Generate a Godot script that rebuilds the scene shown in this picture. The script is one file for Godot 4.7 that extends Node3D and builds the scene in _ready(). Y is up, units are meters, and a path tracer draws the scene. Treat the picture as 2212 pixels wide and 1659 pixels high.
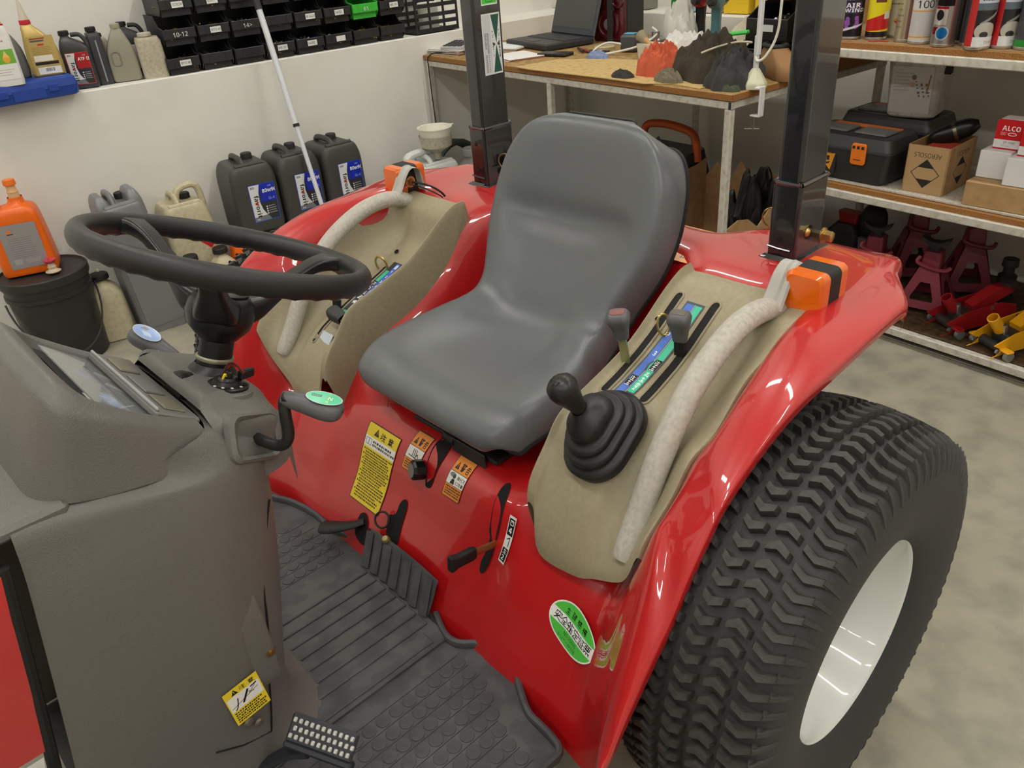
extends Node3D
# A compact red tractor in a workshop. Tractor space: x across (towards the near wheel), y up, z forward.

var TR: Node3D
var M := {}
var names := {}
var rng := RandomNumberGenerator.new()

# ---------- triangle soup with crease-aware normals ----------
class MB:
	var v := PackedVector3Array()
	var t := PackedVector2Array()
	func tri(a: Vector3, b: Vector3, c: Vector3, ua := Vector2.ZERO, ub := Vector2.ZERO, uc := Vector2.ZERO) -> void:
		v.append(a); v.append(c); v.append(b)
		t.append(ua); t.append(uc); t.append(ub)
	func quad(a: Vector3, b: Vector3, c: Vector3, d: Vector3) -> void: # counter-clockwise seen from outside
		tri(a, b, c, Vector2(0, 1), Vector2(1, 1), Vector2(1, 0))
		tri(a, c, d, Vector2(0, 1), Vector2(1, 0), Vector2(0, 0))
	# outward = (along rows) x (along points)
	func grid(g: Array, close_row := false, close_pt := false, flip := false) -> MB:
		var m := g.size()
		var n: int = g[0].size()
		var mi := m if close_row else m - 1
		var nj := n if close_pt else n - 1
		for i in mi:
			var r0: PackedVector3Array = g[i]
			var r1: PackedVector3Array = g[(i + 1) % m]
			for j in nj:
				var k := (j + 1) % n
				var u0 := float(j) / nj
				var u1 := float(j + 1) / nj
				var w0 := float(i) / mi
				var w1 := float(i + 1) / mi
				var a := r0[j]
				var b := r1[j]
				var c := r1[k]
				var d := r0[k]
				if flip:
					if a != d and b != d: tri(a, d, b, Vector2(u0, w0), Vector2(u1, w0), Vector2(u0, w1))
					if b != c and c != d: tri(b, d, c, Vector2(u0, w1), Vector2(u1, w0), Vector2(u1, w1))
				else:
					if a != d and b != a: tri(a, b, d, Vector2(u0, w0), Vector2(u0, w1), Vector2(u1, w0))
					if b != c and c != d: tri(b, c, d, Vector2(u0, w1), Vector2(u1, w1), Vector2(u1, w0))
		return self
	func fan(ring: PackedVector3Array, dir: Vector3) -> MB:
		var c := Vector3.ZERO
		for p in ring: c += p
		c /= ring.size()
		var s := Vector3.ZERO
		for i in ring.size():
			s += (ring[i] - c).cross(ring[(i + 1) % ring.size()] - c)
		for i in ring.size():
			var p := ring[i]
			var q := ring[(i + 1) % ring.size()]
			if s.dot(dir) > 0: tri(c, p, q)
			else: tri(c, q, p)
		return self
	func box(c: Vector3, s: Vector3, ch := 0.0) -> MB:
		var h := s * 0.5
		ch = minf(ch, minf(h.x, minf(h.y, h.z)) * 0.9)
		if ch <= 0.0:
			for ax in 3:
				for sg in [-1.0, 1.0]:
					var n := Vector3.ZERO
					n[ax] = sg
					var e := Vector3.ZERO
					e[(ax + 1) % 3] = 1.0
					var f := n.cross(e)
					quad(c + (n - e - f) * h, c + (n + e - f) * h, c + (n + e + f) * h, c + (n - e + f) * h)
			return self
		for ax in 3:
			for sg in [-1.0, 1.0]:
				var n := Vector3.ZERO
				n[ax] = sg
				var e := Vector3.ZERO
				e[(ax + 1) % 3] = 1.0
				var f := n.cross(e)
				var hi := h - Vector3(ch, ch, ch)
				var o := n * h
				quad(c + o + (-e - f) * hi, c + o + (e - f) * hi, c + o + (e + f) * hi, c + o + (-e + f) * hi)
		for ax in 3:
			for s1 in [-1.0, 1.0]:
				for s2 in [-1.0, 1.0]:
					var e := Vector3.ZERO
					e[ax] = h[ax] - ch
					var n1 := Vector3.ZERO
					n1[(ax + 1) % 3] = s1
					var n2 := Vector3.ZERO
					n2[(ax + 2) % 3] = s2
					var hi := h - Vector3(ch, ch, ch)
					var p := n1 * h + n2 * hi
					var q := n2 * h + n1 * hi
					if s1 * s2 > 0: quad(c + p - e, c + q - e, c + q + e, c + p + e)
					else: quad(c + q - e, c + p - e, c + p + e, c + q + e)
		for sx in [-1.0, 1.0]:
			for sy in [-1.0, 1.0]:
				for sz in [-1.0, 1.0]:
					var hi := h - Vector3(ch, ch, ch)
					var p := Vector3(sx * h.x, sy * hi.y, sz * hi.z)
					var q := Vector3(sx * hi.x, sy * h.y, sz * hi.z)
					var r := Vector3(sx * hi.x, sy * hi.y, sz * h.z)
					if sx * sy * sz > 0: tri(c + p, c + q, c + r)
					else: tri(c + p, c + r, c + q)
		return self
	func add(o: MB, x := Transform3D()) -> MB:
		for p in o.v: v.append(x * p)
		t.append_array(o.t)
		return self
	func done(crease := 38.0) -> ArrayMesh:
		var n := v.size()
		var fn := PackedVector3Array()
		fn.resize(n / 3)
		var nn := PackedVector3Array()
		nn.resize(n)
		var bucket := {}
		for f in n / 3:
			fn[f] = (v[f * 3 + 2] - v[f * 3]).cross(v[f * 3 + 1] - v[f * 3])
		for i in n:
			var k := Vector3i((v[i] * 10000.0).round())
			if bucket.has(k): bucket[k].append(i)
			else: bucket[k] = PackedInt32Array([i])
		var un := PackedVector3Array()
		un.resize(n / 3)
		for f in n / 3: un[f] = fn[f].normalized()
		var cs := cos(deg_to_rad(crease))
		for k in bucket:
			var l: PackedInt32Array = bucket[k]
			for i in l:
				var u := un[i / 3]
				var s := Vector3.ZERO
				for j in l:
					if un[j / 3].dot(u) >= cs: s += fn[j / 3]
				nn[i] = s.normalized() if s.length_squared() > 1e-24 else (u if u != Vector3.ZERO else Vector3.UP)
		var arr := []
		arr.resize(Mesh.ARRAY_MAX)
		arr[Mesh.ARRAY_VERTEX] = v
		arr[Mesh.ARRAY_NORMAL] = nn
		arr[Mesh.ARRAY_TEX_UV] = t
		var am := ArrayMesh.new()
		if n > 0: am.add_surface_from_arrays(Mesh.PRIMITIVE_TRIANGLES, arr)
		return am

# ---------- curves and shapes ----------
func pl(a: float, s: String) -> PackedVector3Array: # "z,y z,y": a section at x = a
	var o := PackedVector3Array()
	for w in s.split(" ", false):
		var f := w.split_floats(",")
		o.append(Vector3(a, f[1], f[0]))
	return o
func p3(s: String) -> PackedVector3Array:
	var o := PackedVector3Array()
	for w in s.split(" ", false):
		var f := w.split_floats(",")
		o.append(Vector3(f[0], f[1], f[2]))
	return o
func p2(s: String) -> PackedVector2Array:
	var o := PackedVector2Array()
	for w in s.split(" ", false):
		var f := w.split_floats(",")
		o.append(Vector2(f[0], f[1]))
	return o
func cr(p: PackedVector3Array, k: int, closed := false) -> PackedVector3Array:
	var o := PackedVector3Array()
	var n := p.size()
	var segs := n if closed else n - 1
	for i in segs:
		var a := p[(i - 1 + n) % n] if closed else p[maxi(i - 1, 0)]
		var b := p[i]
		var c := p[(i + 1) % n]
		var d := p[(i + 2) % n] if closed else p[mini(i + 2, n - 1)]
		for j in k: o.append(b.cubic_interpolate(c, a, d, float(j) / k))
	if not closed: o.append(p[n - 1])
	return o
func surf(rows: Array, kr: int, kp: int) -> Array: # smooth both ways
	var fine := []
	for r in rows: fine.append(cr(r, kp) if kp > 1 else r)
	var m: int = fine[0].size()
	var out := []
	var cols := []
	for j in m:
		var c := PackedVector3Array()
		for i in fine.size(): c.append(fine[i][j])
		cols.append(cr(c, kr) if kr > 1 else c)
	for i in cols[0].size():
		var r := PackedVector3Array()
		for j in m: r.append(cols[j][i])
		out.append(r)
	return out
func rr(hx: float, hz: float, r: float, nc := 4) -> PackedVector2Array: # rounded rectangle
	var o := PackedVector2Array()
	r = minf(r, minf(hx, hz) * 0.999)
	for q in 4:
		var c := Vector2([1, -1, -1, 1][q] * (hx - r), [1, 1, -1, -1][q] * (hz - r))
		for i in nc + 1: o.append(c + Vector2.from_angle((q + float(i) / nc) * PI / 2) * r)
	return o
func rings(secs: Array, nc := 4) -> Array: # [y, hx, hz, r, ox, oz]
	var g := []
	for s in secs:
		var o := PackedVector3Array()
		var ox: float = s[4] if s.size() > 4 else 0.0
		var oz: float = s[5] if s.size() > 5 else 0.0
		for p in rr(s[1], s[2], s[3], nc): o.append(Vector3(p.x + ox, s[0], p.y + oz))
		g.append(o)
	return g
func body(secs: Array, nc := 4, k := 1, caps := true) -> MB: # stacked rounded rectangles
	var g := rings(secs, nc)
	if k > 1: g = surf(g, k, 1)
	var m := MB.new().grid(g, false, true)
	if caps:
		m.fan(g[0], Vector3.DOWN)
		m.fan(g[g.size() - 1], Vector3.UP)
	return m
func lathe(prof: PackedVector2Array, seg := 24, closed := false) -> MB: # x = radius, y = height, going up the outside
	var g := []
	for p in prof:
		var o := PackedVector3Array()
		for i in seg:
			var a := TAU * i / seg
			o.append(Vector3(cos(a) * p.x, p.y, sin(a) * p.x))
		g.append(o)
	var m := MB.new().grid(g, closed, true)
	if not closed:
		if prof[0].x > 1e-5: m.fan(g[0], Vector3.DOWN)
		if prof[prof.size() - 1].x > 1e-5: m.fan(g[g.size() - 1], Vector3.UP)
	return m
func cyl(r: float, h: float, seg := 20, ch := 0.0) -> MB:
	if ch > 0: return lathe(PackedVector2Array([Vector2(r - ch, 0), Vector2(r, ch), Vector2(r, h - ch), Vector2(r - ch, h)]), seg)
	return lathe(PackedVector2Array([Vector2(r, 0), Vector2(r, h)]), seg)
func tube(path: PackedVector3Array, rad, seg := 10, rx := 1.0, ry := 1.0, up := Vector3.UP, closed := false, caps := true) -> MB:
	var g := []
	var n := path.size()
	var side := Vector3.ZERO
	for i in n:
		var d := (path[(i + 1) % n] - path[(i - 1 + n) % n]) if closed else (path[mini(i + 1, n - 1)] - path[maxi(i - 1, 0)])
		d = d.normalized()
		if side == Vector3.ZERO:
			side = d.cross(up)
			if side.length() < 0.01: side = d.cross(Vector3.RIGHT)
		side = (side - d * side.dot(d)).normalized()
		var u := side.cross(d)
		var r: float = rad[i] if rad is Array or rad is PackedFloat32Array else rad
		var o := PackedVector3Array()
		for j in seg:
			var a := TAU * j / seg
			o.append(path[i] + side * cos(a) * r * rx + u * sin(a) * r * ry)
		g.append(o)
	var m := MB.new().grid(g, closed, true, true)
	if caps and not closed:
		m.fan(g[0], path[0] - path[1])
		m.fan(g[n - 1], path[n - 1] - path[n - 2])
	return m
func prism(poly: PackedVector2Array, h: float, y0 := 0.0) -> MB: # a polygon in x,z with thickness along y
	var m := MB.new()
	var p := poly
	if Geometry2D.is_polygon_clockwise(p): p.reverse()
	var ix := Geometry2D.triangulate_polygon(p)
	for i in range(0, ix.size(), 3):
		var a := p[ix[i]]
		var b := p[ix[i + 1]]
		var c := p[ix[i + 2]]
		if (b - a).cross(c - a) < 0:
			var s := b
			b = c
			c = s
		m.tri(Vector3(a.x, y0 + h, a.y), Vector3(c.x, y0 + h, c.y), Vector3(b.x, y0 + h, b.y))
		m.tri(Vector3(a.x, y0, a.y), Vector3(b.x, y0, b.y), Vector3(c.x, y0, c.y))
	var g := []
	for y in [y0, y0 + h]:
		var o := PackedVector3Array()
		for q in p: o.append(Vector3(q.x, y, q.y))
		g.append(o)
	var w := Geometry2D.is_polygon_clockwise(p)
	m.grid(g, false, true, w)
	return m
func sphere(r: Vector3, seg := 16, rw := 10) -> MB:
	var pr := PackedVector2Array()
	for i in rw + 1:
		var a := -PI / 2 + PI * i / rw
		pr.append(Vector2(maxf(cos(a), 0.0), sin(a)))
	pr[0].x = 0
	pr[rw].x = 0
	var m := lathe(pr, seg)
	for i in m.v.size(): m.v[i] *= r
	return m
func at(p: Vector3, rot := Vector3.ZERO, sc := Vector3.ONE) -> Transform3D: # degrees
	return Transform3D(Basis.from_euler(rot * PI / 180.0).scaled_local(sc), p)
func aim(p: Vector3, ydir: Vector3, xhint := Vector3.RIGHT) -> Transform3D: # y axis along ydir
	var y := ydir.normalized()
	var z := xhint.cross(y)
	if z.length() < 0.01: z = Vector3.FORWARD.cross(y)
	z = z.normalized()
	return Transform3D(Basis(y.cross(z), y, z), p)
func face(p: Vector3, right: Vector3, up: Vector3) -> Transform3D: # x right, y up, z out of the face
	var x := right.normalized()
	var z := x.cross(up).normalized()
	return Transform3D(Basis(x, z.cross(x), z), p)

# ---------- nodes ----------
func numbered(s: String) -> String:
	var k: int = names.get(s, 0)
	names[s] = k + 1
	return s if k == 0 else "%s_%03d" % [s, k]
func tag(o: Node3D, label: String, cat: String, group := "", kind := "") -> Node3D:
	if label != "": o.set_meta("label", label)
	if cat != "": o.set_meta("category", cat)
	if group != "": o.set_meta("group", group)
	if kind != "": o.set_meta("kind", kind)
	return o
func thing(called: String, label: String, cat: String, p := Vector3.ZERO, rot := Vector3.ZERO, group := "") -> Node3D:
	var o := Node3D.new()
	o.name = numbered(called)
	add_child(o)
	o.transform = at(p, rot)
	tag(o, label, cat, group)
	return o
func mi(mesh, mat: Material, x := Transform3D(), crease := 38.0) -> MeshInstance3D:
	var o := MeshInstance3D.new()
	o.mesh = mesh.done(crease) if mesh is MB else mesh
	o.material_override = mat
	o.transform = x
	return o
func part(par: Node3D, called: String, mesh, mat: Material, x := Transform3D(), crease := 38.0) -> MeshInstance3D:
	var o := mi(mesh, mat, x, crease)
	o.name = called
	par.add_child(o, true)
	return o
func solo(called: String, mesh, mat: Material, label: String, cat: String, x := Transform3D(), group := "", kind := "") -> MeshInstance3D:
	var o := mi(mesh, mat, x)
	o.name = numbered(called)
	add_child(o)
	tag(o, label, cat, group, kind)
	return o
func struct(called: String, mesh, mat: Material, x := Transform3D()) -> MeshInstance3D:
	var o := mi(mesh, mat, x)
	o.name = called
	add_child(o)
	o.set_meta("kind", "structure")
	return o
func copy(src: Node3D, label: String, p: Vector3, rot := Vector3.ZERO, group := "") -> Node3D:
	var o: Node3D = src.duplicate()
	o.name = numbered(str(src.name).rstrip("0123456789").rstrip("_"))
	add_child(o)
	o.transform = at(p, rot)
	if label != "": o.set_meta("label", label)
	if group != "": o.set_meta("group", group)
	return o

# ---------- materials ----------
func noise(freq: float, seedn := 1, oct := 4, size := 512, kind := FastNoiseLite.TYPE_SIMPLEX_SMOOTH, ramp: Gradient = null) -> NoiseTexture2D:
	var nk := "noise %s %s %s" % [snappedf(freq, 0.05), kind, ramp == null]
	if ramp == null and M.has(nk): return M[nk]
	var f := FastNoiseLite.new()
	f.noise_type = kind
	f.seed = seedn
	f.frequency = freq
	f.fractal_octaves = oct
	var t := NoiseTexture2D.new()
	t.width = size
	t.height = size
	t.seamless = true
	t.noise = f
	if ramp == null: M[nk] = t
	if ramp: t.color_ramp = ramp
	return t
func ramp(stops: Array) -> Gradient: # [pos, color, ...]
	var g := Gradient.new()
	var o := PackedFloat32Array()
	var c := PackedColorArray()
	for i in range(0, stops.size(), 2):
		o.append(stops[i])
		c.append(stops[i + 1])
	g.offsets = o
	g.colors = c
	return g
func c8(r: int, g: int, b: int) -> Color:
	return Color(r / 255.0, g / 255.0, b / 255.0)
func mat(col: Color, rough := 0.5, metal := 0.0, coat := 0.0) -> StandardMaterial3D:
	var key := "%s %s %s %s" % [col.to_html(), rough, metal, coat]
	if M.has(key): return M[key]
	var m := StandardMaterial3D.new()
	m.albedo_color = col
	m.roughness = rough
	m.metallic = metal
	if coat > 0:
		m.clearcoat_enabled = true
		m.clearcoat = coat
		m.clearcoat_roughness = 0.04
	M[key] = m
	return m
func tex_mat(key: String, col: Color, rough: float, albedo: Texture2D, scale: float, bump: Texture2D = null, bump_cm := 0.0, bscale := 0.0) -> StandardMaterial3D:
	if M.has(key): return M[key]
	var m := StandardMaterial3D.new()
	m.albedo_color = col
	m.roughness = rough
	if albedo: m.albedo_texture = albedo
	m.uv1_triplanar = true
	m.uv1_scale = Vector3.ONE * scale
	if bump:
		m.heightmap_enabled = true
		m.heightmap_texture = bump
		m.heightmap_scale = bump_cm
	M[key] = m
	return m

# ---------- printed labels ----------
class Ink:
	var im: Image
	var w: int
	var h: int
	func _init(ww: int, hh: int, bg: Color) -> void:
		w = ww
		h = hh
		im = Image.create_empty(ww, hh, false, Image.FORMAT_RGBA8)
		im.fill(bg)
	func rect(x: float, y: float, ww: float, hh: float, c: Color) -> void:
		im.fill_rect(Rect2i(roundi(x), roundi(y), maxi(1, roundi(ww)), maxi(1, roundi(hh))), c)
	func poly(p: PackedVector2Array, c: Color) -> void:
		var lo := 1e9
		var hi := -1e9
		for q in p:
			lo = minf(lo, q.y)
			hi = maxf(hi, q.y)
		for y in range(maxi(0, floori(lo)), mini(h - 1, ceili(hi)) + 1):
			var xs := []
			var yy := y + 0.5
			for i in p.size():
				var a := p[i]
				var b := p[(i + 1) % p.size()]
				if (a.y <= yy) != (b.y <= yy): xs.append(a.x + (yy - a.y) / (b.y - a.y) * (b.x - a.x))
			xs.sort()
			for i in range(0, xs.size() - 1, 2):
				var x0 := roundi(xs[i])
				var x1 := roundi(xs[i + 1])
				if x1 > x0: im.fill_rect(Rect2i(x0, y, x1 - x0, 1), c)
	func line(a: Vector2, b: Vector2, t: float, c: Color) -> void:
		var d := (b - a).normalized() * t * 0.5
		if d == Vector2.ZERO: d = Vector2(t * 0.5, 0)
		var n := Vector2(-d.y, d.x)
		poly(PackedVector2Array([a - d + n, b + d + n, b + d - n, a - d - n]), c)
	func oval(cx: float, cy: float, rx: float, ry: float, c: Color) -> void:
		var p := PackedVector2Array()
		for i in 40: p.append(Vector2(cx + cos(TAU * i / 40) * rx, cy + sin(TAU * i / 40) * ry))
		poly(p, c)
	func glyph(s: String, x: float, y: float, sz: float, c: Color, t := 0.1) -> void: # strokes on a 10 x 10 grid
		for st in s.split(" ", false):
			for i in range(0, st.length() - 3, 2):
				var a := Vector2(float(st[i]), float(st[i + 1])) / 9.0
				var b := Vector2(float(st[i + 2]), float(st[i + 3])) / 9.0
				line(Vector2(x, y) + a * sz, Vector2(x, y) + b * sz, maxf(1.0, sz * t), c)
	func text(s: String, x: float, y: float, hh: float, c: Color, bold := true, stretch := 1.0, turn := 0.0) -> void: # left, baseline
		var f := SystemFont.new()
		f.font_names = PackedStringArray(["Droid Sans"])
		f.font_weight = 700 if bold else 400
		var tm := TextMesh.new()
		tm.font = f
		tm.text = s
		tm.font_size = 32
		tm.pixel_size = 1.0
		tm.depth = 0.0
		tm.curve_step = 2.0
		tm.horizontal_alignment = HORIZONTAL_ALIGNMENT_LEFT
		var ar := tm.surface_get_arrays(0)
		if ar.is_empty() or ar[Mesh.ARRAY_VERTEX] == null: return
		var vs: PackedVector3Array = ar[Mesh.ARRAY_VERTEX]
		var ix: PackedInt32Array = ar[Mesh.ARRAY_INDEX] if ar[Mesh.ARRAY_INDEX] != null else PackedInt32Array(range(vs.size()))
		var lo := Vector2(1e9, 1e9)
		var hi := Vector2(-1e9, -1e9)
		for p in vs:
			lo = lo.min(Vector2(p.x, p.y))
			hi = hi.max(Vector2(p.x, p.y))
		var k := hh / 23.0
		for i in range(0, ix.size(), 3):
			var q := PackedVector2Array()
			for j in 3:
				var p := Vector2((vs[ix[i + j]].x - lo.x) * k * stretch, -(vs[ix[i + j]].y - lo.y) * k)
				q.append(Vector2(x, y) + p.rotated(turn))
			poly(q, c)
	func lines(x: float, y: float, ww: float, n: int, step: float, hh: float, c: Color, seedn := 1) -> void: # small print too fine to read
		var r := RandomNumberGenerator.new()
		r.seed = seedn
		for i in n:
			var xx := x
			var end := x + ww * r.randf_range(0.75, 1.0)
			while xx < end:
				var l := hh * r.randf_range(0.5, 1.3)
				rect(xx, y + i * step, l, hh, c)
				xx += l + hh * r.randf_range(0.25, 0.5)
	func bars(x: float, y: float, ww: float, hh: float) -> void:
		var r := RandomNumberGenerator.new()
		r.seed = 5
		rect(x, y, ww, hh, Color.WHITE)
		var xx := x + 2
		while xx < x + ww - 3:
			var l := r.randf_range(1, 3)
			rect(xx, y + 2, l, hh - 4, Color.BLACK)
			xx += l + r.randf_range(1, 3)
	func alert(x: float, y: float, s: float, c: Color, bg: Color) -> void:
		poly(PackedVector2Array([Vector2(x, y + s), Vector2(x + s * 0.5, y), Vector2(x + s, y + s)]), c)
		rect(x + s * 0.45, y + s * 0.35, s * 0.1, s * 0.32, bg)
		rect(x + s * 0.45, y + s * 0.76, s * 0.1, s * 0.1, bg)
	var made: StandardMaterial3D
	func material(rough := 0.4) -> StandardMaterial3D:
		if made: return made
		var m := StandardMaterial3D.new()
		m.albedo_texture = ImageTexture.create_from_image(im)
		m.roughness = rough
		m.texture_repeat = false
		made = m
		return m

const GL := {
	"chu": "1122 0425 0826 5162 3393 4686 3999 6369", "i": "5152 1282 3344 7364 1494 2575 2528 7578 2777 2878 1929 3949 4969 8999",
	"kei": "0141 1012 3032 1343 1345 3345 5191 6064 8164 0595 2676 2777 2868 2829 6869 2969", "koku": "3123 2282 5054 0494 2666 2629 7679 2676 2979",
	"sei": "3023 2282 5059 2686 0999", "ken": "0040 2015 1545 1519 4549 1949 5191 5494 6169 8089", "ki": "0242 2029 2305 2345 4191 5083 7049 4595 5596 6999 8085",
	"kou": "0242 2029 2305 2345 5191 6064 8084 4494 5599 5595 9599 5797 7050", "an": "5051 1113 1191 9193 4326 2699 7337 3709 0595", "zen": "5005 5095 2575 2777 0999 5559",
	"kan": "2003 2043 1434 2428 0545 0949 5065 5191 5585 5585 5989 5559 8589 6569 4999", "tei": "5051 1113 1191 9193 2484 5458 5686 3619 1959 5999", "shou": "1131 0343 1535 1737 1719 3739 1939 5191 7179 7595 5459 4999",
	"hyou": "0090 3034 6064 1282 1214 8284 1484 2575 0797 5759 3719 7799", "ga": "0474 3019 7479 6989 8091 9092", "su": "1282 8219 5589", "ni": "1119 4282 3848 4889", "hai": "0333 2029 0727 5159 7179 4353 4555 4757 7393 7595 7797",
	"ya": "0585 8567 3039", "n": "1133 0899 9993", "ma": "1282 8255 4466", "bou": "0595", "kou4": "5051 1282 3335 3363 6365 3565 1699 1619 9699 3868", "tei2": "3009 2329 5191 4484 6459 7457 8499", "yon": "1191 1119 9199 1999 4144 7174"
}
func label(par: Node3D, called: String, ink: Ink, w: float, h: float, x: Transform3D, rough := 0.4) -> MeshInstance3D: # a flat sticker
	var m := MB.new()
	m.quad(Vector3(-w / 2, -h / 2, 0), Vector3(w / 2, -h / 2, 0), Vector3(w / 2, h / 2, 0), Vector3(-w / 2, h / 2, 0))
	return part(par, called, m, ink.material(rough), x)
func patch(par: Node3D, called: String, fn: Callable, nu: int, nv: int, m: Material) -> MeshInstance3D: # fn(u right, v down) -> point
	var b := MB.new()
	for i in nv:
		for j in nu:
			var u0 := float(j) / nu
			var u1 := float(j + 1) / nu
			var v0 := float(i) / nv
			var v1 := float(i + 1) / nv
			var p: Vector3 = fn.call(u0, v1)
			var q: Vector3 = fn.call(u1, v1)
			var r: Vector3 = fn.call(u1, v0)
			var s: Vector3 = fn.call(u0, v0)
			b.tri(p, q, r, Vector2(u0, v1), Vector2(u1, v1), Vector2(u1, v0))
			b.tri(p, r, s, Vector2(u0, v1), Vector2(u1, v0), Vector2(u0, v0))
	return part(par, called, b, m, Transform3D(), 80)

func _ready() -> void:
	rng.seed = 7
	var cam := Camera3D.new()
	cam.name = "camera"
	cam.fov = 51.5975
	cam.near = 0.02
	cam.transform = Transform3D(Basis.from_euler(Vector3(deg_to_rad(-30.311), deg_to_rad(54.077), deg_to_rad(-4.6985))), Vector3(0, 1.375, 0))
	add_child(cam)
	var we := WorldEnvironment.new()
	we.name = "surroundings"
	var e := Environment.new()
	e.background_mode = Environment.BG_COLOR
	e.background_color = Color(0.02, 0.02, 0.02)
	e.tonemap_mode = Environment.TONE_MAPPER_LINEAR
	e.tonemap_exposure = 1.14
	e.sdfgi_enabled = true
	e.ssao_enabled = true
	e.ssil_enabled = true
	we.environment = e
	add_child(we)
	# ceiling tube lamps: over the bench, over the tractor and behind the photographer
	for q in 12:
		ceiling_lamp(Vector3([-2.7, -0.9, 0.9, 2.7][q % 4], 3.34, [-2.2, 0.1, 2.4][q / 4]), 1.15, "twin tube ceiling lamp, %s from left wall, row %s" % [["first", "second", "third", "fourth"][q % 4], ["over the bench", "over the tractor", "behind the tractor nose"][q / 4]])
	build_room()
	build_tractor()
	build_back()

func ceiling_lamp(p: Vector3, power: float, label_: String) -> void:
	var o := thing("ceiling_lamp", label_, "lamp", p, Vector3.ZERO, "ceiling tube lamps")
	part(o, "housing", MB.new().box(Vector3(0, 0.03, 0), Vector3(1.24, 0.05, 0.16), 0.01), mat(c8(235, 235, 232), 0.5))
	var glow := mat(c8(255, 253, 246), 0.4)
	if not glow.emission_enabled:
		glow.emission_enabled = true
		glow.emission = c8(255, 252, 244)
		glow.emission_energy_multiplier = 9.0
	for s in [-0.04, 0.04]:
		var m := cyl(0.014, 1.2, 12)
		part(o, "lamp_tube", m, glow, Transform3D(Basis(Vector3(0, 0, 1), -PI / 2), Vector3(-0.6, -0.015, s)))
	var l := AreaLight3D.new()
	l.name = "tube_light"
	l.area_size = Vector2(1.2, 0.12)
	l.light_color = c8(255, 252, 246)
	l.light_energy = power
	l.light_size = 0.1
	l.shadow_enabled = true
	l.set("area_range", 12.0)
	l.transform = at(Vector3(0, -0.035, 0), Vector3(-90, 0, 0))
	o.add_child(l)

func build_room() -> void:
	var plaster := tex_mat("plaster", c8(236, 234, 228), 0.75, noise(0.006, 3, 5, 512, FastNoiseLite.TYPE_SIMPLEX_SMOOTH, ramp([0.0, c8(246, 245, 243), 0.5, c8(252, 252, 250), 1.0, c8(255, 255, 255)])), 0.6, noise(0.02, 9, 4), 0.15)
	var conc := tex_mat("concrete", c8(176, 172, 158), 0.42, noise(0.008, 21, 6, 1024, FastNoiseLite.TYPE_SIMPLEX_SMOOTH, ramp([0.0, c8(206, 210, 206), 0.4, c8(230, 229, 224), 0.6, c8(242, 240, 234), 1.0, c8(255, 251, 240)])), 0.9, noise(0.015, 5, 5), 0.08)
	struct("floor", MB.new().box(Vector3(0.4, -0.05, 1.0), Vector3(9.0, 0.1, 9.0)), conc)
	struct("ceiling", MB.new().box(Vector3(0.4, 3.47, 1.0), Vector3(9.0, 0.1, 9.0)), mat(c8(236, 235, 230), 0.9))
	struct("wall_back", MB.new().box(Vector3(0.4, 1.7, -3.52), Vector3(9.0, 3.5, 0.2)), plaster)
	struct("wall_left", MB.new().box(Vector3(-3.85, 1.7, 1.0), Vector3(0.2, 3.5, 9.0)), plaster)
	struct("wall_front", MB.new().box(Vector3(0.4, 1.7, 5.4), Vector3(9.0, 3.5, 0.2)), plaster)
	struct("wall_right", MB.new().box(Vector3(4.8, 1.7, 1.0), Vector3(0.2, 3.5, 9.0)), plaster)
	# the lower walls are thicker and carry a ledge
	struct("wall_left_lower", MB.new().box(Vector3(-3.64, 0.46, 1.0), Vector3(0.24, 0.925, 9.0), 0.004), plaster)
	struct("wall_back_lower", MB.new().box(Vector3(0.4, 0.46, -3.32), Vector3(8.4, 0.925, 0.24), 0.004), plaster)

func red() -> StandardMaterial3D:
	return mat(c8(188, 20, 24), 0.35, 0.0, 1.0)
func grey_plastic() -> StandardMaterial3D:
	return tex_mat("greyplastic", c8(105, 103, 98), 0.42, null, 9.0, noise(0.12, 4, 3), 0.06)
func beige() -> StandardMaterial3D:
	return tex_mat("beige", c8(163, 153, 125), 0.5, noise(0.03, 8, 4, 512, FastNoiseLite.TYPE_SIMPLEX_SMOOTH, ramp([0.0, c8(235, 235, 235), 1.0, c8(255, 255, 255)])), 5.0, noise(0.2, 4, 3), 0.02)
func rubber(v := 44) -> StandardMaterial3D:
	return mat(c8(v, v, v + 1), 0.62)
func gloss_black() -> StandardMaterial3D:
	return mat(c8(24, 26, 32), 0.25, 0.0, 1.0)

func mirror(g: Array) -> Array:
	var o := []
	for r in g:
		var q := PackedVector3Array()
		for p in r: q.append(Vector3(-p.x, p.y, p.z))
		o.append(q)
	return o

func build_tractor() -> void:
	TR = thing("tractor", "red compact tractor with grey seat, beige consoles and a turf tyre", "tractor", Vector3(-1.207, 0, -0.836), Vector3(0, 5, 0))
	tractor_body()
	for s in [1.0, -1.0]:
		tractor_tyre(s)
		grab_handle(s)
		roll_post(s)
		turn_lamp(s)
		lamp_bracket(s)
	console_fittings(console(1.0), console(-1.0))
	seat()
	steering()
	dashboard()
	floor_mat()
	body_stickers()

func bump_z(p: PackedVector3Array, d: float) -> PackedVector3Array:
	for i in 5: p[i].z += d
	return p

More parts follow.
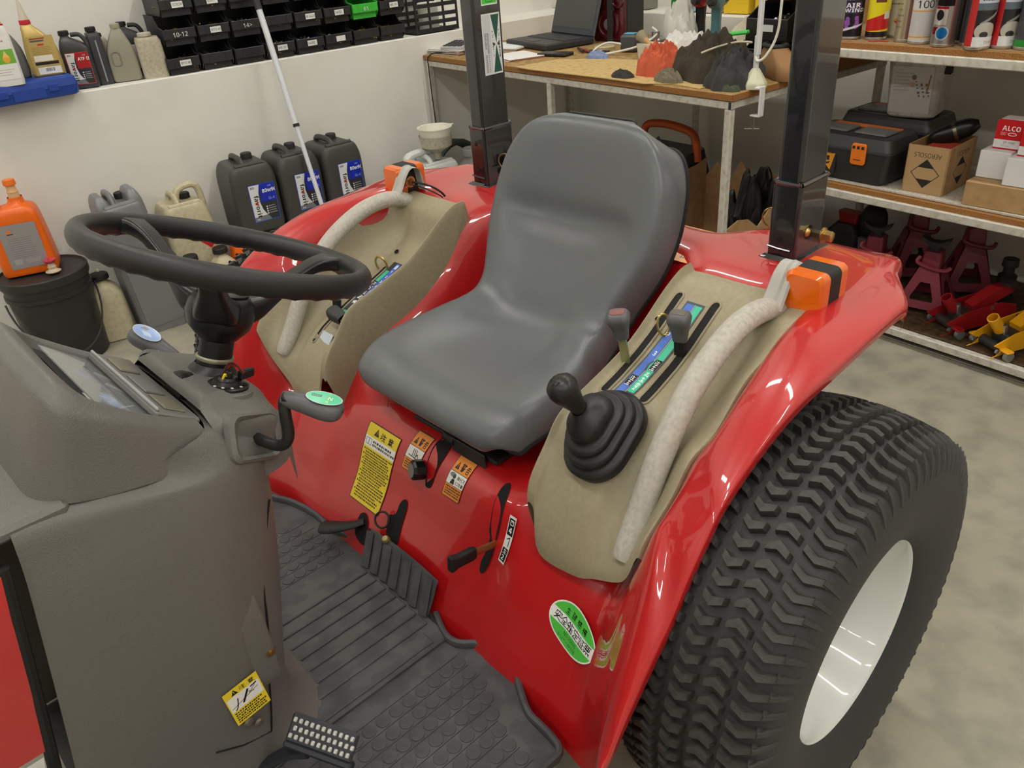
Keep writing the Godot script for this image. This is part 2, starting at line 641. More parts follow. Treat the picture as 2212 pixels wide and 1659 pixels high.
func tractor_body() -> void:
	var C := "0.345,0.17 0.325,0.22 0.295,0.28 0.26,0.34 0.235,0.40 0.205,0.45 0.15,0.48 0.05,0.49 -0.05,0.49 -0.15,0.50 -0.235,0.60 -0.275,0.73 -0.32,0.785 -0.42,0.785 -0.425,0.70"
	var Q := "0.348,0.17 0.33,0.22 0.30,0.28 0.272,0.34 0.234,0.40 0.195,0.445 0.155,0.495 0.11,0.54 0.05,0.565 -0.05,0.60 -0.14,0.66 -0.215,0.745 -0.30,0.785 -0.50,0.785 -0.505,0.70"
	var K := "0.372,0.17 0.366,0.24 0.352,0.32 0.33,0.40 0.29,0.50 0.239,0.574 0.214,0.594 0.174,0.624 0.13,0.667 0.073,0.682 0.009,0.735 -0.09,0.785 -0.24,0.80 -0.49,0.79 -0.495,0.70"
	var R := "0.385,0.17 0.382,0.25 0.370,0.33 0.350,0.42 0.312,0.51 0.256,0.610 0.222,0.640 0.187,0.668 0.148,0.697 0.111,0.722 0.03,0.762 -0.08,0.792 -0.24,0.80 -0.43,0.79 -0.435,0.70"
	var L := "0.478,0.17 0.476,0.25 0.466,0.37 0.440,0.405 0.413,0.443 0.356,0.511 0.315,0.556 0.279,0.608 0.24,0.655 0.202,0.694 0.12,0.738 0.03,0.766 -0.08,0.778 -0.29,0.795 -0.30,0.76"
	var F := "0.463,0.16 0.461,0.24 0.451,0.36 0.427,0.392 0.400,0.428 0.343,0.495 0.302,0.540 0.267,0.591 0.230,0.637 0.194,0.675 0.116,0.717 0.028,0.745 -0.08,0.757 -0.28,0.774 -0.29,0.75"
	var half := [pl(0, C), pl(0.14, C), pl(0.25, C), pl(0.315, Q), pl(0.36, Q), pl(0.44, Q), bump_z(pl(0.52, Q), 0.012), pl(0.588, K), pl(0.613, R), pl(0.65, ""), pl(0.687, L), pl(0.688, F)]
	var r := pl(0, R)
	var l := pl(0, L)
	var mid := PackedVector3Array()
	for i in r.size():
		mid.append(Vector3(0.652, lerpf(r[i].y, l[i].y, 0.5) + 0.006, lerpf(r[i].z, l[i].z, 0.5) + 0.006))
	half[9] = mid
	var rows := []
	for i in range(half.size() - 1, 0, -1):
		rows.append(mirror([half[i]])[0])
	rows.append_array(half)
	var g := surf(rows, 4, 5)
	part(TR, "body_shell", MB.new().grid(g, false, false, true), red(), Transform3D(), 60)

func tractor_tyre(s: float) -> void:
	# profile (offset from tyre centre, radius) of the carcass, outer side positive
	var prof := p3("-0.085,0.172,0 -0.098,0.176,0 -0.112,0.20,0 -0.122,0.245,0 -0.124,0.285,0 -0.118,0.318,0 -0.108,0.332,0 -0.09,0.3385,0 -0.045,0.345,0 0,0.347,0 0.045,0.345,0 0.09,0.3385,0 0.108,0.332,0 0.118,0.318,0 0.124,0.285,0 0.122,0.245,0 0.112,0.20,0 0.098,0.176,0 0.085,0.172,0")
	prof = cr(prof, 3)
	var seg := 120
	var g := []
	for i in seg:
		var a := TAU * i / seg
		var o := PackedVector3Array()
		for p in prof: o.append(Vector3(p.x, cos(a) * p.y, sin(a) * p.y))
		g.append(o)
	var tyre := part(TR, "tyre", MB.new().grid(g, true, false, true), tex_mat("tyre", c8(50, 50, 51), 0.6, null, 6.0, noise(0.05, 3, 5), 0.05), Transform3D(Basis(), Vector3(0.724 * s, 0.361, 0)))
	# chevron blocks in five columns
	var tops := [0.0, 0.0, 0.0, 0.0, 0.0]
	var cx := [-0.088, -0.046, 0.0, 0.044, 0.090]
	var N := 80
	var dth := TAU / N
	var block_mat := tex_mat("tread", c8(66, 65, 63), 0.62, noise(0.02, 31, 4, 512, FastNoiseLite.TYPE_SIMPLEX_SMOOTH, ramp([0.0, c8(190, 190, 190), 0.6, c8(240, 240, 238), 1.0, c8(255, 252, 246)])), 5.0, noise(0.08, 6, 3), 0.03)
	for k in 5:
		var x0: float = cx[k]
		var hw := 0.0168 if k in [1, 2, 3] else 0.022
		var rt := 0.361 - absf(x0) * absf(x0) * 1.1
		var up := 1.0 if k % 2 == 0 else -1.0
		var mesh: ArrayMesh = chevron(x0, hw, rt, up, k).done(30)
		var off := dth * (0.5 if k % 2 == 1 else 0.0)
		var rest: Array[Transform3D] = []
		for i in N:
			var a := dth * i + off
			var deg := fposmod(rad_to_deg(a) + 180.0, 360.0) - 180.0
			var x := Transform3D(Basis(Vector3.RIGHT, a), Vector3.ZERO)
			var seen := s > 0 and deg > -35.0 and deg < 112.0 and k > 0 or s > 0 and k == 0 and deg > 72 and deg < 112
			if seen: part(tyre, "tread_block", mesh, block_mat, x)
			else: rest.append(x)
		var mm := MultiMesh.new()
		mm.transform_format = MultiMesh.TRANSFORM_3D
		mm.mesh = mesh
		mm.instance_count = rest.size()
		for i in rest.size(): mm.set_instance_transform(i, rest[i])
		var mmi := MultiMeshInstance3D.new()
		mmi.name = "tread_rows"
		mmi.multimesh = mm
		mmi.material_override = block_mat
		mmi.set_meta("kind", "stuff")
		tyre.add_child(mmi, true)
	# white pressed rim
	var rim := p3("0.086,0.180,0 0.096,0.181,0 0.099,0.176,0 0.094,0.169,0 0.080,0.166,0 0.070,0.160,0 0.045,0.155,0 0.035,0.146,0 -0.01,0.140,0 -0.03,0.136,0 -0.035,0.125,0 -0.02,0.09,0 -0.012,0.07,0 -0.012,0.03,0 -0.012,0.0,0")
	g = []
	for i in 96:
		var a := TAU * i / 96
		var o := PackedVector3Array()
		for p in rim: o.append(Vector3(p.x * s, cos(a) * p.y, sin(a) * p.y))
		g.append(o)
	var w := part(TR, "wheel_rim", MB.new().grid(g, true, false, s < 0), mat(c8(228, 229, 226), 0.3, 0, 0.5), Transform3D(Basis(), Vector3(0.724 * s, 0.361, 0)), 50)
	w.mesh.get_aabb()
	if s > 0:
		var va := deg_to_rad(28.0)
		var vp := Vector3(0.045, cos(va) * 0.15, sin(va) * 0.15)
		var v := part(w, "valve_stem", lathe(p2("0.006,0 0.0055,0.016 0.0045,0.019 0.004,0.03 0,0.0305"), 12), rubber(24), aim(vp, Vector3(0.85, -0.25, -0.1)))
		part(v, "valve_cap", cyl(0.0045, 0.016, 12, 0.001), mat(c8(92, 112, 138), 0.4), at(Vector3(0, 0.026, 0)))
		for i in 5:
			var a := TAU * i / 5.0 + 0.3
			part(w, "wheel_nut", lathe(p2("0.011,0 0.011,0.014 0.006,0.018 0,0.018"), 6), mat(c8(190, 170, 110), 0.35, 0.8), aim(Vector3(-0.01, cos(a) * 0.055, sin(a) * 0.055), Vector3.RIGHT))

func chevron(x0: float, hw: float, rt: float, up: float, k: int) -> MB:
	# outline over (x, arc); the arms fall away from the middle
	var e := 0.0078
	var th := 0.0068
	var o := PackedVector2Array([Vector2(-hw, e * up * -0.5 - th * 0.8), Vector2(-hw * 0.1, e * up * 0.5 - th), Vector2(hw, e * up * -0.5 - th * 0.8), Vector2(hw, e * up * -0.5 + th * 0.8), Vector2(0.0, e * up * 0.5 + th), Vector2(-hw, e * up * -0.5 + th * 0.8)])
	o[0].x += 0.002
	o[5].x += 0.002
	var lay := [[0.0, 1.10], [0.8, 1.0], [1.0, 0.93]]
	var out := k == 4 or k == 0
	var g := []
	for l in lay:
		var ring := PackedVector3Array()
		for p in o:
			var q: Vector2 = p * float(l[1])
			var x := x0 + q.x
			var r0 := 0.3455 - absf(x) * absf(x) * 1.1 - 0.003
			var top := 0.361 - absf(x) * absf(x) * 1.15
			if out and absf(x) > absf(x0): top -= (absf(x) - absf(x0)) * 0.35
			var rad := lerpf(r0, top, l[0])
			var a := q.y / 0.355
			ring.append(Vector3(x, cos(a) * rad, sin(a) * rad))
		g.append(ring)
	var m := MB.new().grid(g, false, true, false)
	m.fan(g[2], Vector3.UP)
	if out: # the shoulder block runs down the sidewall
		var sg := signf(x0)
		var rows := []
		for q in [[hw * 0.93, 0.0], [hw * 1.2, -0.012], [hw * 1.42, -0.028], [hw * 1.5, -0.045]]:
			var row := PackedVector3Array()
			for j in 5:
				var arc := (j - 2) / 2.0
				var drop: float = [0.0, 1.0, 1.0, 1.0, 0.0][j] * (1.0 - absf(q[1]) / 0.05)
				var x: float = absf(x0) + q[0] - (0.006 if drop == 0.0 else 0.0)
				var top: float = 0.361 - absf(x0) * absf(x0) * 1.15 - hw * 0.35 + q[1] * 1.0 - (0.008 if drop == 0.0 else 0.0)
				var a: float = (e * up * -0.5 + arc * th * 0.95) / 0.355
				row.append(Vector3(x * sg, cos(a) * top, sin(a) * top))
			rows.append(row)
		m.grid(rows, false, false, sg > 0)
	return m

func grab_handle(s: float) -> void:
	var path := p3("0.532,0.505,0.222 0.530,0.56,0.185 0.528,0.63,0.143 0.526,0.695,0.092 0.524,0.745,0.035 0.522,0.782,-0.04 0.521,0.795,-0.105 0.522,0.788,-0.165 0.525,0.765,-0.205 0.527,0.735,-0.225")
	path = cr(path, 5)
	var rad := []
	for i in path.size():
		var t := float(i) / (path.size() - 1)
		rad.append(lerpf(0.0215, 0.0225, t) * (0.82 if i == 0 else (0.95 if i == 1 else 1.0)))
	for i in path.size(): path[i].x *= s
	var ivory := tex_mat("ivory", c8(200, 196, 188), 0.55, noise(0.03, 14, 5, 512, FastNoiseLite.TYPE_SIMPLEX_SMOOTH, ramp([0.0, c8(205, 202, 196), 0.5, c8(236, 234, 230), 1.0, c8(255, 254, 252)])), 6.0, noise(0.05, 12, 4), 0.05)
	part(TR, "grab_handle", tube(path, rad, 18, 1.0, 0.86, Vector3(0, 0.3, 1)), ivory)

func roll_post(s: float) -> void:
	var p := part(TR, "roll_post", body([[0.93, 0.0235, 0.045, 0.008], [2.02, 0.0235, 0.045, 0.008]]), gloss_black(), Transform3D(Basis(Vector3.RIGHT, -0.0), Vector3(0.425 * s, 0, -0.408)))
	part(p, "post_sleeve", body([[0.755, 0.029, 0.049, 0.008], [0.925, 0.029, 0.049, 0.008], [0.932, 0.0265, 0.047, 0.007]]), gloss_black(), at(Vector3(0, 0, 0)))
	# weld bead round the top of the sleeve
	var w := PackedVector3Array()
	for q in rr(0.0265, 0.047, 0.008, 4): w.append(Vector3(q.x, 0.932, q.y))
	var fine := cr(w, 2, true)
	var rad := []
	for i in fine.size(): rad.append(0.0042 + 0.0012 * sin(i * 2.1))
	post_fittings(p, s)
	part(p, "weld_bead", tube(fine, rad, 6, 1, 1, Vector3.UP, true), gloss_black())

func turn_lamp(s: float) -> void:
	var amber := mat(c8(232, 106, 14), 0.15, 0, 0.6)
	var o := part(TR, "turn_lamp", body([[-0.018, 0.034, 0.035, 0.012], [0.018, 0.034, 0.035, 0.012]], 5), rubber(30), Transform3D(Basis(Vector3.RIGHT, PI / 2), Vector3(0.566 * s, 0.82, -0.225)))
	part(o, "front_lens", body([[0.018, 0.034, 0.0345, 0.012], [0.036, 0.034, 0.0345, 0.012], [0.042, 0.029, 0.0295, 0.01]], 5), amber)
	part(o, "rear_lens", body([[-0.044, 0.029, 0.0295, 0.01], [-0.038, 0.034, 0.0345, 0.012], [-0.018, 0.034, 0.0345, 0.012]], 5), amber)

func console_shape(s: float, prof: Array) -> void:
	pass

const CA := "0.225,0.50 0.222,0.53 0.208,0.56 0.175,0.60 0.138,0.642 0.073,0.664 0.02,0.68 -0.035,0.70 -0.077,0.722 -0.143,0.765 -0.185,0.786 -0.212,0.790 -0.222,0.785 -0.226,0.74"
const CE := "0.252,0.560 0.247,0.572 0.236,0.585 0.216,0.600 0.176,0.631 0.133,0.675 0.075,0.692 0.011,0.742 -0.033,0.760 -0.12,0.783 -0.17,0.792 -0.22,0.792 -0.232,0.785 -0.236,0.74"
const CB := "0.240,0.425 0.236,0.46 0.215,0.52 0.182,0.58 0.14,0.636 0.073,0.662 0.02,0.678 -0.035,0.70 -0.077,0.722 -0.143,0.765 -0.185,0.786 -0.215,0.790 -0.225,0.785 -0.229,0.74"
const CBL := "0.240,0.425 0.236,0.455 0.212,0.50 0.182,0.535 0.14,0.567 0.073,0.60 0.02,0.622 -0.035,0.644 -0.077,0.662 -0.143,0.70 -0.180,0.765 -0.215,0.790 -0.225,0.785 -0.229,0.74"
const CD := "0.238,0.445 0.233,0.465 0.216,0.495 0.186,0.535 0.152,0.578 0.100,0.640 0.045,0.675 -0.015,0.70 -0.060,0.725 -0.143,0.772 -0.185,0.788 -0.218,0.790 -0.228,0.785 -0.232,0.74"
const CDL := "0.238,0.445 0.233,0.465 0.216,0.495 0.186,0.525 0.152,0.555 0.100,0.588 0.045,0.615 -0.015,0.640 -0.060,0.660 -0.143,0.705 -0.182,0.77 -0.218,0.790 -0.228,0.785 -0.232,0.74"
func console(s: float) -> MeshInstance3D:
	var B := CB if s > 0 else CBL
	var D := CD if s > 0 else CDL
	var low := PackedVector3Array()
	for p in pl(0.318, CA): low.append(Vector3(0.318, minf(p.y, 0.70) - 0.12, p.z - 0.03))
	var edge := PackedVector3Array()
	for p in pl(0, CE): edge.append(Vector3(0.590, p.y - 0.014, p.z - 0.008))
	var inner := pl(0.336, CA)
	var rows := [low, pl(0.322, CA), inner, pl(0.358, B), pl(0.44, B), pl(0.485, D), pl(0.53, D), pl(0.582, CE), edge]
	if s < 0:
		var lip := pl(0.350, CA)
		for i in range(3, 10): lip[i] = lip[i].lerp(pl(0.35, CBL)[i], 0.3)
		rows = [low, pl(0.322, CA), inner, lip, pl(0.372, B), pl(0.47, B), pl(0.50, D), pl(0.535, D), pl(0.582, CE), edge]
		for i in 14: rows[7][i] = rows[7][i].lerp(rows[8][i], 0.5)
	else:
		for i in range(0, 4): rows[6][i] = rows[6][i].lerp(rows[7][i], 0.35)
	if s < 0: rows = mirror(rows)
	return part(TR, "console_panel", MB.new().grid(surf(rows, 5, 5), false, false, s > 0), beige(), Transform3D(), 50)
func prof_y(prof: String, z: float) -> float:
	var c := pl(0, prof)
	for i in c.size() - 1:
		if z <= c[i].z and z >= c[i + 1].z: return lerpf(c[i].y, c[i + 1].y, (c[i].z - z) / maxf(1e-5, c[i].z - c[i + 1].z))
	return c[0].y
func on_console(s: float, a: float, z: float, off := 0.001) -> Vector3:
	var pf := CB if s > 0 else CBL
	var y := prof_y(pf, z)
	var d := Vector3(0, prof_y(pf, z - 0.006) - prof_y(pf, z + 0.006), -0.012).normalized()
	return Vector3(a, y, z) + Vector3(0, -d.z, d.y) * off

func seat() -> void:
	# centre line z,y,half width, bolster
	var st := "0.176,0.525,0.185,0 0.200,0.533,0.205,0 0.211,0.553,0.222,0.0 0.200,0.580,0.236,0.004 0.155,0.602,0.248,0.008 0.10,0.606,0.253,0.014 0.03,0.604,0.25,0.022 -0.04,0.606,0.235,0.03 -0.085,0.618,0.215,0.03 -0.122,0.642,0.203,0.02 -0.150,0.675,0.205,0.014 -0.178,0.715,0.22,0.016 -0.215,0.765,0.24,0.022 -0.246,0.815,0.248,0.026 -0.262,0.862,0.247,0.022 -0.28,0.92,0.236,0.016 -0.297,0.968,0.208,0.01 -0.312,0.995,0.168,0.005 -0.328,1.008,0.12,0.0 -0.345,1.006,0.10,0.0"
	var cl := []
	for w in st.split(" "): cl.append(w.split_floats(","))
	var us := [-1.0, -0.995, -0.97, -0.9, -0.78, -0.62, -0.4, -0.15, 0.15, 0.4, 0.62, 0.78, 0.9, 0.97, 0.995, 1.0]
	var rows := []
	for i in cl.size():
		var a = cl[maxi(i - 1, 0)]
		var b = cl[mini(i + 1, cl.size() - 1)]
		var d := Vector2(b[0] - a[0], b[1] - a[1]).normalized()
		var nrm := Vector3(0, -d.x, d.y)
		var row := PackedVector3Array()
		for u in us:
			var au := absf(u)
			var h: float = cl[i][3] * smoothstep(0.25, 0.8, au)
			if i == 13: h -= 0.010 * (1.0 - smoothstep(0.55, 0.8, au))
			if i == 10 or i == 11: h += 0.004 * (1.0 - smoothstep(0.3, 0.7, au))
			if au > 0.8: h -= 0.012 * pow((au - 0.8) / 0.2, 2.0)
			if au > 0.96: h -= 0.02 * (0.35 if i < 3 else 1.0)
			if au > 0.99: h -= 0.02 * (0.35 if i < 3 else 1.0)
			if au > 0.999: h -= 0.012 * (0.35 if i < 3 else 1.0)
			row.append(Vector3(u * cl[i][2], cl[i][1], cl[i][0]) + nrm * h)
		rows.append(row)
	var g := surf(rows, 5, 4)
	var vinyl := tex_mat("vinyl", c8(98, 101, 104), 0.28, null, 14.0, noise(0.09, 17, 3, 512, FastNoiseLite.TYPE_CELLULAR), 0.025)
	var st_ := part(TR, "seat", MB.new().grid(g), vinyl, Transform3D(), 60)
	# black piping round the edge and the pressed shell behind
	var left := PackedVector3Array()
	for r in g: left.append(r[0])
	var pipe := PackedVector3Array()
	for p in left: pipe.append(p)
	for i in range(1, g[g.size() - 1].size()): pipe.append(g[g.size() - 1][i])
	for i in range(g.size() - 2, -1, -1): pipe.append(g[i][g[i].size() - 1])
	for i in range(g[0].size() - 2, 0, -1): pipe.append(g[0][i])
	part(st_, "piping", tube(pipe, 0.005, 6, 1, 1, Vector3(0.1, 0.2, 1), true), rubber(18))
	var back := []
	for q in [[0.165, 0.505, 0.16], [0.10, 0.525, 0.215], [0.0, 0.53, 0.215], [-0.10, 0.545, 0.18], [-0.165, 0.60, 0.175], [-0.22, 0.70, 0.20], [-0.29, 0.80, 0.225], [-0.325, 0.90, 0.21], [-0.345, 0.975, 0.15]]:
		var o := PackedVector3Array()
		for u in [-1.0, -0.8, 0.0, 0.8, 1.0]: o.append(Vector3(u * float(q[2]), float(q[1]) + (0.012 if absf(u) > 0.9 else 0.0), float(q[0])))
		back.append(o)
	part(st_, "seat_shell", MB.new().grid(surf(back, 3, 2), false, false, true), rubber(20))


func fine_wall(s: String) -> PackedVector3Array:
	return cr(pl(0, s), 5)
const WALL_C := "0.345,0.17 0.325,0.22 0.295,0.28 0.26,0.34 0.235,0.40 0.205,0.45 0.15,0.48 0.05,0.49"
const WALL_Q := "0.348,0.17 0.33,0.22 0.30,0.28 0.272,0.34 0.238,0.40 0.205,0.46 0.175,0.53 0.13,0.60"
var wall_cache := {}
func wall_z(a: float, y: float) -> float:
	if wall_cache.is_empty():
		wall_cache[0] = fine_wall(WALL_C)
		wall_cache[1] = fine_wall(WALL_Q)
	var z := [0.0, 0.0]
	for k in 2:
		var c: PackedVector3Array = wall_cache[k]
		for i in c.size() - 1:
			if c[i + 1].y >= y or i == c.size() - 2:
				z[k] = lerpf(c[i].z, c[i + 1].z, clampf((y - c[i].y) / (c[i + 1].y - c[i].y), 0, 1))
				break
	return lerpf(z[0], z[1], smoothstep(0.25, 0.315, absf(a))) + 0.012 * smoothstep(0.44, 0.52, absf(a))
func wall_p(a: float, y: float, off := 0.0015) -> Vector3:
	var z := wall_z(a, y)
	var d := Vector3(0, 0.01, wall_z(a, y + 0.005) - wall_z(a, y - 0.005)).normalized()
	return Vector3(a, y, z) + Vector3(0, -d.z, d.y) * off

func steering() -> void:
	var c := Vector3(0, 0.973, 0.498)
	var b := Basis(Vector3.RIGHT, deg_to_rad(-22.6))
	var x := Transform3D(b, c)
	var blk := tex_mat("wheelblack", c8(30, 30, 31), 0.34, null, 20.0, noise(0.15, 3, 3), 0.03)
	var n := 192
	var g := []
	for i in n:
		var a := TAU * i / n
		var o := PackedVector3Array()
		var bump := 0.0012 * maxf(0.0, cos(a * 36.0))
		for j in 18:
			var f := TAU * j / 18
			var low := maxf(0.0, -sin(f))
			var rx := 0.0145
			var ry := 0.0175 + bump * low * 1.6
			o.append(Vector3(cos(a) * (0.2 + cos(f) * rx), sin(f) * ry, sin(a) * (0.2 + cos(f) * rx)))
		g.append(o)
	var w := part(TR, "steering_wheel", MB.new().grid(g, true, true, true), blk, x)
	var sm := mat(c8(26, 26, 28), 0.3)
	for deg in [156.0, 266.0, 34.0]:
		var d := Vector3(cos(deg_to_rad(deg)), 0, sin(deg_to_rad(deg)))
		var s := Vector3(-d.z, 0, d.x)
		var rows := []
		for q in [[0.196, 0.0, 0.030, 0.012], [0.178, -0.001, 0.021, 0.012], [0.150, -0.010, 0.017, 0.010], [0.115, -0.034, 0.017, 0.011], [0.080, -0.060, 0.024, 0.014], [0.050, -0.078, 0.032, 0.020], [0.012, -0.088, 0.034, 0.024]]:
			var ring := PackedVector3Array()
			for p in rr(q[2], q[3], q[3] * 0.6, 3): ring.append(d * float(q[0]) + s * p.x + Vector3(0, q[1] + p.y, 0))
			rows.append(ring)
		part(w, "spoke", MB.new().grid(surf(rows, 3, 1), false, true, true), sm)
	part(w, "hub", lathe(p2("0.022,-0.135 0.030,-0.13 0.046,-0.112 0.052,-0.09 0.048,-0.07 0.040,-0.062 0,-0.06"), 32), sm)
	part(w, "horn_cap", lathe(p2("0.036,-0.064 0.038,-0.058 0.030,-0.052 0,-0.05"), 32), mat(c8(36, 36, 38), 0.4))
	# column and the rubber bell round it
	var col := part(TR, "steering_column", lathe(p2("0.027,-0.19 0.027,-0.165 0.0255,-0.165 0.0255,-0.12"), 28), mat(c8(22, 22, 23), 0.4), x)
	part(col, "column_ring", lathe(p2("0.0275,-0.166 0.0285,-0.164 0.0285,-0.161 0.0275,-0.159"), 28), mat(c8(170, 165, 140), 0.4, 0.6))
	var bell := MB.new().grid(surf(rings([[-0.262, 0.066, 0.062, 0.02], [-0.256, 0.068, 0.064, 0.02], [-0.250, 0.068, 0.064, 0.02], [-0.247, 0.062, 0.058, 0.02], [-0.215, 0.058, 0.055, 0.022], [-0.196, 0.048, 0.046, 0.026], [-0.184, 0.036, 0.036, 0.03], [-0.172, 0.0285, 0.0285, 0.028]], 4), 2, 1), false, true)
	var bo := part(TR, "column_boot", bell, mat(c8(22, 22, 23), 0.42), x)
	part(bo, "boot_bulge", lathe(p2("0.030,0 0.030,0.014 0.027,0.02 0.012,0.022 0,0.022"), 24), mat(c8(26, 26, 27), 0.4), Transform3D(Basis(Vector3.FORWARD, deg_to_rad(0)) * Basis(Vector3.RIGHT, deg_to_rad(78)), Vector3(0.012, -0.212, 0.045)))

func dashboard() -> void:
	var gp := grey_plastic()
	# instrument pod: rim, outer skin and inner walls
	var rim := p3("0.138,0.812,0.655 0.145,0.842,0.70 0.15,0.878,0.745 0.15,0.906,0.776 0.143,0.926,0.793 0.122,0.938,0.80 0.06,0.943,0.803 0,0.944,0.804")
	var skin := p3("0.150,0.800,0.652 0.158,0.828,0.700 0.165,0.862,0.748 0.166,0.888,0.788 0.160,0.906,0.812 0.130,0.920,0.822 0.06,0.926,0.826 0,0.927,0.827")
	var base := p3("0.163,0.755,0.640 0.170,0.764,0.690 0.176,0.775,0.745 0.176,0.786,0.800 0.170,0.800,0.848 0.130,0.806,0.872 0.06,0.806,0.876 0,0.806,0.877")
	var inn := p3("0.128,0.810,0.655 0.134,0.836,0.70 0.138,0.870,0.742 0.137,0.898,0.768 0.130,0.917,0.781 0.110,0.927,0.786 0.06,0.930,0.788 0,0.931,0.788")
	var well := p3("0.118,0.795,0.66 0.124,0.815,0.70 0.124,0.84,0.735 0.124,0.862,0.762 0.118,0.875,0.772 0.10,0.878,0.775 0.06,0.880,0.776 0,0.880,0.776")
	var rows := []
	for r in [well, inn, rim, skin, base]:
		var m := PackedVector3Array()
		for i in r.size(): m.append(r[i])
		for i in range(r.size() - 2, -1, -1): m.append(Vector3(-r[i].x, r[i].y, r[i].z))
		rows.append(cr(m, 4))
	var soft := []
	soft.append(rows[0])
	for k in [[0, 1, 0.9], [1, 2, 0.0], [1, 2, 0.55], [2, 3, 0.0], [2, 3, 0.4], [2, 3, 1.0], [3, 4, 0.5], [3, 4, 1.0]]:
		var o := PackedVector3Array()
		for i in rows[0].size(): o.append(rows[k[0]][i].lerp(rows[k[1]][i], k[2]) + (Vector3(0, 0.003, 0) if k[2] == 0.55 else Vector3.ZERO))
		soft.append(o)
	var pod := part(TR, "instrument_pod", MB.new().grid(surf(soft, 2, 1), false, false, false), gp, Transform3D(), 50)
	# dial board under a clear pane
	var gx := face(Vector3(0, 0.843, 0.725), Vector3(-1, 0, 0), Vector3(0, 0.55, 0.60))
	var k := Ink.new(512, 300, c8(30, 32, 36))
	k.oval(150, 210, 120, 120, c8(22, 23, 26))
	k.oval(380, 200, 90, 90, c8(22, 23, 26))
	k.poly(PackedVector2Array([Vector2(318, 128), Vector2(362, 96), Vector2(392, 92), Vector2(392, 118), Vector2(350, 140)]), c8(38, 92, 214))
	for i in 9:
		var d := Vector2.from_angle(PI + PI * i / 8.0)
		k.line(Vector2(150, 210) + d * 96, Vector2(150, 210) + d * 112, 4, c8(225, 225, 215))
	k.line(Vector2(150, 214), Vector2(92, 150), 7, c8(232, 226, 200))
	k.line(Vector2(380, 204), Vector2(440, 170), 6, c8(232, 226, 200))
	k.rect(40, 30, 90, 10, c8(220, 215, 200))
	k.rect(420, 250, 60, 12, c8(170, 140, 110))
	label(pod, "dial_board", k, 0.246, 0.125, gx, 0.5)
	var glass := mat(Color(0.75, 0.78, 0.8, 0.18), 0.06)
	glass.transparency = BaseMaterial3D.TRANSPARENCY_ALPHA
	part(pod, "dial_pane", MB.new().box(Vector3(0, 0, 0.007), Vector3(0.246, 0.115, 0.002)), glass, gx)
	for s in [-0.03, 0.02]:
		var nd := PackedVector3Array([Vector3(0.02 + s, -0.035, 0.004), Vector3(0.045 + s, -0.008, 0.004)])
		part(pod, "needle", tube(nd, 0.0016, 6), mat(c8(230, 224, 196), 0.5), gx)
	# strip with three blank switch covers
	var sx := face(Vector3(0, 0.822, 0.676), Vector3(-1, 0, 0), Vector3(0, 0.55, 0.78))
	part(pod, "switch_strip", MB.new().box(Vector3.ZERO, Vector3(0.266, 0.064, 0.012), 0.003), tex_mat("strip", c8(118, 117, 113), 0.38, null, 12.0, noise(0.2, 4, 3), 0.05), sx)
	for q in [[-0.088, 0.058, c8(112, 108, 92)], [-0.012, 0.075, c8(104, 106, 104)], [0.078, 0.062, c8(118, 113, 98)]]:
		part(pod, "switch_cover", MB.new().box(Vector3(q[0], 0, 0.007), Vector3(q[1], 0.030, 0.004), 0.0015), mat(q[2], 0.4), sx)
	part(pod, "strip_edge", MB.new().box(Vector3(0, 0.030, 0.008), Vector3(0.262, 0.004, 0.005), 0.0015), mat(c8(150, 150, 148), 0.3), sx)
	# column console
	var cs := []
	for q in [[0.640, 0.812, 0.118, 0.150], [0.630, 0.822, 0.105, 0.150], [0.615, 0.822, 0.098, 0.15], [0.575, 0.806, 0.090, 0.146], [0.545, 0.792, 0.082, 0.138], [0.530, 0.775, 0.070, 0.126], [0.524, 0.745, 0.064, 0.118], [0.528, 0.69, 0.07, 0.12]]:
		var w: float = q[2]
		var wb: float = q[3]
		var y: float = q[1]
		var z: float = q[0]
		cs.append(p3("%f,0.69,%f %f,%f,%f %f,%f,%f %f,%f,%f %f,%f,%f %f,%f,%f 0,%f,%f" % [wb + 0.012, z + 0.01, wb + 0.006, y - 0.055, z + 0.004, wb, y - 0.024, z, w + 0.02, y - 0.014, z, w, y - 0.002, z, w - 0.012, y, z, y, z]))
	var full := []
	for r in cs:
		var m := PackedVector3Array()
		for i in r.size(): m.append(r[i])
		for i in range(r.size() - 2, -1, -1): m.append(Vector3(-r[i].x, r[i].y, r[i].z))
		full.append(m)
	var con := part(TR, "column_console", MB.new().grid(surf(full, 3, 3), false, false, true), gp, Transform3D(), 45)
	# key switch
	var kx := Transform3D(Basis(Vector3.RIGHT, deg_to_rad(-18)), Vector3(0.066, 0.801, 0.578))
	part(con, "key_boss", lathe(p2("0.046,-0.04 0.042,-0.012 0.038,0 0.030,0.003"), 32), gp, kx)
	var ks := part(con, "key_switch", lathe(p2("0.031,0 0.031,0.006 0.028,0.008 0.022,0.0085 0.020,0.014 0.014,0.014 0.012,0.018 0,0.018"), 32), mat(c8(20, 20, 21), 0.3), kx)
	var ring_ink := mat(c8(220, 220, 215), 0.5)
	for q in [-70, -40, -10, 25]:
		part(ks, "key_mark", MB.new().box(Vector3(cos(deg_to_rad(q)) * 0.025, 0.0085, sin(deg_to_rad(q)) * 0.025 * -1.0), Vector3(0.004, 0.0006, 0.0035)), ring_ink)
	part(ks, "key_lug", MB.new().box(Vector3(0.0, 0.022, 0), Vector3(0.02, 0.012, 0.008), 0.002), mat(c8(24, 24, 25), 0.35))
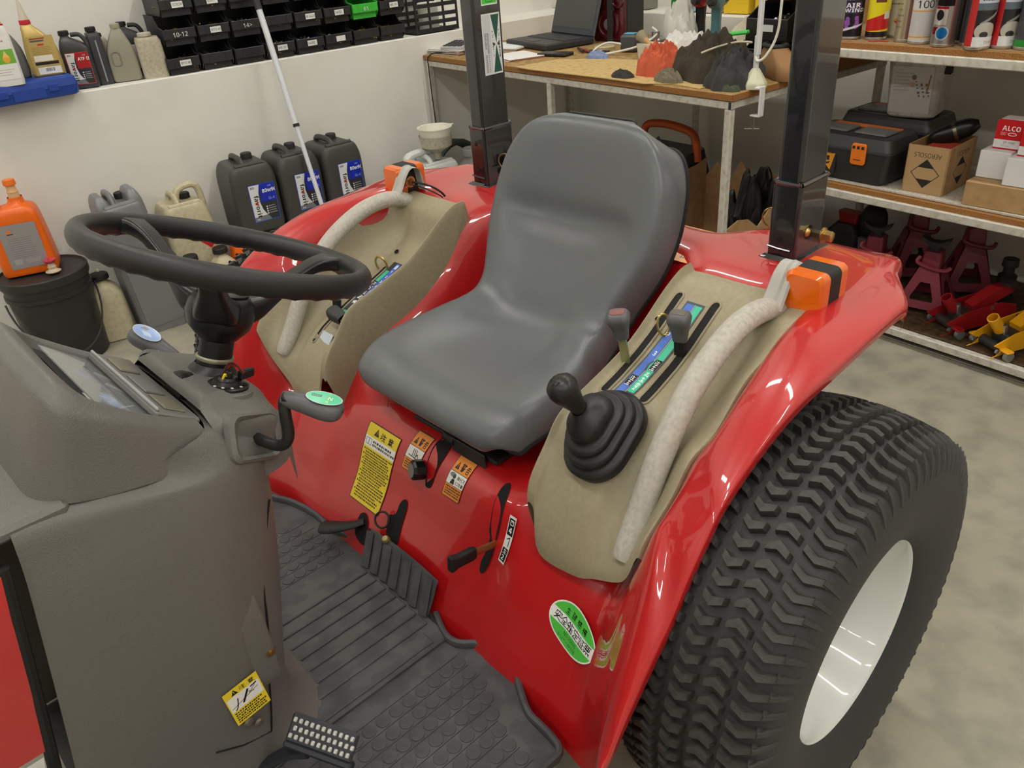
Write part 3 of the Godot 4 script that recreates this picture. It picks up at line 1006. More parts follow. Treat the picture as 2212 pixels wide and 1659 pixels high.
	part(ks, "plug", MB.new().box(Vector3(0.012, 0.02, -0.026), Vector3(0.010, 0.014, 0.030), 0.002), mat(c8(24, 24, 25), 0.4), at(Vector3.ZERO, Vector3(0, 25, 0)))
	for q in [[c8(150, 40, 30), 0.0], [c8(120, 30, 28), 0.003], [c8(60, 20, 20), 0.006]]:
		part(ks, "wire", tube(cr(p3("-0.006,0.018,0.004 -0.004,%f,-0.004 0.006,%f,-0.012 0.012,0.026,-0.020" % [0.032 + q[1], 0.034 + q[1]]), 5), 0.0011, 6), mat(q[0], 0.4), at(Vector3(q[1], 0, q[1])))
	part(ks, "wire", tube(cr(p3("0.004,0.02,0.004 0.005,0.024,0.007 0.005,0.016,0.010"), 4), 0.0018, 6), mat(c8(230, 200, 20), 0.4))
	# lower cowl: sections from rear middle round to the front
	var sec := []
	for q in [[0.800, 0.640, 0.172, 0.178], [0.775, 0.600, 0.174, 0.186], [0.745, 0.566, 0.178, 0.194], [0.69, 0.570, 0.186, 0.203], [0.60, 0.580, 0.190, 0.209], [0.50, 0.596, 0.192, 0.212], [0.40, 0.615, 0.192, 0.212], [0.31, 0.632, 0.190, 0.210], [0.25, 0.625, 0.196, 0.212], [0.215, 0.600, 0.205, 0.214], [0.195, 0.575, 0.212, 0.216]]:
		var y: float = q[0]
		var z: float = q[1]
		var o := PackedVector3Array([Vector3(0, y, z), Vector3(0.06, y, z), Vector3(0.12, y, z + 0.004), Vector3(0.155, y, z + 0.018), Vector3(q[2], y, z + 0.06), Vector3(q[3] - 0.002, y, z + 0.11), Vector3(q[3], y, z + 0.17), Vector3(q[3], y, 0.86), Vector3(q[3] - 0.002, y, 0.905 + (0.8 - y) * 0.16)])
		sec.append(o)
	for i in sec[0].size():
		if i >= 5: sec[0][i] = Vector3(sec[0][i].x - 0.012, lerpf(0.775, 0.808, clampf((sec[0][i].z - 0.70) / 0.2, 0, 1)), sec[0][i].z)
		if i >= 5: sec[1][i] = Vector3(sec[1][i].x, lerpf(0.755, 0.79, clampf((sec[1][i].z - 0.68) / 0.2, 0, 1)), sec[1][i].z)
	var near := MB.new().grid(surf(sec, 3, 3), false, false, false)
	near.grid(surf(mirror(sec), 3, 3), false, false, true)
	var cowl := part(TR, "lower_cowl", near, gp, Transform3D(), 50)
	part(cowl, "cowl_deck", MB.new().box(Vector3(0, 0.795, 0.915), Vector3(0.36, 0.02, 0.15), 0.006), gp)
	# access panel line, screws and a moulded hump
	var seam := p3("0.166,0.655,0.598 0.176,0.60,0.624 0.190,0.54,0.650 0.196,0.48,0.662 0.193,0.42,0.672 0.196,0.36,0.688 0.200,0.30,0.702 0.203,0.265,0.712")
	part(cowl, "panel_seam", tube(cr(seam, 4), 0.0016, 6), mat(c8(12, 12, 12), 0.8))
	part(cowl, "panel_seam", tube(p3("0.2035,0.265,0.712 0.211,0.285,0.76 0.213,0.31,0.80"), 0.0013, 6), mat(c8(14, 14, 14), 0.8))
	part(cowl, "moulded_rib", body([[0.35, 0.003, 0.02, 0.003], [0.37, 0.010, 0.022, 0.006], [0.49, 0.011, 0.021, 0.006], [0.53, 0.004, 0.018, 0.003]], 3), gp, at(Vector3(0.199, 0.01, 0.690)))
	part(cowl, "screw", lathe(p2("0.009,0 0.009,0.0012 0.005,0.0014 0.005,0.005 0,0.005"), 12), mat(c8(176, 140, 90), 0.35, 0.9), aim(Vector3(0.2075, 0.425, 0.676), Vector3(1, 0, -0.35)))
	for q in [Vector3(0.212, 0.325, 0.742), Vector3(0.212, 0.311, 0.727)]:
		part(cowl, "screw", lathe(p2("0.008,0 0.008,0.001 0.0055,0.0015 0.005,0.004 0,0.0045"), 14), mat(c8(190, 180, 168), 0.3, 0.9), aim(q, Vector3(1, 0, -0.1)))
	# pedal caution sticker
	var kk := Ink.new(170, 230, c8(240, 214, 50))
	kk.rect(6, 48, 158, 92, c8(238, 238, 236))
	kk.alert(34, 10, 32, Color.BLACK, c8(240, 214, 50))
	kk.glyph(GL.chu, 76, 12, 28, Color.BLACK)
	kk.glyph(GL.i, 120, 12, 28, Color.BLACK)
	kk.line(Vector2(14, 118), Vector2(150, 84), 3, Color.BLACK)
	kk.line(Vector2(70, 118), Vector2(104, 66), 10, Color.BLACK)
	kk.line(Vector2(106, 92), Vector2(140, 66), 3, Color.BLACK)
	kk.line(Vector2(104, 80), Vector2(128, 96), 3, Color.BLACK)
	kk.line(Vector2(124, 62), Vector2(148, 58), 8, Color.BLACK)
	for i in 7: kk.line(Vector2(24, 136) + Vector2(i * 4, -i * i * 1.2), Vector2(28, 135) + Vector2(i * 4, -(i + 1) * (i + 1) * 1.2), 5, Color.BLACK)
	kk.lines(12, 150, 146, 5, 15, 9, c8(40, 36, 10), 3)
	label(cowl, "caution_sticker", kk, 0.058, 0.075, face(Vector3(0.2145, 0.374, 0.733), Vector3(-0.03, 0.1, -1), Vector3(0.0, 1, 0.1)))
	# bonnet at the far left of the picture
	var hood := MB.new()
	var hs := []
	for q in [[0.925, 0.0], [1.0, 0.01], [1.3, 0.02], [1.6, 0.02]]:
		var z: float = q[0]
		hs.append(p3("0.212,0.50,%f 0.214,0.60,%f 0.212,0.70,%f 0.205,0.765,%f 0.18,0.785,%f 0.08,0.79,%f 0,0.79,%f" % [z + 0.05, z + 0.035, z + 0.02, z + 0.01, z, z, z]))
	hood.grid(hs, false, false, false)
	hood.grid(mirror(hs), false, false, true)
	var bn := part(TR, "bonnet", hood, red(), Transform3D(), 50)
	part(bn, "bonnet_seal", tube(p3("0.207,0.28,1.01 0.207,0.45,0.983 0.208,0.60,0.958 0.206,0.70,0.942 0.198,0.77,0.93"), 0.008, 8), rubber(16))
	part(bn, "side_moulding", MB.new().grid([p3("0.214,0.495,0.985 0.222,0.48,0.99 0.222,0.44,0.995 0.214,0.43,0.997"), p3("0.214,0.495,1.6 0.222,0.48,1.6 0.222,0.44,1.6 0.214,0.43,1.6")]), mat(c8(196, 196, 192), 0.35, 0.2))
	part(bn, "green_stripe", MB.new().box(Vector3(0.205, 0.385, 1.30), Vector3(0.01, 0.09, 0.62), 0.003), mat(c8(58, 140, 48), 0.4))
	# lever boxes and the two teardrop levers
	for s in [1.0, -1.0]:
		var bez := []
		for q in [[0.0, 1.0], [0.010, 0.98], [0.014, 0.86], [0.010, 0.74], [-0.01, 0.70]]:
			var ring := PackedVector3Array()
			for p in rr(0.050 * float(q[1]), 0.036 * float(q[1]), 0.016, 4): ring.append(Vector3(p.x, q[0], p.y))
			bez.append(ring)
		var bx := aim(Vector3(0.150 * s, 0.757, 0.592), Vector3(0.86 * s, 0.28, -0.42), Vector3(0, 0.35, 1))
		var bz := part(con, "lever_bezel", MB.new().grid(bez, false, true), gp, bx)
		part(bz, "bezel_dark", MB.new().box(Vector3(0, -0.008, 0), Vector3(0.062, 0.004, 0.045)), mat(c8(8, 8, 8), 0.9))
	var lv := part(TR, "shuttle_lever", tube(cr(p3("0.120,0.757,0.592 0.165,0.752,0.583 0.198,0.754,0.572 0.212,0.772,0.564 0.210,0.805,0.560 0.207,0.822,0.556 0.214,0.832,0.552"), 5), 0.0085, 12), mat(c8(26, 26, 27), 0.45))
	teardrop(lv, Vector3(0.204, 0.828, 0.556), Vector3(0.268, 0.805, 0.503), true)
	var lv2 := part(TR, "throttle_lever", tube(cr(p3("-0.120,0.757,0.592 -0.15,0.775,0.587 -0.16,0.79,0.590"), 4), 0.0085, 12), mat(c8(26, 26, 27), 0.45))
	teardrop(lv2, Vector3(-0.135, 0.778, 0.575), Vector3(-0.212, 0.822, 0.612), false)

func teardrop(par: Node3D, p: Vector3, q: Vector3, green: bool) -> void:
	var d := q - p
	var L := d.length()
	var up := Vector3(0, 1, 0)
	var side := d.normalized().cross(up).normalized()
	up = side.cross(d.normalized())
	var rows := []
	for s in [[0.0, 0.0095, 0.0095], [0.12, 0.012, 0.012], [0.35, 0.015, 0.014], [0.6, 0.0195, 0.0165], [0.8, 0.021, 0.0165], [0.93, 0.017, 0.013], [0.985, 0.010, 0.008], [1.0, 0.003, 0.002]]:
		var ring := PackedVector3Array()
		for i in 20:
			var a := TAU * i / 20
			ring.append(p + d * float(s[0]) + side * cos(a) * float(s[1]) + up * sin(a) * float(s[2]))
		rows.append(ring)
	var kn := part(par, "lever_knob", MB.new().grid(surf(rows, 3, 1), false, true, true), tex_mat("knobgrey", c8(92, 92, 95), 0.4, null, 14.0, noise(0.1, 4, 3), 0.02), Transform3D(), 60)
	var k := Ink.new(256, 160, c8(92, 92, 95))
	k.oval(128, 80, 126, 78, c8(205, 205, 205))
	if green:
		k.oval(128, 80, 120, 72, c8(96, 204, 160))
		k.rect(38, 56, 70, 30, c8(58, 96, 88))
		for i in 4: k.rect(44 + i * 15, 64, 9, 14, c8(120, 190, 160))
		k.text("F", 150, 52, 26, c8(200, 180, 60))
		k.text("N", 156, 96, 34, c8(232, 244, 200))
		k.text("R", 150, 138, 28, c8(214, 226, 110))
		k.line(Vector2(128, 88), Vector2(206, 72), 4, c8(190, 160, 80))
	else:
		k.oval(128, 80, 120, 72, c8(150, 178, 226))
		k.poly(PackedVector2Array([Vector2(60, 60), Vector2(120, 40), Vector2(180, 70), Vector2(110, 90)]), c8(196, 212, 240))
		k.poly(PackedVector2Array([Vector2(150, 96), Vector2(200, 90), Vector2(190, 124), Vector2(140, 128)]), c8(150, 140, 138))
	var c := p + d * 0.68 + up * 0.0172
	var m := MB.new()
	for i in 32:
		var a := TAU * i / 32
		var b := TAU * (i + 1) / 32
		m.tri(Vector3.ZERO, Vector3(cos(a) * 0.026, sin(a) * 0.0155, -0.001), Vector3(cos(b) * 0.026, sin(b) * 0.0155, -0.001), Vector2(0.5, 0.5), Vector2(0.5 + cos(a) * 0.5, 0.5 - sin(a) * 0.5), Vector2(0.5 + cos(b) * 0.5, 0.5 - sin(b) * 0.5))
	part(kn, "knob_badge", m, k.material(0.25), face(c, d, up.cross(d) if false else (side * -1.0 if d.cross(side * -1.0).dot(up) > 0 else side)))

func floor_mat() -> void:
	var rub := tex_mat("mat", c8(84, 85, 88), 0.6, noise(0.012, 41, 5, 512, FastNoiseLite.TYPE_SIMPLEX_SMOOTH, ramp([0.0, c8(200, 200, 200), 0.5, c8(232, 232, 232), 0.62, c8(255, 255, 253), 1.0, c8(255, 255, 250)])), 2.2, noise(0.04, 3, 4), 0.02)
	var edge := p2("0.149,0.336 0.206,0.357 0.24,0.352 0.272,0.326 0.329,0.325 0.369,0.327 0.397,0.343 0.443,0.367 0.479,0.371 0.508,0.374 0.533,0.384")
	var out := PackedVector2Array()
	for p in edge: out.append(p)
	out.append_array(p2("0.530,0.42 0.525,0.60 0.53,0.98 -0.53,0.98 -0.525,0.60 -0.53,0.42"))
	var back := p2("-0.533,0.384 -0.508,0.380 -0.479,0.378 -0.443,0.372 -0.397,0.352 -0.33,0.338 -0.28,0.336 -0.24,0.340 -0.20,0.33 -0.149,0.322")
	out.append_array(back)
	var m := part(TR, "floor_mat", prism(out, 0.02, 0.172), rub)
	var lipp := PackedVector3Array()
	for p in edge: lipp.append(Vector3(p.x, 0.199, p.y))
	lipp.append(Vector3(0.536, 0.199, 0.42))
	lipp.append(Vector3(0.53, 0.199, 0.60))
	part(m, "mat_lip", tube(cr(lipp, 4), 0.0085, 8, 0.8, 1.2), rub)
	lipp = PackedVector3Array()
	for p in back: lipp.append(Vector3(p.x, 0.199, p.y))
	part(m, "mat_lip", tube(cr(lipp, 4), 0.0085, 8, 0.8, 1.2), rub)
	# studs
	var stud := lathe(p2("0.0128,0 0.0128,0.0022 0.0118,0.003 0,0.0034"), 20).done()
	var start := [0.379, 0.381, 0.382, 0.395, 0.410, 0.423, 0.430, 0.432]
	for i in 8:
		for j in 14:
			var z: float = start[i] + j * 0.0285
			if z > 0.76: continue
			part(m, "stud", stud, rub, at(Vector3(0.269 + i * 0.0319, 0.191, z)))
	var fs := [0.376, 0.376, 0.376, 0.387, 0.400, 0.415]
	for i in 6:
		for j in 6:
			part(m, "stud", stud, rub, at(Vector3(-0.166 - i * 0.0315, 0.191, fs[i] + j * 0.0285)))
	# raised plates between the rows of studs, bent at the middle
	for i in 9:
		var x := 0.253 + i * 0.0319
		var z0: float = (start[mini(i, 7)] - 0.012) if i > 0 else 0.37
		part(m, "mat_ridge", tube(p3("%f,0.1915,%f %f,0.1915,%f" % [x, z0, x, 0.78]), 0.0011, 5), mat(c8(30, 30, 32), 0.7))
		if i < 6: part(m, "mat_ridge", tube(p3("%f,0.1915,%f %f,0.1915,0.60" % [-0.150 - i * 0.0315, 0.36, -0.150 - i * 0.0315]), 0.0011, 5), mat(c8(30, 30, 32), 0.7))
	# tunnel with long ribs, and the flap that climbs the body
	part(m, "tunnel_plate", MB.new().box(Vector3(0.063, 0.190, 0.60), Vector3(0.296, 0.024, 0.50), 0.004), rub)
	var rb := []
	for i in 7:
		var x := -0.063 + i * 0.0345
		part(m, "tunnel_rib", MB.new().box(Vector3(x, 0.2035, 0.545), Vector3(0.0295, 0.006, 0.362), 0.0022), rub)
	part(m, "tunnel_rib", MB.new().box(Vector3(0.187, 0.2035, 0.52), Vector3(0.033, 0.004, 0.27), 0.0018), rub)
	var fl := []
	var ups := [[0.17, 0.365], [0.200, 0.350], [0.228, 0.334], [0.262, 0.318], [0.272, 0.312]]
	for q in ups:
		var o := PackedVector3Array()
		for i in 9:
			var x := lerpf(-0.085, 0.145, i / 8.0)
			o.append(Vector3(x, q[0] + 0.010 * sin(PI * i / 8.0), q[1] + 0.004))
		fl.append(o)
	part(m, "mat_flap", MB.new().grid(surf(fl, 3, 1), false, false, true), rub)
	for i in 7:
		var x := -0.069 + i * 0.0335
		var pts := PackedVector3Array()
		for t in 7:
			var f := t / 6.0
			pts.append(Vector3(x - 0.012 * f, 0.201 + 0.066 * f + 0.007 * sin(PI * clampf((x + 0.085) / 0.23, 0, 1)), 0.358 - 0.036 * f))
		part(m, "flap_rib", tube(pts, 0.0125, 8, 1.0, 0.32, Vector3(0, 0.5, 1)), rub)
	# brake pedal by the cowl
	var dk := mat(c8(40, 43, 50), 0.4)
	var pd := part(TR, "brake_pedal", tube(cr(p3("0.20,0.20,0.76 0.245,0.25,0.715 0.29,0.278,0.69"), 4), 0.010, 8, 1.4, 0.8), dk)
	var px := face(Vector3(0.300, 0.298, 0.668), Vector3(0.8, -0.1, -0.42), Vector3(-0.3, 0.55, -0.6))
	part(pd, "pedal_plate", MB.new().box(Vector3.ZERO, Vector3(0.115, 0.044, 0.008), 0.003), dk, px)
	part(pd, "pedal_side", MB.new().box(Vector3(0, -0.026, -0.008), Vector3(0.118, 0.012, 0.022), 0.003), dk, px)
	for i in 11:
		for j in 3:
			part(pd, "pedal_tooth", MB.new().box(Vector3(-0.05 + i * 0.01 + (0.004 if j == 1 else 0.0), -0.012 + j * 0.012, 0.0055), Vector3(0.007, 0.008, 0.004), 0.0015), mat(c8(190, 190, 186), 0.4, 0.8), px)
	part(TR, "pedal_rod", tube(p3("0.185,0.215,0.665 0.195,0.20,0.645 0.202,0.199,0.632"), 0.004, 8), mat(c8(190, 26, 24), 0.4))
	part(TR, "foot_board", MB.new().box(Vector3(0, 0.158, 0.66), Vector3(1.02, 0.02, 0.60), 0.004), mat(c8(60, 16, 16), 0.5))

func brass() -> StandardMaterial3D:
	return mat(c8(196, 168, 104), 0.28, 0.9)
func slot_shade(par: Node3D, s: float, a: float, z0: float, z1: float, hw: float) -> void: # lever slot drawn flat: its inner shade is a black patch on the console
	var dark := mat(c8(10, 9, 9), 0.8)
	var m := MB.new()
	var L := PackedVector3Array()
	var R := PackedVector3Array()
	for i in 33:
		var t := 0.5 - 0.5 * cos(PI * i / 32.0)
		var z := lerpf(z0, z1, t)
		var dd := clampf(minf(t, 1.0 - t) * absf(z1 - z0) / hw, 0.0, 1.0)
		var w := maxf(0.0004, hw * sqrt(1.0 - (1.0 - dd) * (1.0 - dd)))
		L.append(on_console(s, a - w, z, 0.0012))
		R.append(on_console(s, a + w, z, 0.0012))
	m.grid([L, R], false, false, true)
	var sl := part(par, "lever_slot_shade", m, dark)
	var rim := L.duplicate()
	var rr_ := R.duplicate()
	rr_.reverse()
	rim.append_array(rr_)
	part(sl, "slot_edge", tube(rim, 0.0022, 6, 1, 1, Vector3.UP, true), beige())

func tee_knob(par: Node3D, p: Vector3, tilt: Vector3, cap: Color) -> void:
	var x := Transform3D(Basis.from_euler(tilt * PI / 180.0), p)
	var k := part(par, "lever_knob", MB.new().grid(surf(rings([[0.0, 0.012, 0.009, 0.006], [0.010, 0.013, 0.010, 0.006], [0.024, 0.015, 0.013, 0.008], [0.036, 0.018, 0.017, 0.010, 0, 0.003], [0.046, 0.019, 0.018, 0.010, 0, 0.004], [0.054, 0.016, 0.014, 0.009, 0, 0.004], [0.056, 0.012, 0.010, 0.008, 0, 0.004]], 5), 2, 1), false, true).fan(rings([[0.056, 0.012, 0.010, 0.008, 0, 0.004]], 5)[0], Vector3.UP), tex_mat("knobgrey", c8(92, 92, 95), 0.4, null, 14.0, noise(0.1, 4, 3), 0.02), x)
	part(k, "knob_badge", body([[0.0555, 0.0125, 0.0085, 0.005, 0, 0.004], [0.0568, 0.012, 0.008, 0.005, 0, 0.004]], 4), mat(cap, 0.4))

func console_fittings(R: MeshInstance3D, Lf: MeshInstance3D) -> void:
	# near console: two levers, a strip sticker, a split ring and the gear stick boot
	slot_shade(R, 1.0, 0.352, -0.158, 0.062, 0.0085)
	slot_shade(R, 1.0, 0.428, -0.160, 0.052, 0.0095)
	var k := Ink.new(128, 640, c8(78, 82, 90))
	var blue := c8(82, 118, 206)
	var green := c8(72, 196, 158)
	k.poly(PackedVector2Array([Vector2(10, 12), Vector2(62, 12), Vector2(62, 150), Vector2(58, 210), Vector2(62, 330), Vector2(48, 360), Vector2(58, 400), Vector2(60, 628), Vector2(10, 628)]), blue)
	k.poly(PackedVector2Array([Vector2(72, 12), Vector2(118, 12), Vector2(118, 540), Vector2(72, 540), Vector2(72, 400), Vector2(62, 360), Vector2(72, 330)]), green)
	k.line(Vector2(66, 12), Vector2(66, 330), 3, c8(210, 220, 230))
	k.line(Vector2(66, 400), Vector2(66, 628), 3, c8(210, 220, 230))
	for q in [["P", 20.0, 196.0], ["3", 28.0, 306.0], ["2", 22.0, 590.0]]: k.text(q[0], q[1], q[2], 26, Color.WHITE, true, 1.0, 0.0)
	k.text("2", 86, 520, 26, Color.WHITE)
	for q in [[14, 440], [76, 318]]:
		k.rect(q[0], q[1], 42, 70, Color.BLACK)
		k.glyph(GL.chu, q[0] + 6, q[1] + 4, 28, Color.WHITE, 0.12)
		k.glyph(GL.sei, q[0] + 6, q[1] + 38, 28, Color.WHITE, 0.12)
	for q in [[GL.kou4, 400.0], [GL.sei, 436.0], [GL.koku, 470.0]]: k.glyph(q[0], 82, q[1], 26, Color.WHITE, 0.12)
	patch(R, "range_sticker", func(u, v): return on_console(1.0, lerpf(0.373, 0.411, u) - v * 0.006, lerpf(-0.146, 0.075, v), 0.0012), 2, 20, k.material(0.35))
	var l1 := part(TR, "range_lever", body([[-0.03, 0.008, 0.0025, 0.001], [0.035, 0.008, 0.0025, 0.001]], 2), mat(c8(176, 178, 130), 0.4, 0.7), at(Vector3(0.345, 0.715, -0.005), Vector3(12, 12, 2)))
	part(l1, "lever_cuff", body([[-0.05, 0.012, 0.006, 0.002], [-0.028, 0.011, 0.005, 0.002]], 2), rubber(18))
	tee_knob(l1, Vector3(0, 0.030, 0), Vector3(0, 20, 0), c8(120, 62, 54))
	var l2 := part(TR, "range_lever", body([[-0.045, 0.0095, 0.006, 0.002], [0.025, 0.0095, 0.006, 0.002]], 2), rubber(20), at(Vector3(0.424, 0.720, -0.058), Vector3(6, 10, 0)))
	tee_knob(l2, Vector3(0, 0.022, 0), Vector3(0, 10, 0), c8(100, 92, 84))
	part(R, "console_hole_shade", cyl(0.005, 0.001, 16), mat(c8(8, 8, 8), 0.9), aim(on_console(1.0, 0.342, -0.102, 0.001), Vector3(0, 1, 0.4)))  # black disc on the surface paints the shade inside a hole
	var rp := PackedVector3Array()
	for i in 20: rp.append(Vector3(cos(TAU * i / 20) * 0.012, sin(TAU * i / 20) * 0.019, 0))
	part(R, "safety_ring", tube(rp, 0.0022, 8, 1, 1, Vector3.BACK, true), brass(), at(Vector3(0.371, 0.745, -0.080), Vector3(-15, 70, 0)))
	# pleated boot and gear stick
	var up := Vector3(-0.10, 0.80, 0.62).normalized()
	var base := on_console(1.0, 0.415, 0.130, 0.0)
	var bx := aim(base, up, Vector3(1, 0, 0))
	var secs := []
	for q in [[-0.012, 0.060, 0.080, 0.0], [0.002, 0.061, 0.081, 0.0], [0.008, 0.056, 0.076, 0.001], [0.011, 0.050, 0.070, 0.002], [0.019, 0.052, 0.070, 0.003], [0.025, 0.050, 0.067, 0.004], [0.028, 0.042, 0.058, 0.005], [0.036, 0.044, 0.058, 0.006], [0.041, 0.042, 0.054, 0.007], [0.044, 0.034, 0.044, 0.008], [0.056, 0.034, 0.042, 0.009], [0.066, 0.030, 0.036, 0.010], [0.080, 0.016, 0.018, 0.010], [0.086, 0.0135, 0.0135, 0.010]]:
		secs.append([q[0], q[1], q[2], minf(q[1], q[2]) * 0.92, 0.0, -q[3] * 0.6])
	var boot := part(TR, "gear_boot", MB.new().grid(surf(rings(secs, 8), 3, 1), false, true), mat(c8(31, 32, 34), 0.42), bx, 55)
	var gk := part(boot, "gear_knob", lathe(p2("0.0125,0 0.0145,0.012 0.019,0.028 0.0235,0.042 0.025,0.052 0.023,0.062 0.016,0.069 0.008,0.0715 0,0.072"), 32), mat(c8(30, 31, 33), 0.36), at(Vector3(0, 0.084, -0.006), Vector3(-8, 0, 6)))
	var em := mat(c8(12, 12, 12), 0.7)
	for q in ["-0.010,0.0715,0.002 0.010,0.0715,0.002", "0,0.0715,-0.008 0,0.0715,0.010", "-0.008,0.0712,0.006 -0.008,0.0712,-0.006", "0.008,0.0712,0.008 0.008,0.0712,0.0"]:
		part(gk, "shift_mark", tube(p3(q), 0.0007, 5), em)
	# far console: two painted slots, sticker, brass hook
	slot_shade(Lf, -1.0, -0.385, -0.075, 0.125, 0.0062)
	slot_shade(Lf, -1.0, -0.458, -0.062, 0.175, 0.0062)
	k = Ink.new(128, 640, c8(46, 48, 54))
	k.rect(44, 8, 36, 620, c8(70, 104, 200))
	k.rect(4, 90, 36, 120, c8(66, 190, 150))
	k.rect(4, 530, 36, 90, c8(66, 190, 150))
	for i in 10: k.text(["1", "2", "3", "4", "5", "6", "7", "8", "9", "10"][i], 54, 100 + i * 56.0, 22, Color.WHITE, true, 0.9)
	k.rect(50, 20, 26, 40, c8(190, 205, 240))
	for q in [[GL.su, 220], [GL.ga, 268], [GL.sei, 320], [GL.tei, 370], [GL.kou, 430]]: k.glyph(q[0], 6, q[1], 32, Color.WHITE, 0.12)
	for i in 9: k.glyph([GL.ni, GL.bou, GL.ma, GL.ya, GL.bou, GL.n, GL.su, GL.chu, GL.ki][i], 88, 150 + i * 52.0, 30, Color.WHITE, 0.12)
	patch(Lf, "depth_sticker", func(u, v): return on_console(-1.0, lerpf(-0.448, -0.402, u) , lerpf(-0.080, 0.115, v), 0.0012), 2, 20, k.material(0.35))
	part(Lf, "dial_window", MB.new().box(Vector3.ZERO, Vector3(0.045, 0.002, 0.026), 0.0008), mat(c8(196, 206, 216), 0.25), aim(on_console(-1.0, -0.425, 0.155, 0.001), Vector3(0, 0.66, 0.75)))
	var hk := PackedVector3Array()
	for i in 15:
		var a := lerpf(-0.5, PI + 0.7, i / 14.0)
		hk.append(Vector3(cos(a) * 0.017, 0.016 + sin(a) * 0.022, sin(a) * 0.004))
	part(Lf, "brass_hook", tube(hk, 0.0028, 8), brass(), Transform3D(Basis(Vector3.UP, 0.3), on_console(-1.0, -0.452, -0.045, 0.004)))
	part(Lf, "lever_stub", body([[-0.02, 0.010, 0.006, 0.003], [0.022, 0.011, 0.007, 0.003]], 3), rubber(20), at(Vector3(-0.458, 0.60, 0.095), Vector3(-10, 0, 0)))
	part(Lf, "console_hole_shade", cyl(0.006, 0.001, 16), mat(c8(8, 8, 8), 0.9), aim(on_console(-1.0, -0.470, -0.105, 0.001), Vector3(0, 1, 0.5)))  # hole shade painted as a flat black disc, here and below
	part(Lf, "console_hole_shade", cyl(0.004, 0.001, 16), mat(c8(8, 8, 8), 0.9), aim(on_console(-1.0, -0.486, -0.02, 0.001), Vector3(0, 1, 0.5)))
	var l3 := part(TR, "depth_lever", body([[-0.03, 0.003, 0.009, 0.001], [0.012, 0.003, 0.009, 0.001]], 2), brass(), at(Vector3(-0.385, 0.595, 0.120), Vector3(18, 0, 10)))
	part(l3, "lever_knob", MB.new().grid(surf(rings([[0.0, 0.012, 0.013, 0.006], [0.02, 0.014, 0.016, 0.008], [0.04, 0.015, 0.017, 0.009], [0.05, 0.010, 0.011, 0.007]], 4), 2, 1), false, true).fan(rings([[0.05, 0.010, 0.011, 0.007]], 4)[0], Vector3.UP), rubber(50), at(Vector3(0, 0.008, 0), Vector3(0, 0, 68)))

func sticker_text(k: Ink, kind: int) -> void:
	pass

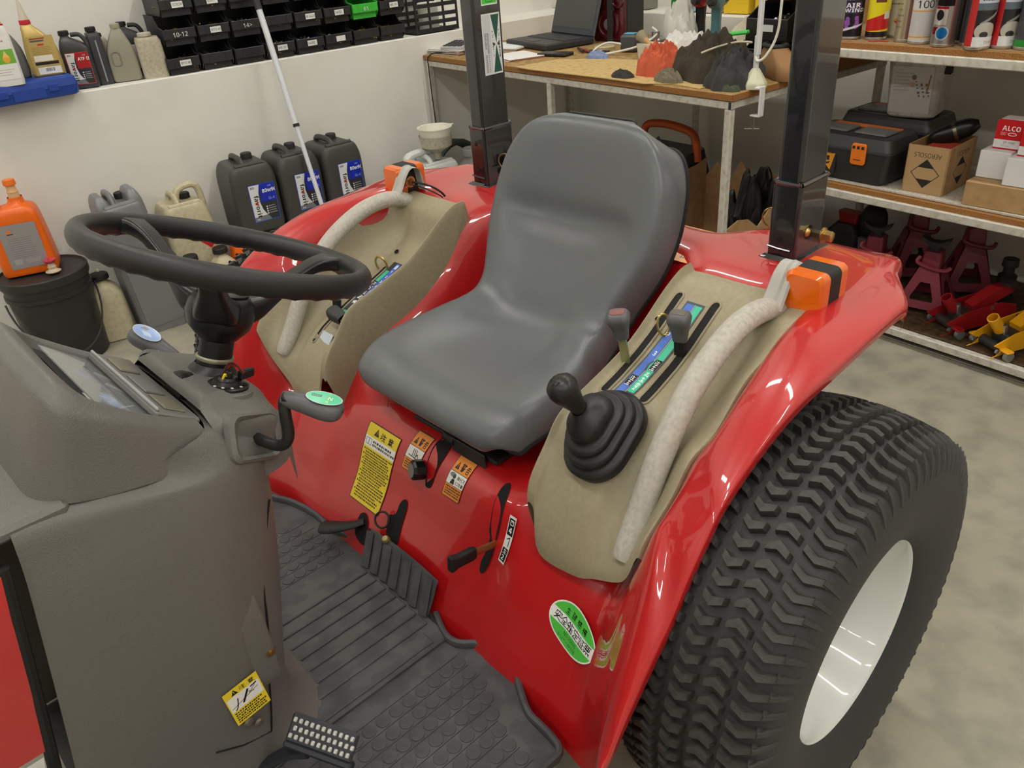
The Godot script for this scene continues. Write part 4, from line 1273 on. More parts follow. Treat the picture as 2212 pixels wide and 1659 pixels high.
func body_stickers() -> void:
	var yel := c8(236, 208, 44)
	# tall yellow caution sticker that follows the bend of the panel
	var k := Ink.new(256, 470, yel)
	k.rect(0, 0, 256, 470, c8(20, 18, 10))
	k.rect(4, 4, 248, 462, yel)
	k.alert(62, 18, 40, Color.BLACK, yel)
	k.glyph(GL.chu, 116, 22, 38, Color.BLACK, 0.13)
	k.glyph(GL.i, 176, 22, 38, Color.BLACK, 0.13)
	k.rect(4, 74, 248, 62, c8(238, 238, 232))
	k.rect(14, 84, 46, 40, c8(90, 90, 90))
	k.rect(17, 87, 18, 34, c8(236, 236, 236))
	k.rect(39, 87, 18, 34, c8(236, 236, 236))
	k.lines(70, 88, 170, 2, 20, 13, c8(60, 60, 60), 8)
	k.lines(30, 148, 214, 19, 16, 9, c8(58, 50, 8), 12)
	for i in [0, 2, 4, 6, 9, 11, 13, 16]: k.oval(20, 152 + i * 16, 5, 5, c8(40, 34, 6))
	patch(TR, "caution_sticker", func(u, v): return wall_p(lerpf(-0.193 - 0.008 * v, -0.079 - 0.012 * v, u), lerpf(0.448, 0.286, v) + 0.0 * u), 6, 24, k.material(0.3))
	# two orange warning stickers
	var ora := c8(232, 142, 48)
	for q in 2:
		k = Ink.new(180, 260, c8(20, 16, 8))
		k.rect(4, 4, 172, 252, ora)
		k.alert(22, 24, 40, Color.BLACK, ora)
		k.glyph(GL.kei, 76, 26, 38, Color.BLACK, 0.12)
		k.glyph(GL.koku, 126, 26, 38, Color.BLACK, 0.12)
		k.rect(4, 78, 172, 86, c8(238, 236, 230))
		k.rect(4, 78, 172, 3, Color.BLACK)
		k.rect(4, 163, 172, 3, Color.BLACK)
		if q == 0:
			k.line(Vector2(34, 142), Vector2(146, 150), 6, Color.BLACK)
			for x in [68, 86, 104]: k.line(Vector2(x, 96), Vector2(x + 6, 136), 7, Color.BLACK)
			k.line(Vector2(104, 148), Vector2(122, 118), 6, Color.BLACK)
			k.line(Vector2(122, 118), Vector2(146, 150), 6, Color.BLACK)
		else:
			k.oval(44, 100, 30, 14, c8(130, 130, 128))
			k.oval(62, 108, 14, 13, c8(60, 60, 60))
			k.poly(PackedVector2Array([Vector2(40, 158), Vector2(52, 124), Vector2(74, 124), Vector2(84, 158)]), c8(30, 30, 30))
			for i in 3: k.glyph([GL.hai, GL.ga, GL.su][i], 92 + i * 27.0, 94, 23, Color.BLACK, 0.13)
			for i in 3: k.glyph([GL.ni, GL.chu, GL.i][i], 92 + i * 27.0, 128, 23, Color.BLACK, 0.13)
		k.lines(18, 176, 146, 4, 18, 11, c8(60, 34, 6), 20 + q)
		var a0 := -0.050 if q == 0 else 0.084
		patch(TR, "warning_sticker", func(u, v): return wall_p(a0 + 0.051 * u - 0.006 * v, lerpf(0.470, 0.404, v)), 3, 10, k.material(0.3))
	# oval green and white approval sticker
	k = Ink.new(640, 400, c8(70, 190, 66))
	k.rect(0, 0, 640, 400, c8(236, 238, 232))
	k.oval(320, 200, 306, 186, c8(84, 196, 74))
	k.rect(0, 146, 640, 108, c8(238, 240, 238))
	for i in 4: k.glyph([GL.sei, GL.ken, GL.ki, GL.kou][i], 170 + i * 84.0, 64 + 8.0 * absf(i - 1.5), 50, Color.BLACK, 0.13)
	for i in 6: k.glyph([GL.an, GL.zen, GL.kan, GL.tei, GL.shou, GL.hyou][i], 70 + i * 87.0, 160, 78, Color.BLACK, 0.10)
	k.text("NO.25035", 236, 306, 30, c8(14, 40, 14), false)
	for i in 4: k.glyph([GL.ya, GL.n, GL.ma, GL.bou][i], 176 + i * 36.0, 326, 28, c8(14, 40, 14), 0.12)
	k.text("AF118", 324, 354, 28, c8(14, 40, 14), false)
	var m := MB.new()
	var cen := Vector2(0.468, 0.3425)
	var right := Vector2(0.0585, -0.008)
	var upv := Vector2(0.004, 0.0345)
	for i in 48:
		var a := TAU * i / 48
		var b := TAU * (i + 1) / 48
		for r in 4:
			var pts := []
			for q in [[r / 4.0, a], [(r + 1) / 4.0, a], [(r + 1) / 4.0, b], [r / 4.0, b]]:
				var e := Vector2(cos(q[1]), sin(q[1])) * float(q[0])
				var w := cen + right * e.x + upv * e.y
				pts.append([wall_p(w.x, w.y, 0.002), Vector2(0.5 + e.x * 0.5, 0.5 - e.y * 0.5)])
			m.tri(pts[0][0], pts[1][0], pts[2][0], pts[0][1], pts[1][1], pts[2][1])
			m.tri(pts[0][0], pts[2][0], pts[3][0], pts[0][1], pts[2][1], pts[3][1])
	part(TR, "approval_sticker", m, k.material(0.3), Transform3D(), 80)
	# four wheel drive lever, its painted slot shade and its sticker
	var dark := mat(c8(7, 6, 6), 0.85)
	var outl := p2("0.214,0.462 0.222,0.470 0.232,0.466 0.240,0.450 0.246,0.42 0.247,0.39 0.244,0.355 0.240,0.33 0.233,0.318 0.225,0.320 0.222,0.335 0.228,0.36 0.230,0.385 0.224,0.395 0.222,0.41 0.217,0.435")
	blot("lever_slot_shade", outl, dark)
	var ld := part(TR, "drive_lever", tube(p3("0.244,0.375,0.225 0.246,0.385,0.262 0.243,0.393,0.300"), 0.0026, 8, 1.0, 3.2, Vector3(0, 1, 0.3)), mat(c8(170, 130, 78), 0.35, 0.85))
	part(ld, "lever_grip", MB.new().grid(surf(rings([[0.0, 0.006, 0.011, 0.004], [0.01, 0.008, 0.013, 0.005], [0.04, 0.008, 0.013, 0.005], [0.054, 0.008, 0.017, 0.005], [0.058, 0.005, 0.013, 0.004]], 3), 2, 1), false, true).fan(rings([[0.058, 0.005, 0.013, 0.004]], 3)[0], Vector3.UP), rubber(14), aim(Vector3(0.244, 0.391, 0.292), Vector3(-0.05, 0.12, 1), Vector3(1, 0, 0)))
	k = Ink.new(60, 300, c8(225, 225, 222))
	k.rect(6, 14, 48, 100, c8(22, 22, 24))
	k.text("4", 16, 100, 34, Color.WHITE)
	k.glyph(GL.yon, 16, 22, 28, Color.WHITE, 0.12)
	k.rect(6, 196, 48, 92, c8(22, 22, 24))
	k.text("2", 16, 278, 34, Color.WHITE)
	k.glyph(GL.sei, 16, 204, 28, Color.WHITE, 0.12)
	k.line(Vector2(20, 140), Vector2(40, 126), 6, c8(30, 30, 30))
	k.line(Vector2(40, 126), Vector2(40, 180), 6, c8(30, 30, 30))
	patch(TR, "drive_sticker", func(u, v): return wall_p(lerpf(0.262, 0.280, u) + 0.004 * sin(PI * v), lerpf(0.440, 0.358, v), 0.002), 2, 12, k.material(0.35))
	# slot shade painted black, and the ribbed knob
	blot("knob_slot_shade", p2("0.010,0.467 0.020,0.480 0.034,0.484 0.046,0.476 0.052,0.462 0.050,0.44 0.045,0.405 0.038,0.398 0.028,0.400 0.022,0.42 0.014,0.445"), dark)
	var kn := part(TR, "flow_knob", lathe(p2("0.020,0 0.0215,0.004 0.0215,0.020 0.018,0.025 0.010,0.026 0,0.026"), 9), mat(c8(18, 18, 19), 0.35), aim(Vector3(0.010, 0.424, 0.225), Vector3(-0.25, 0.25, 0.8)), 20)
	part(kn, "knob_face", lathe(p2("0.015,0.0255 0.015,0.0268 0,0.0268"), 24), mat(c8(120, 118, 112), 0.5))
	part(kn, "knob_stem", cyl(0.006, 0.04, 12), mat(c8(20, 20, 20), 0.4), at(Vector3(0, -0.04, 0)))
	part(kn, "stem_nut", cyl(0.009, 0.010, 6), mat(c8(120, 110, 96), 0.4, 0.8), at(Vector3(0, -0.016, 0)))
	# painted shade of openings at the foot, ring pull, hand lever, small plate
	blot("opening_shade", p2("-0.045,0.262 -0.058,0.300 -0.040,0.312 -0.036,0.335 -0.024,0.348 -0.013,0.340 -0.011,0.30 -0.010,0.262"), dark)
	var rp := PackedVector3Array()
	for i in 24: rp.append(Vector3(cos(TAU * i / 24) * 0.017, sin(TAU * i / 24) * 0.017, 0))
	var rg := part(TR, "ring_pull", tube(rp, 0.0024, 8, 1, 1, Vector3.BACK, true), rubber(22), at(Vector3(-0.060, 0.300, 0.300), Vector3(-35, 25, 0)))
	part(TR, "drain_cap", lathe(p2("0.008,0 0.009,0.004 0.009,0.014 0.006,0.018 0,0.019"), 14), mat(c8(150, 140, 90), 0.45, 0.5), aim(Vector3(-0.026, 0.268, 0.315), Vector3(0.1, 1, 0.4)))
	part(TR, "lock_lever", tube(cr(p3("-0.128,0.262,0.305 -0.150,0.250,0.325 -0.185,0.240,0.350 -0.215,0.236,0.372"), 4), [0.008, 0.008, 0.008, 0.008, 0.008, 0.009, 0.010, 0.011, 0.012, 0.013, 0.013, 0.013, 0.009], 10, 1.5, 0.7), rubber(26))
	blot("opening_shade", p2("-0.150,0.225 -0.150,0.262 -0.138,0.275 -0.122,0.272 -0.112,0.25 -0.112,0.215"), dark)
	k = Ink.new(60, 90, c8(18, 18, 18))
	k.oval(30, 45, 22, 22, c8(200, 200, 200))
	k.oval(30, 45, 16, 16, c8(30, 30, 30))
	k.line(Vector2(16, 56), Vector2(44, 34), 5, c8(220, 220, 220))
	patch(TR, "small_plate", func(u, v): return wall_p(lerpf(-0.108, -0.088, u), lerpf(0.256, 0.222, v), 0.002), 2, 3, k.material(0.4))
	# hinge pins and bracket under the seat front
	var br := part(TR, "seat_hinge", MB.new().box(Vector3(0.05, 0.487, 0.145), Vector3(0.26, 0.010, 0.05), 0.003), rubber(22))
	part(br, "hinge_pin", tube(p3("-0.165,0.505,0.165 -0.125,0.502,0.165"), 0.0085, 12), rubber(24))
	part(br, "hinge_pin", tube(p3("0.030,0.492,0.172 0.062,0.490,0.172"), 0.010, 12), rubber(26))
	part(br, "hinge_plate", MB.new().box(Vector3(0.105, 0.480, 0.176), Vector3(0.10, 0.040, 0.004), 0.0015), rubber(40), at(Vector3.ZERO))
	part(br, "split_pin", tube(p3("-0.163,0.500,0.172 -0.168,0.478,0.176"), 0.0012, 5), brass())
	# orange notice on the rear deck
	k = Ink.new(300, 220, c8(226, 150, 58))
	k.rect(0, 0, 300, 120, c8(214, 150, 80))
	k.lines(20, 16, 250, 5, 19, 10, c8(150, 90, 40), 33)
	k.text("ARTS", 150, 166, 26, c8(40, 24, 8))
	k.text("IFT.", 170, 204, 26, c8(40, 24, 8))
	patch(TR, "deck_notice", func(u, v): return Vector3(lerpf(0.165, 0.305, u), 0.7875 - (0.0 if v < 0.6 else (v - 0.6) * 0.05), lerpf(-0.415, -0.285, v)), 3, 8, k.material(0.12))

func blot(called: String, o: PackedVector2Array, m: Material) -> void: # shade of an opening, painted as a flat dark patch on the front panel
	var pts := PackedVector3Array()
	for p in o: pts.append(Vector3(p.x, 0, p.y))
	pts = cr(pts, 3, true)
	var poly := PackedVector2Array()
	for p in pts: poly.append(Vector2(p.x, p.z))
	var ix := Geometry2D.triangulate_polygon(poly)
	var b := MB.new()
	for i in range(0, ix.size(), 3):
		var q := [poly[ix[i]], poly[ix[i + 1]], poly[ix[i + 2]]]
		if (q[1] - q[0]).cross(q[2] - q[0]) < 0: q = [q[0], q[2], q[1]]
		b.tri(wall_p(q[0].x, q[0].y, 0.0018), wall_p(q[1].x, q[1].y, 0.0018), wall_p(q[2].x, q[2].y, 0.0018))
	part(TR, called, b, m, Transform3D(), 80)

func lamp_bracket(s: float) -> void:
	var gm := tex_mat("bracket", c8(182, 180, 174), 0.5, null, 8.0, noise(0.1, 3, 3), 0.02)
	var rows := []
	for q in [[0.790, -0.160, 0.020], [0.815, -0.176, 0.019], [0.838, -0.190, 0.0185], [0.852, -0.204, 0.017], [0.855, -0.218, 0.016], [0.848, -0.232, 0.016], [0.83, -0.24, 0.017], [0.79, -0.245, 0.018]]:
		var y: float = q[0]
		var z: float = q[1]
		var h: float = q[2]
		var x0 := 0.526
		rows.append(PackedVector3Array([Vector3((x0 - h) * s, y, z), Vector3((x0 - h + 0.003) * s, y + 0.003, z + 0.003), Vector3((x0 + 0.002) * s, y + 0.0035, z + 0.0035), Vector3((x0 + 0.005) * s, y + 0.006, z + 0.006), Vector3((x0 + 0.008) * s, y + 0.0035, z + 0.0035), Vector3((x0 + h - 0.003) * s, y + 0.003, z + 0.003), Vector3((x0 + h) * s, y, z)]))
	var b := part(TR, "lamp_bracket", MB.new().grid(surf(rows, 3, 1), false, false, s > 0), gm, Transform3D(), 35)
	var webs := PackedVector2Array()
	for q in [[0.760, -0.165], [0.790, -0.162], [0.815, -0.178], [0.838, -0.192], [0.851, -0.205], [0.853, -0.218], [0.846, -0.231], [0.828, -0.238], [0.76, -0.238]]: webs.append(Vector2(q[0], q[1]))
	part(b, "bracket_web", prism(webs, 0.012), gm, Transform3D(Basis(Vector3(0, s, 0), Vector3(s, 0, 0), Vector3(0, 0, -1) * -1.0), Vector3((0.526 - 0.006) * s, 0, 0)))
	var nut := part(b, "lamp_nut", cyl(0.011, 0.008, 6), mat(c8(176, 140, 92), 0.35, 0.9), Transform3D(Basis(Vector3.FORWARD, PI / 2 * s), Vector3(0.514 * s, 0.822, -0.206)))
	part(nut, "lamp_washer", cyl(0.014, 0.002, 18), mat(c8(190, 160, 100), 0.35, 0.9))
	if s < 0:
		part(b, "lamp_wire", tube(cr(p3("-0.506,0.822,-0.206 -0.488,0.822,-0.212 -0.466,0.812,-0.232 -0.452,0.795,-0.25 -0.448,0.783,-0.258"), 5), 0.0028, 8), rubber(14))
		part(b, "lamp_wire", tube(cr(p3("-0.508,0.815,-0.206 -0.49,0.812,-0.214 -0.47,0.80,-0.232 -0.456,0.788,-0.246 -0.452,0.78,-0.254"), 5), 0.0016, 6), rubber(14))

func post_fittings(p: MeshInstance3D, s: float) -> void:
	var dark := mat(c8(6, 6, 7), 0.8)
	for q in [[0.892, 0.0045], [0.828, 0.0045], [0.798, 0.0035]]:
		part(p, "post_hole_shade", cyl(q[1], 0.0008, 16), dark, aim(Vector3(-0.004, q[0], 0.0492), Vector3(0, 0, 1)))  # no bore: the dark inside of each hole is a painted disc
	part(p, "weld_line", tube(p3("-0.027,0.812,0.0495 -0.005,0.810,0.0497 0.020,0.8095,0.0495"), 0.0022, 6), gloss_black())
	part(p, "foot_weld", MB.new().grid([p3("-0.046,0.786,0.062 -0.02,0.785,0.068 0.01,0.785,0.064"), p3("-0.030,0.796,0.050 -0.01,0.797,0.053 0.02,0.796,0.050")], false, false, true), gloss_black())
	part(p, "foot_plate", MB.new().box(Vector3(0.0, 0.790, -0.005), Vector3(0.075, 0.006, 0.125), 0.002), gloss_black())
	# inner hinge ears with a clip ring
	var e := -1.0 * s
	var ear := part(p, "hinge_ear", MB.new().box(Vector3(0.044 * e, 0.842, -0.012), Vector3(0.032, 0.030, 0.008), 0.004), gloss_black())
	part(p, "hinge_ear", MB.new().box(Vector3(0.044 * e, 0.842, -0.042), Vector3(0.032, 0.034, 0.008), 0.004), gloss_black())
	part(p, "hinge_ear", MB.new().box(Vector3(0.040 * e, 0.815, -0.024), Vector3(0.026, 0.016, 0.040), 0.004), gloss_black())
	var rp := PackedVector3Array()
	for i in 18: rp.append(Vector3(cos(TAU * i / 18) * 0.016, sin(TAU * i / 18) * 0.019, 0))
	part(p, "clip_ring", tube(rp, 0.0016, 6, 1, 1, Vector3.BACK, true), brass(), at(Vector3(0.050 * e, 0.848, 0.004), Vector3(0, 35, 20)))
	part(p, "clip_pin", tube(p3("%f,0.832,0.012 %f,0.834,-0.05" % [0.048 * e, 0.048 * e]), 0.003, 8), brass())
	if s > 0:
		part(p, "post_bolt", lathe(p2("0.0135,0 0.0135,0.003 0.0105,0.003 0.0105,0.016 0.008,0.0175 0,0.018"), 6), brass(), Transform3D(Basis(Vector3.FORWARD, PI / 2), Vector3(0.046, 0.825, -0.022)))
		part(p, "bolt_washer", cyl(0.0145, 0.003, 20), brass(), Transform3D(Basis(Vector3.FORWARD, PI / 2), Vector3(0.043, 0.825, -0.022)))
		part(p, "bolt_spacer", cyl(0.008, 0.016, 6), mat(c8(110, 104, 80), 0.4, 0.8), Transform3D(Basis(Vector3.FORWARD, PI / 2), Vector3(0.028, 0.828, -0.014)))
		part(p, "post_stud", lathe(p2("0.008,0 0.0085,0.002 0.006,0.005 0,0.006"), 14), brass(), Transform3D(Basis(Vector3.FORWARD, PI / 2), Vector3(0.029, 0.838, 0.014)))
	else:
		var k := Ink.new(200, 420, c8(206, 210, 212))
		k.rect(4, 4, 192, 412, c8(226, 228, 228))
		k.rect(10, 10, 84, 400, c8(206, 209, 212))
		k.lines(24, 130, 18, 14, 8, 5, c8(60, 64, 64), 4)
		k.lines(48, 130, 18, 18, 8, 5, c8(80, 84, 84), 5)
		k.lines(24, 280, 16, 14, 9, 5, c8(60, 64, 64), 6)
		k.lines(56, 280, 8, 9, 14, 6, c8(60, 64, 64), 7)
		k.poly(PackedVector2Array([Vector2(102, 12), Vector2(192, 12), Vector2(150, 206)]), c8(30, 84, 70))
		k.poly(PackedVector2Array([Vector2(102, 408), Vector2(192, 408), Vector2(146, 216)]), c8(30, 84, 70))
		for i in 9: k.glyph([GL.ya, GL.n, GL.ma, GL.bou, GL.an, GL.zen, GL.su, GL.bou, GL.n][i], 104, 118 + i * 20.0, 15, Color.BLACK, 0.14)
		for i in 10: k.glyph([GL.ya, GL.n, GL.ma, GL.bou, GL.ken, GL.ki, GL.kou, GL.shou, GL.tei, GL.hyou][i], 172, 112 + i * 20.0, 15, Color.BLACK, 0.14)
		k.oval(122, 214, 12, 9, c8(30, 30, 30))
		k.oval(170, 212, 12, 12, c8(70, 74, 74))
		label(p, "frame_plate", k, 0.058, 0.135, face(Vector3(0.0242, 1.120, -0.006), Vector3(0, 0, -1), Vector3.UP), 0.3)
		k = Ink.new(200, 200, c8(230, 234, 226))
		k.rect(10, 10, 180, 180, c8(74, 200, 70))
		k.rect(58, 30, 84, 150, c8(20, 70, 20))
		k.rect(62, 34, 76, 142, c8(74, 200, 70))
		k.glyph(GL.ki, 68, 96, 66, c8(12, 40, 12), 0.12)
		k.glyph(GL.ken, 68, 36, 60, c8(12, 40, 12), 0.12)
		label(p, "check_sticker", k, 0.050, 0.062, face(Vector3(0.0242, 1.236, -0.006), Vector3(0, 0, -1), Vector3.UP), 0.3)

# ---------- generic containers ----------
func cap_on(par: Node3D, p: Vector3, r: float, h: float, m: Material, ribs := true) -> void:
	var prof := PackedVector2Array([Vector2(r * 0.98, 0), Vector2(r, h * 0.1), Vector2(r * 0.97, h * 0.85), Vector2(r * 0.85, h), Vector2(0, h)])
	part(par, "cap", lathe(prof, 20 if ribs else 24), m, at(p))
func bottle(called: String, label_: String, cat: String, p: Vector3, yaw: float, w: float, d: float, h: float, m: Material, capm: Material, shape := 0, neck_off := 0.0, group := "", lean := Vector3.ZERO) -> Node3D:
	var o := thing(called, label_, cat, p, Vector3(lean.x, yaw, lean.z), group)
	var a := w / 2
	var b := d / 2
	var r := minf(a, b) * 0.45
	var s: Array
	if shape == 0: # plain litre bottle, sloping to an off-centre neck
		s = [[0.0, a * 0.9, b * 0.88, r], [0.006, a * 0.98, b * 0.98, r], [0.02, a, b, r], [h * 0.60, a, b, r], [h * 0.72, a * 0.92, b * 0.95, r, neck_off * 0.12], [h * 0.82, a * 0.62, b * 0.8, r, neck_off * 0.6], [h * 0.88, a * 0.32, b * 0.5, r * 0.7, neck_off], [h * 0.93, a * 0.26, b * 0.42, r * 0.6, neck_off]]
	elif shape == 1: # slim square shoulders
		s = [[0.0, a * 0.92, b * 0.92, r], [0.008, a, b, r], [h * 0.82, a, b, r], [h * 0.88, a * 0.7, b * 0.7, r, neck_off], [h * 0.91, minf(a, b) * 0.55, minf(a, b) * 0.55, r, neck_off], [h * 0.95, minf(a, b) * 0.55, minf(a, b) * 0.55, r, neck_off]]
	else: # tapering blow-moulded bottle
		s = [[0.0, a * 0.9, b * 0.9, r], [0.01, a, b, r], [h * 0.3, a, b, r], [h * 0.55, a * 0.9, b * 0.95, r, neck_off * 0.1], [h * 0.75, a * 0.62, b * 0.8, r, neck_off * 0.5], [h * 0.86, a * 0.42, b * 0.6, r * 0.8, neck_off * 0.9], [h * 0.92, a * 0.3, b * 0.48, r * 0.7, neck_off], [h * 0.95, a * 0.3, b * 0.48, r * 0.7, neck_off]]
	part(o, "bottle_body", body(s, 4, 2), m, Transform3D(), 50)
	cap_on(o, Vector3(neck_off, h * 0.92, 0), minf(a, b) * 0.62 if shape != 1 else minf(a, b) * 0.72, h * 0.08, capm)
	return o
func loop_handle(par: Node3D, pts: String, r: float, m: Material) -> void:
	part(par, "handle", tube(cr(p3(pts), 5), r, 10, 1.0, 1.2, Vector3.BACK), m)
func jerry(called: String, label_: String, p: Vector3, yaw: float, w: float, d: float, h: float, m: Material, capm: Material, group := "", lean := Vector3.ZERO) -> Node3D:
	var o := thing(called, label_, "jerrycan", p, Vector3(lean.x, yaw, lean.z), group)
	var a := w / 2
	var b := d / 2
	var r := 0.032
	part(o, "can_body", body([[0.0, a * 0.86, b * 0.88, r], [0.006, a * 0.95, b * 0.95, r], [0.022, a, b, r], [h * 0.55, a, b, r], [h * 0.74, a * 0.985, b * 0.98, r], [h * 0.86, a * 0.90, b * 0.93, r], [h * 0.915, a * 0.80, b * 0.88, r * 0.9], [h * 0.93, a * 0.72, b * 0.82, r * 0.8]], 5, 2), m, Transform3D(), 45)
	var t := h * 0.925
	loop_handle(o, "%f,%f,%f %f,%f,%f %f,%f,%f %f,%f,%f" % [-a * 0.2, t - 0.004, -b * 0.72, -a * 0.2, t + h * 0.06, -b * 0.55, -a * 0.2, t + h * 0.065, b * 0.25, -a * 0.2, t - 0.004, b * 0.55], 0.011, m)
	part(o, "top_rim", tube(p3("%f,%f,%f %f,%f,%f" % [-a * 0.62, t + 0.004, b * 0.72, a * 0.62, t + 0.004, b * 0.72]), 0.009, 8), m)
	cap_on(o, Vector3(a * 0.35, t, -b * 0.35), 0.024, 0.026, capm)
	return o
func crate_box(called: String, label_: String, cat: String, p: Vector3, yaw: float, s: Vector3, m: Material, group := "") -> Node3D:
	var o := thing(called, label_, cat, p, Vector3(0, yaw, 0), group)
	part(o, "carton", MB.new().box(Vector3(0, s.y / 2, 0), s, 0.003), m)
	return o
func crumple(w: float, d: float, h: float, seedn: int, folds := 7.0, n := 34) -> MB: # a heap of cloth
	var f := FastNoiseLite.new()
	f.seed = seedn
	f.frequency = 0.55
	f.fractal_octaves = 2
	var g := []
	for i in n + 1:
		var o := PackedVector3Array()
		for j in n + 1:
			var u := float(i) / n * 2 - 1
			var v := float(j) / n * 2 - 1
			var rr_ := Vector2(u, v)
			var l := maxf(absf(u), absf(v))
			if rr_.length() > 0: rr_ = rr_.normalized() * l
			var q := 1.0 + 0.16 * f.get_noise_2d(rr_.x * 2.2 + 9, rr_.y * 2.2)
			var dome := sqrt(maxf(0.0, 1.0 - l * l))
			var fold := absf(f.get_noise_2d(rr_.x * folds * 0.45, rr_.y * folds * 0.45)) * 0.55
			var fine := f.get_noise_2d(rr_.x * folds * 1.1 + 40, rr_.y * folds * 1.1)
			o.append(Vector3(rr_.x * w * 0.5 * q, h * dome * (0.72 + fold * 0.9) + fine * h * 0.07 * dome, rr_.y * d * 0.5 * q))
		g.append(o)
	return MB.new().grid(g, false, false, true)
func oil_label(title: String, col: Color, sub: String) -> Ink:
	var k := Ink.new(300, 420, col)
	k.rect(0, 0, 300, 420, Color(col.r * 1.5 + 0.1, col.g * 1.5 + 0.1, col.b * 1.2 + 0.1))
	k.rect(5, 5, 290, 410, c8(44, 46, 50))
	k.rect(120, 5, 175, 205, col)
	k.poly(PackedVector2Array([Vector2(5, 5), Vector2(128, 5), Vector2(104, 100), Vector2(100, 200), Vector2(120, 290), Vector2(160, 360), Vector2(5, 372)]), c8(226, 228, 230))
	k.poly(PackedVector2Array([Vector2(5, 366), Vector2(160, 356), Vector2(200, 415), Vector2(5, 415)]), c8(120, 124, 130))
	k.text("favorit", 44, 120, 50, c8(30, 30, 34), true, 1.15, PI / 2)
	k.text("v", 44, 187, 50, c8(210, 40, 36), true, 1.15, PI / 2)
	k.bars(16, 18, 62, 30)
	k.text(title, 150, 106, 42, Color.WHITE, true, 0.95)
	k.text("SAE", 220, 46, 18, c8(170, 190, 230))
	k.text(sub, 206, 190, 26, c8(200, 210, 236), false)
	for i in 4:
		k.oval(168, 266 + i * 26, 9, 9, c8(230, 230, 230))
		k.lines(186, 260 + i * 26, 90, 1, 10, 8, c8(190, 190, 192), i + 3)
	k.text("10L", 24, 404, 20, c8(220, 222, 226))
	return k

func build_back() -> void:
	left_ledge()
	left_bins()
	left_floor()
	bench()
	bench_top()
	shelves()
	shelf_things()

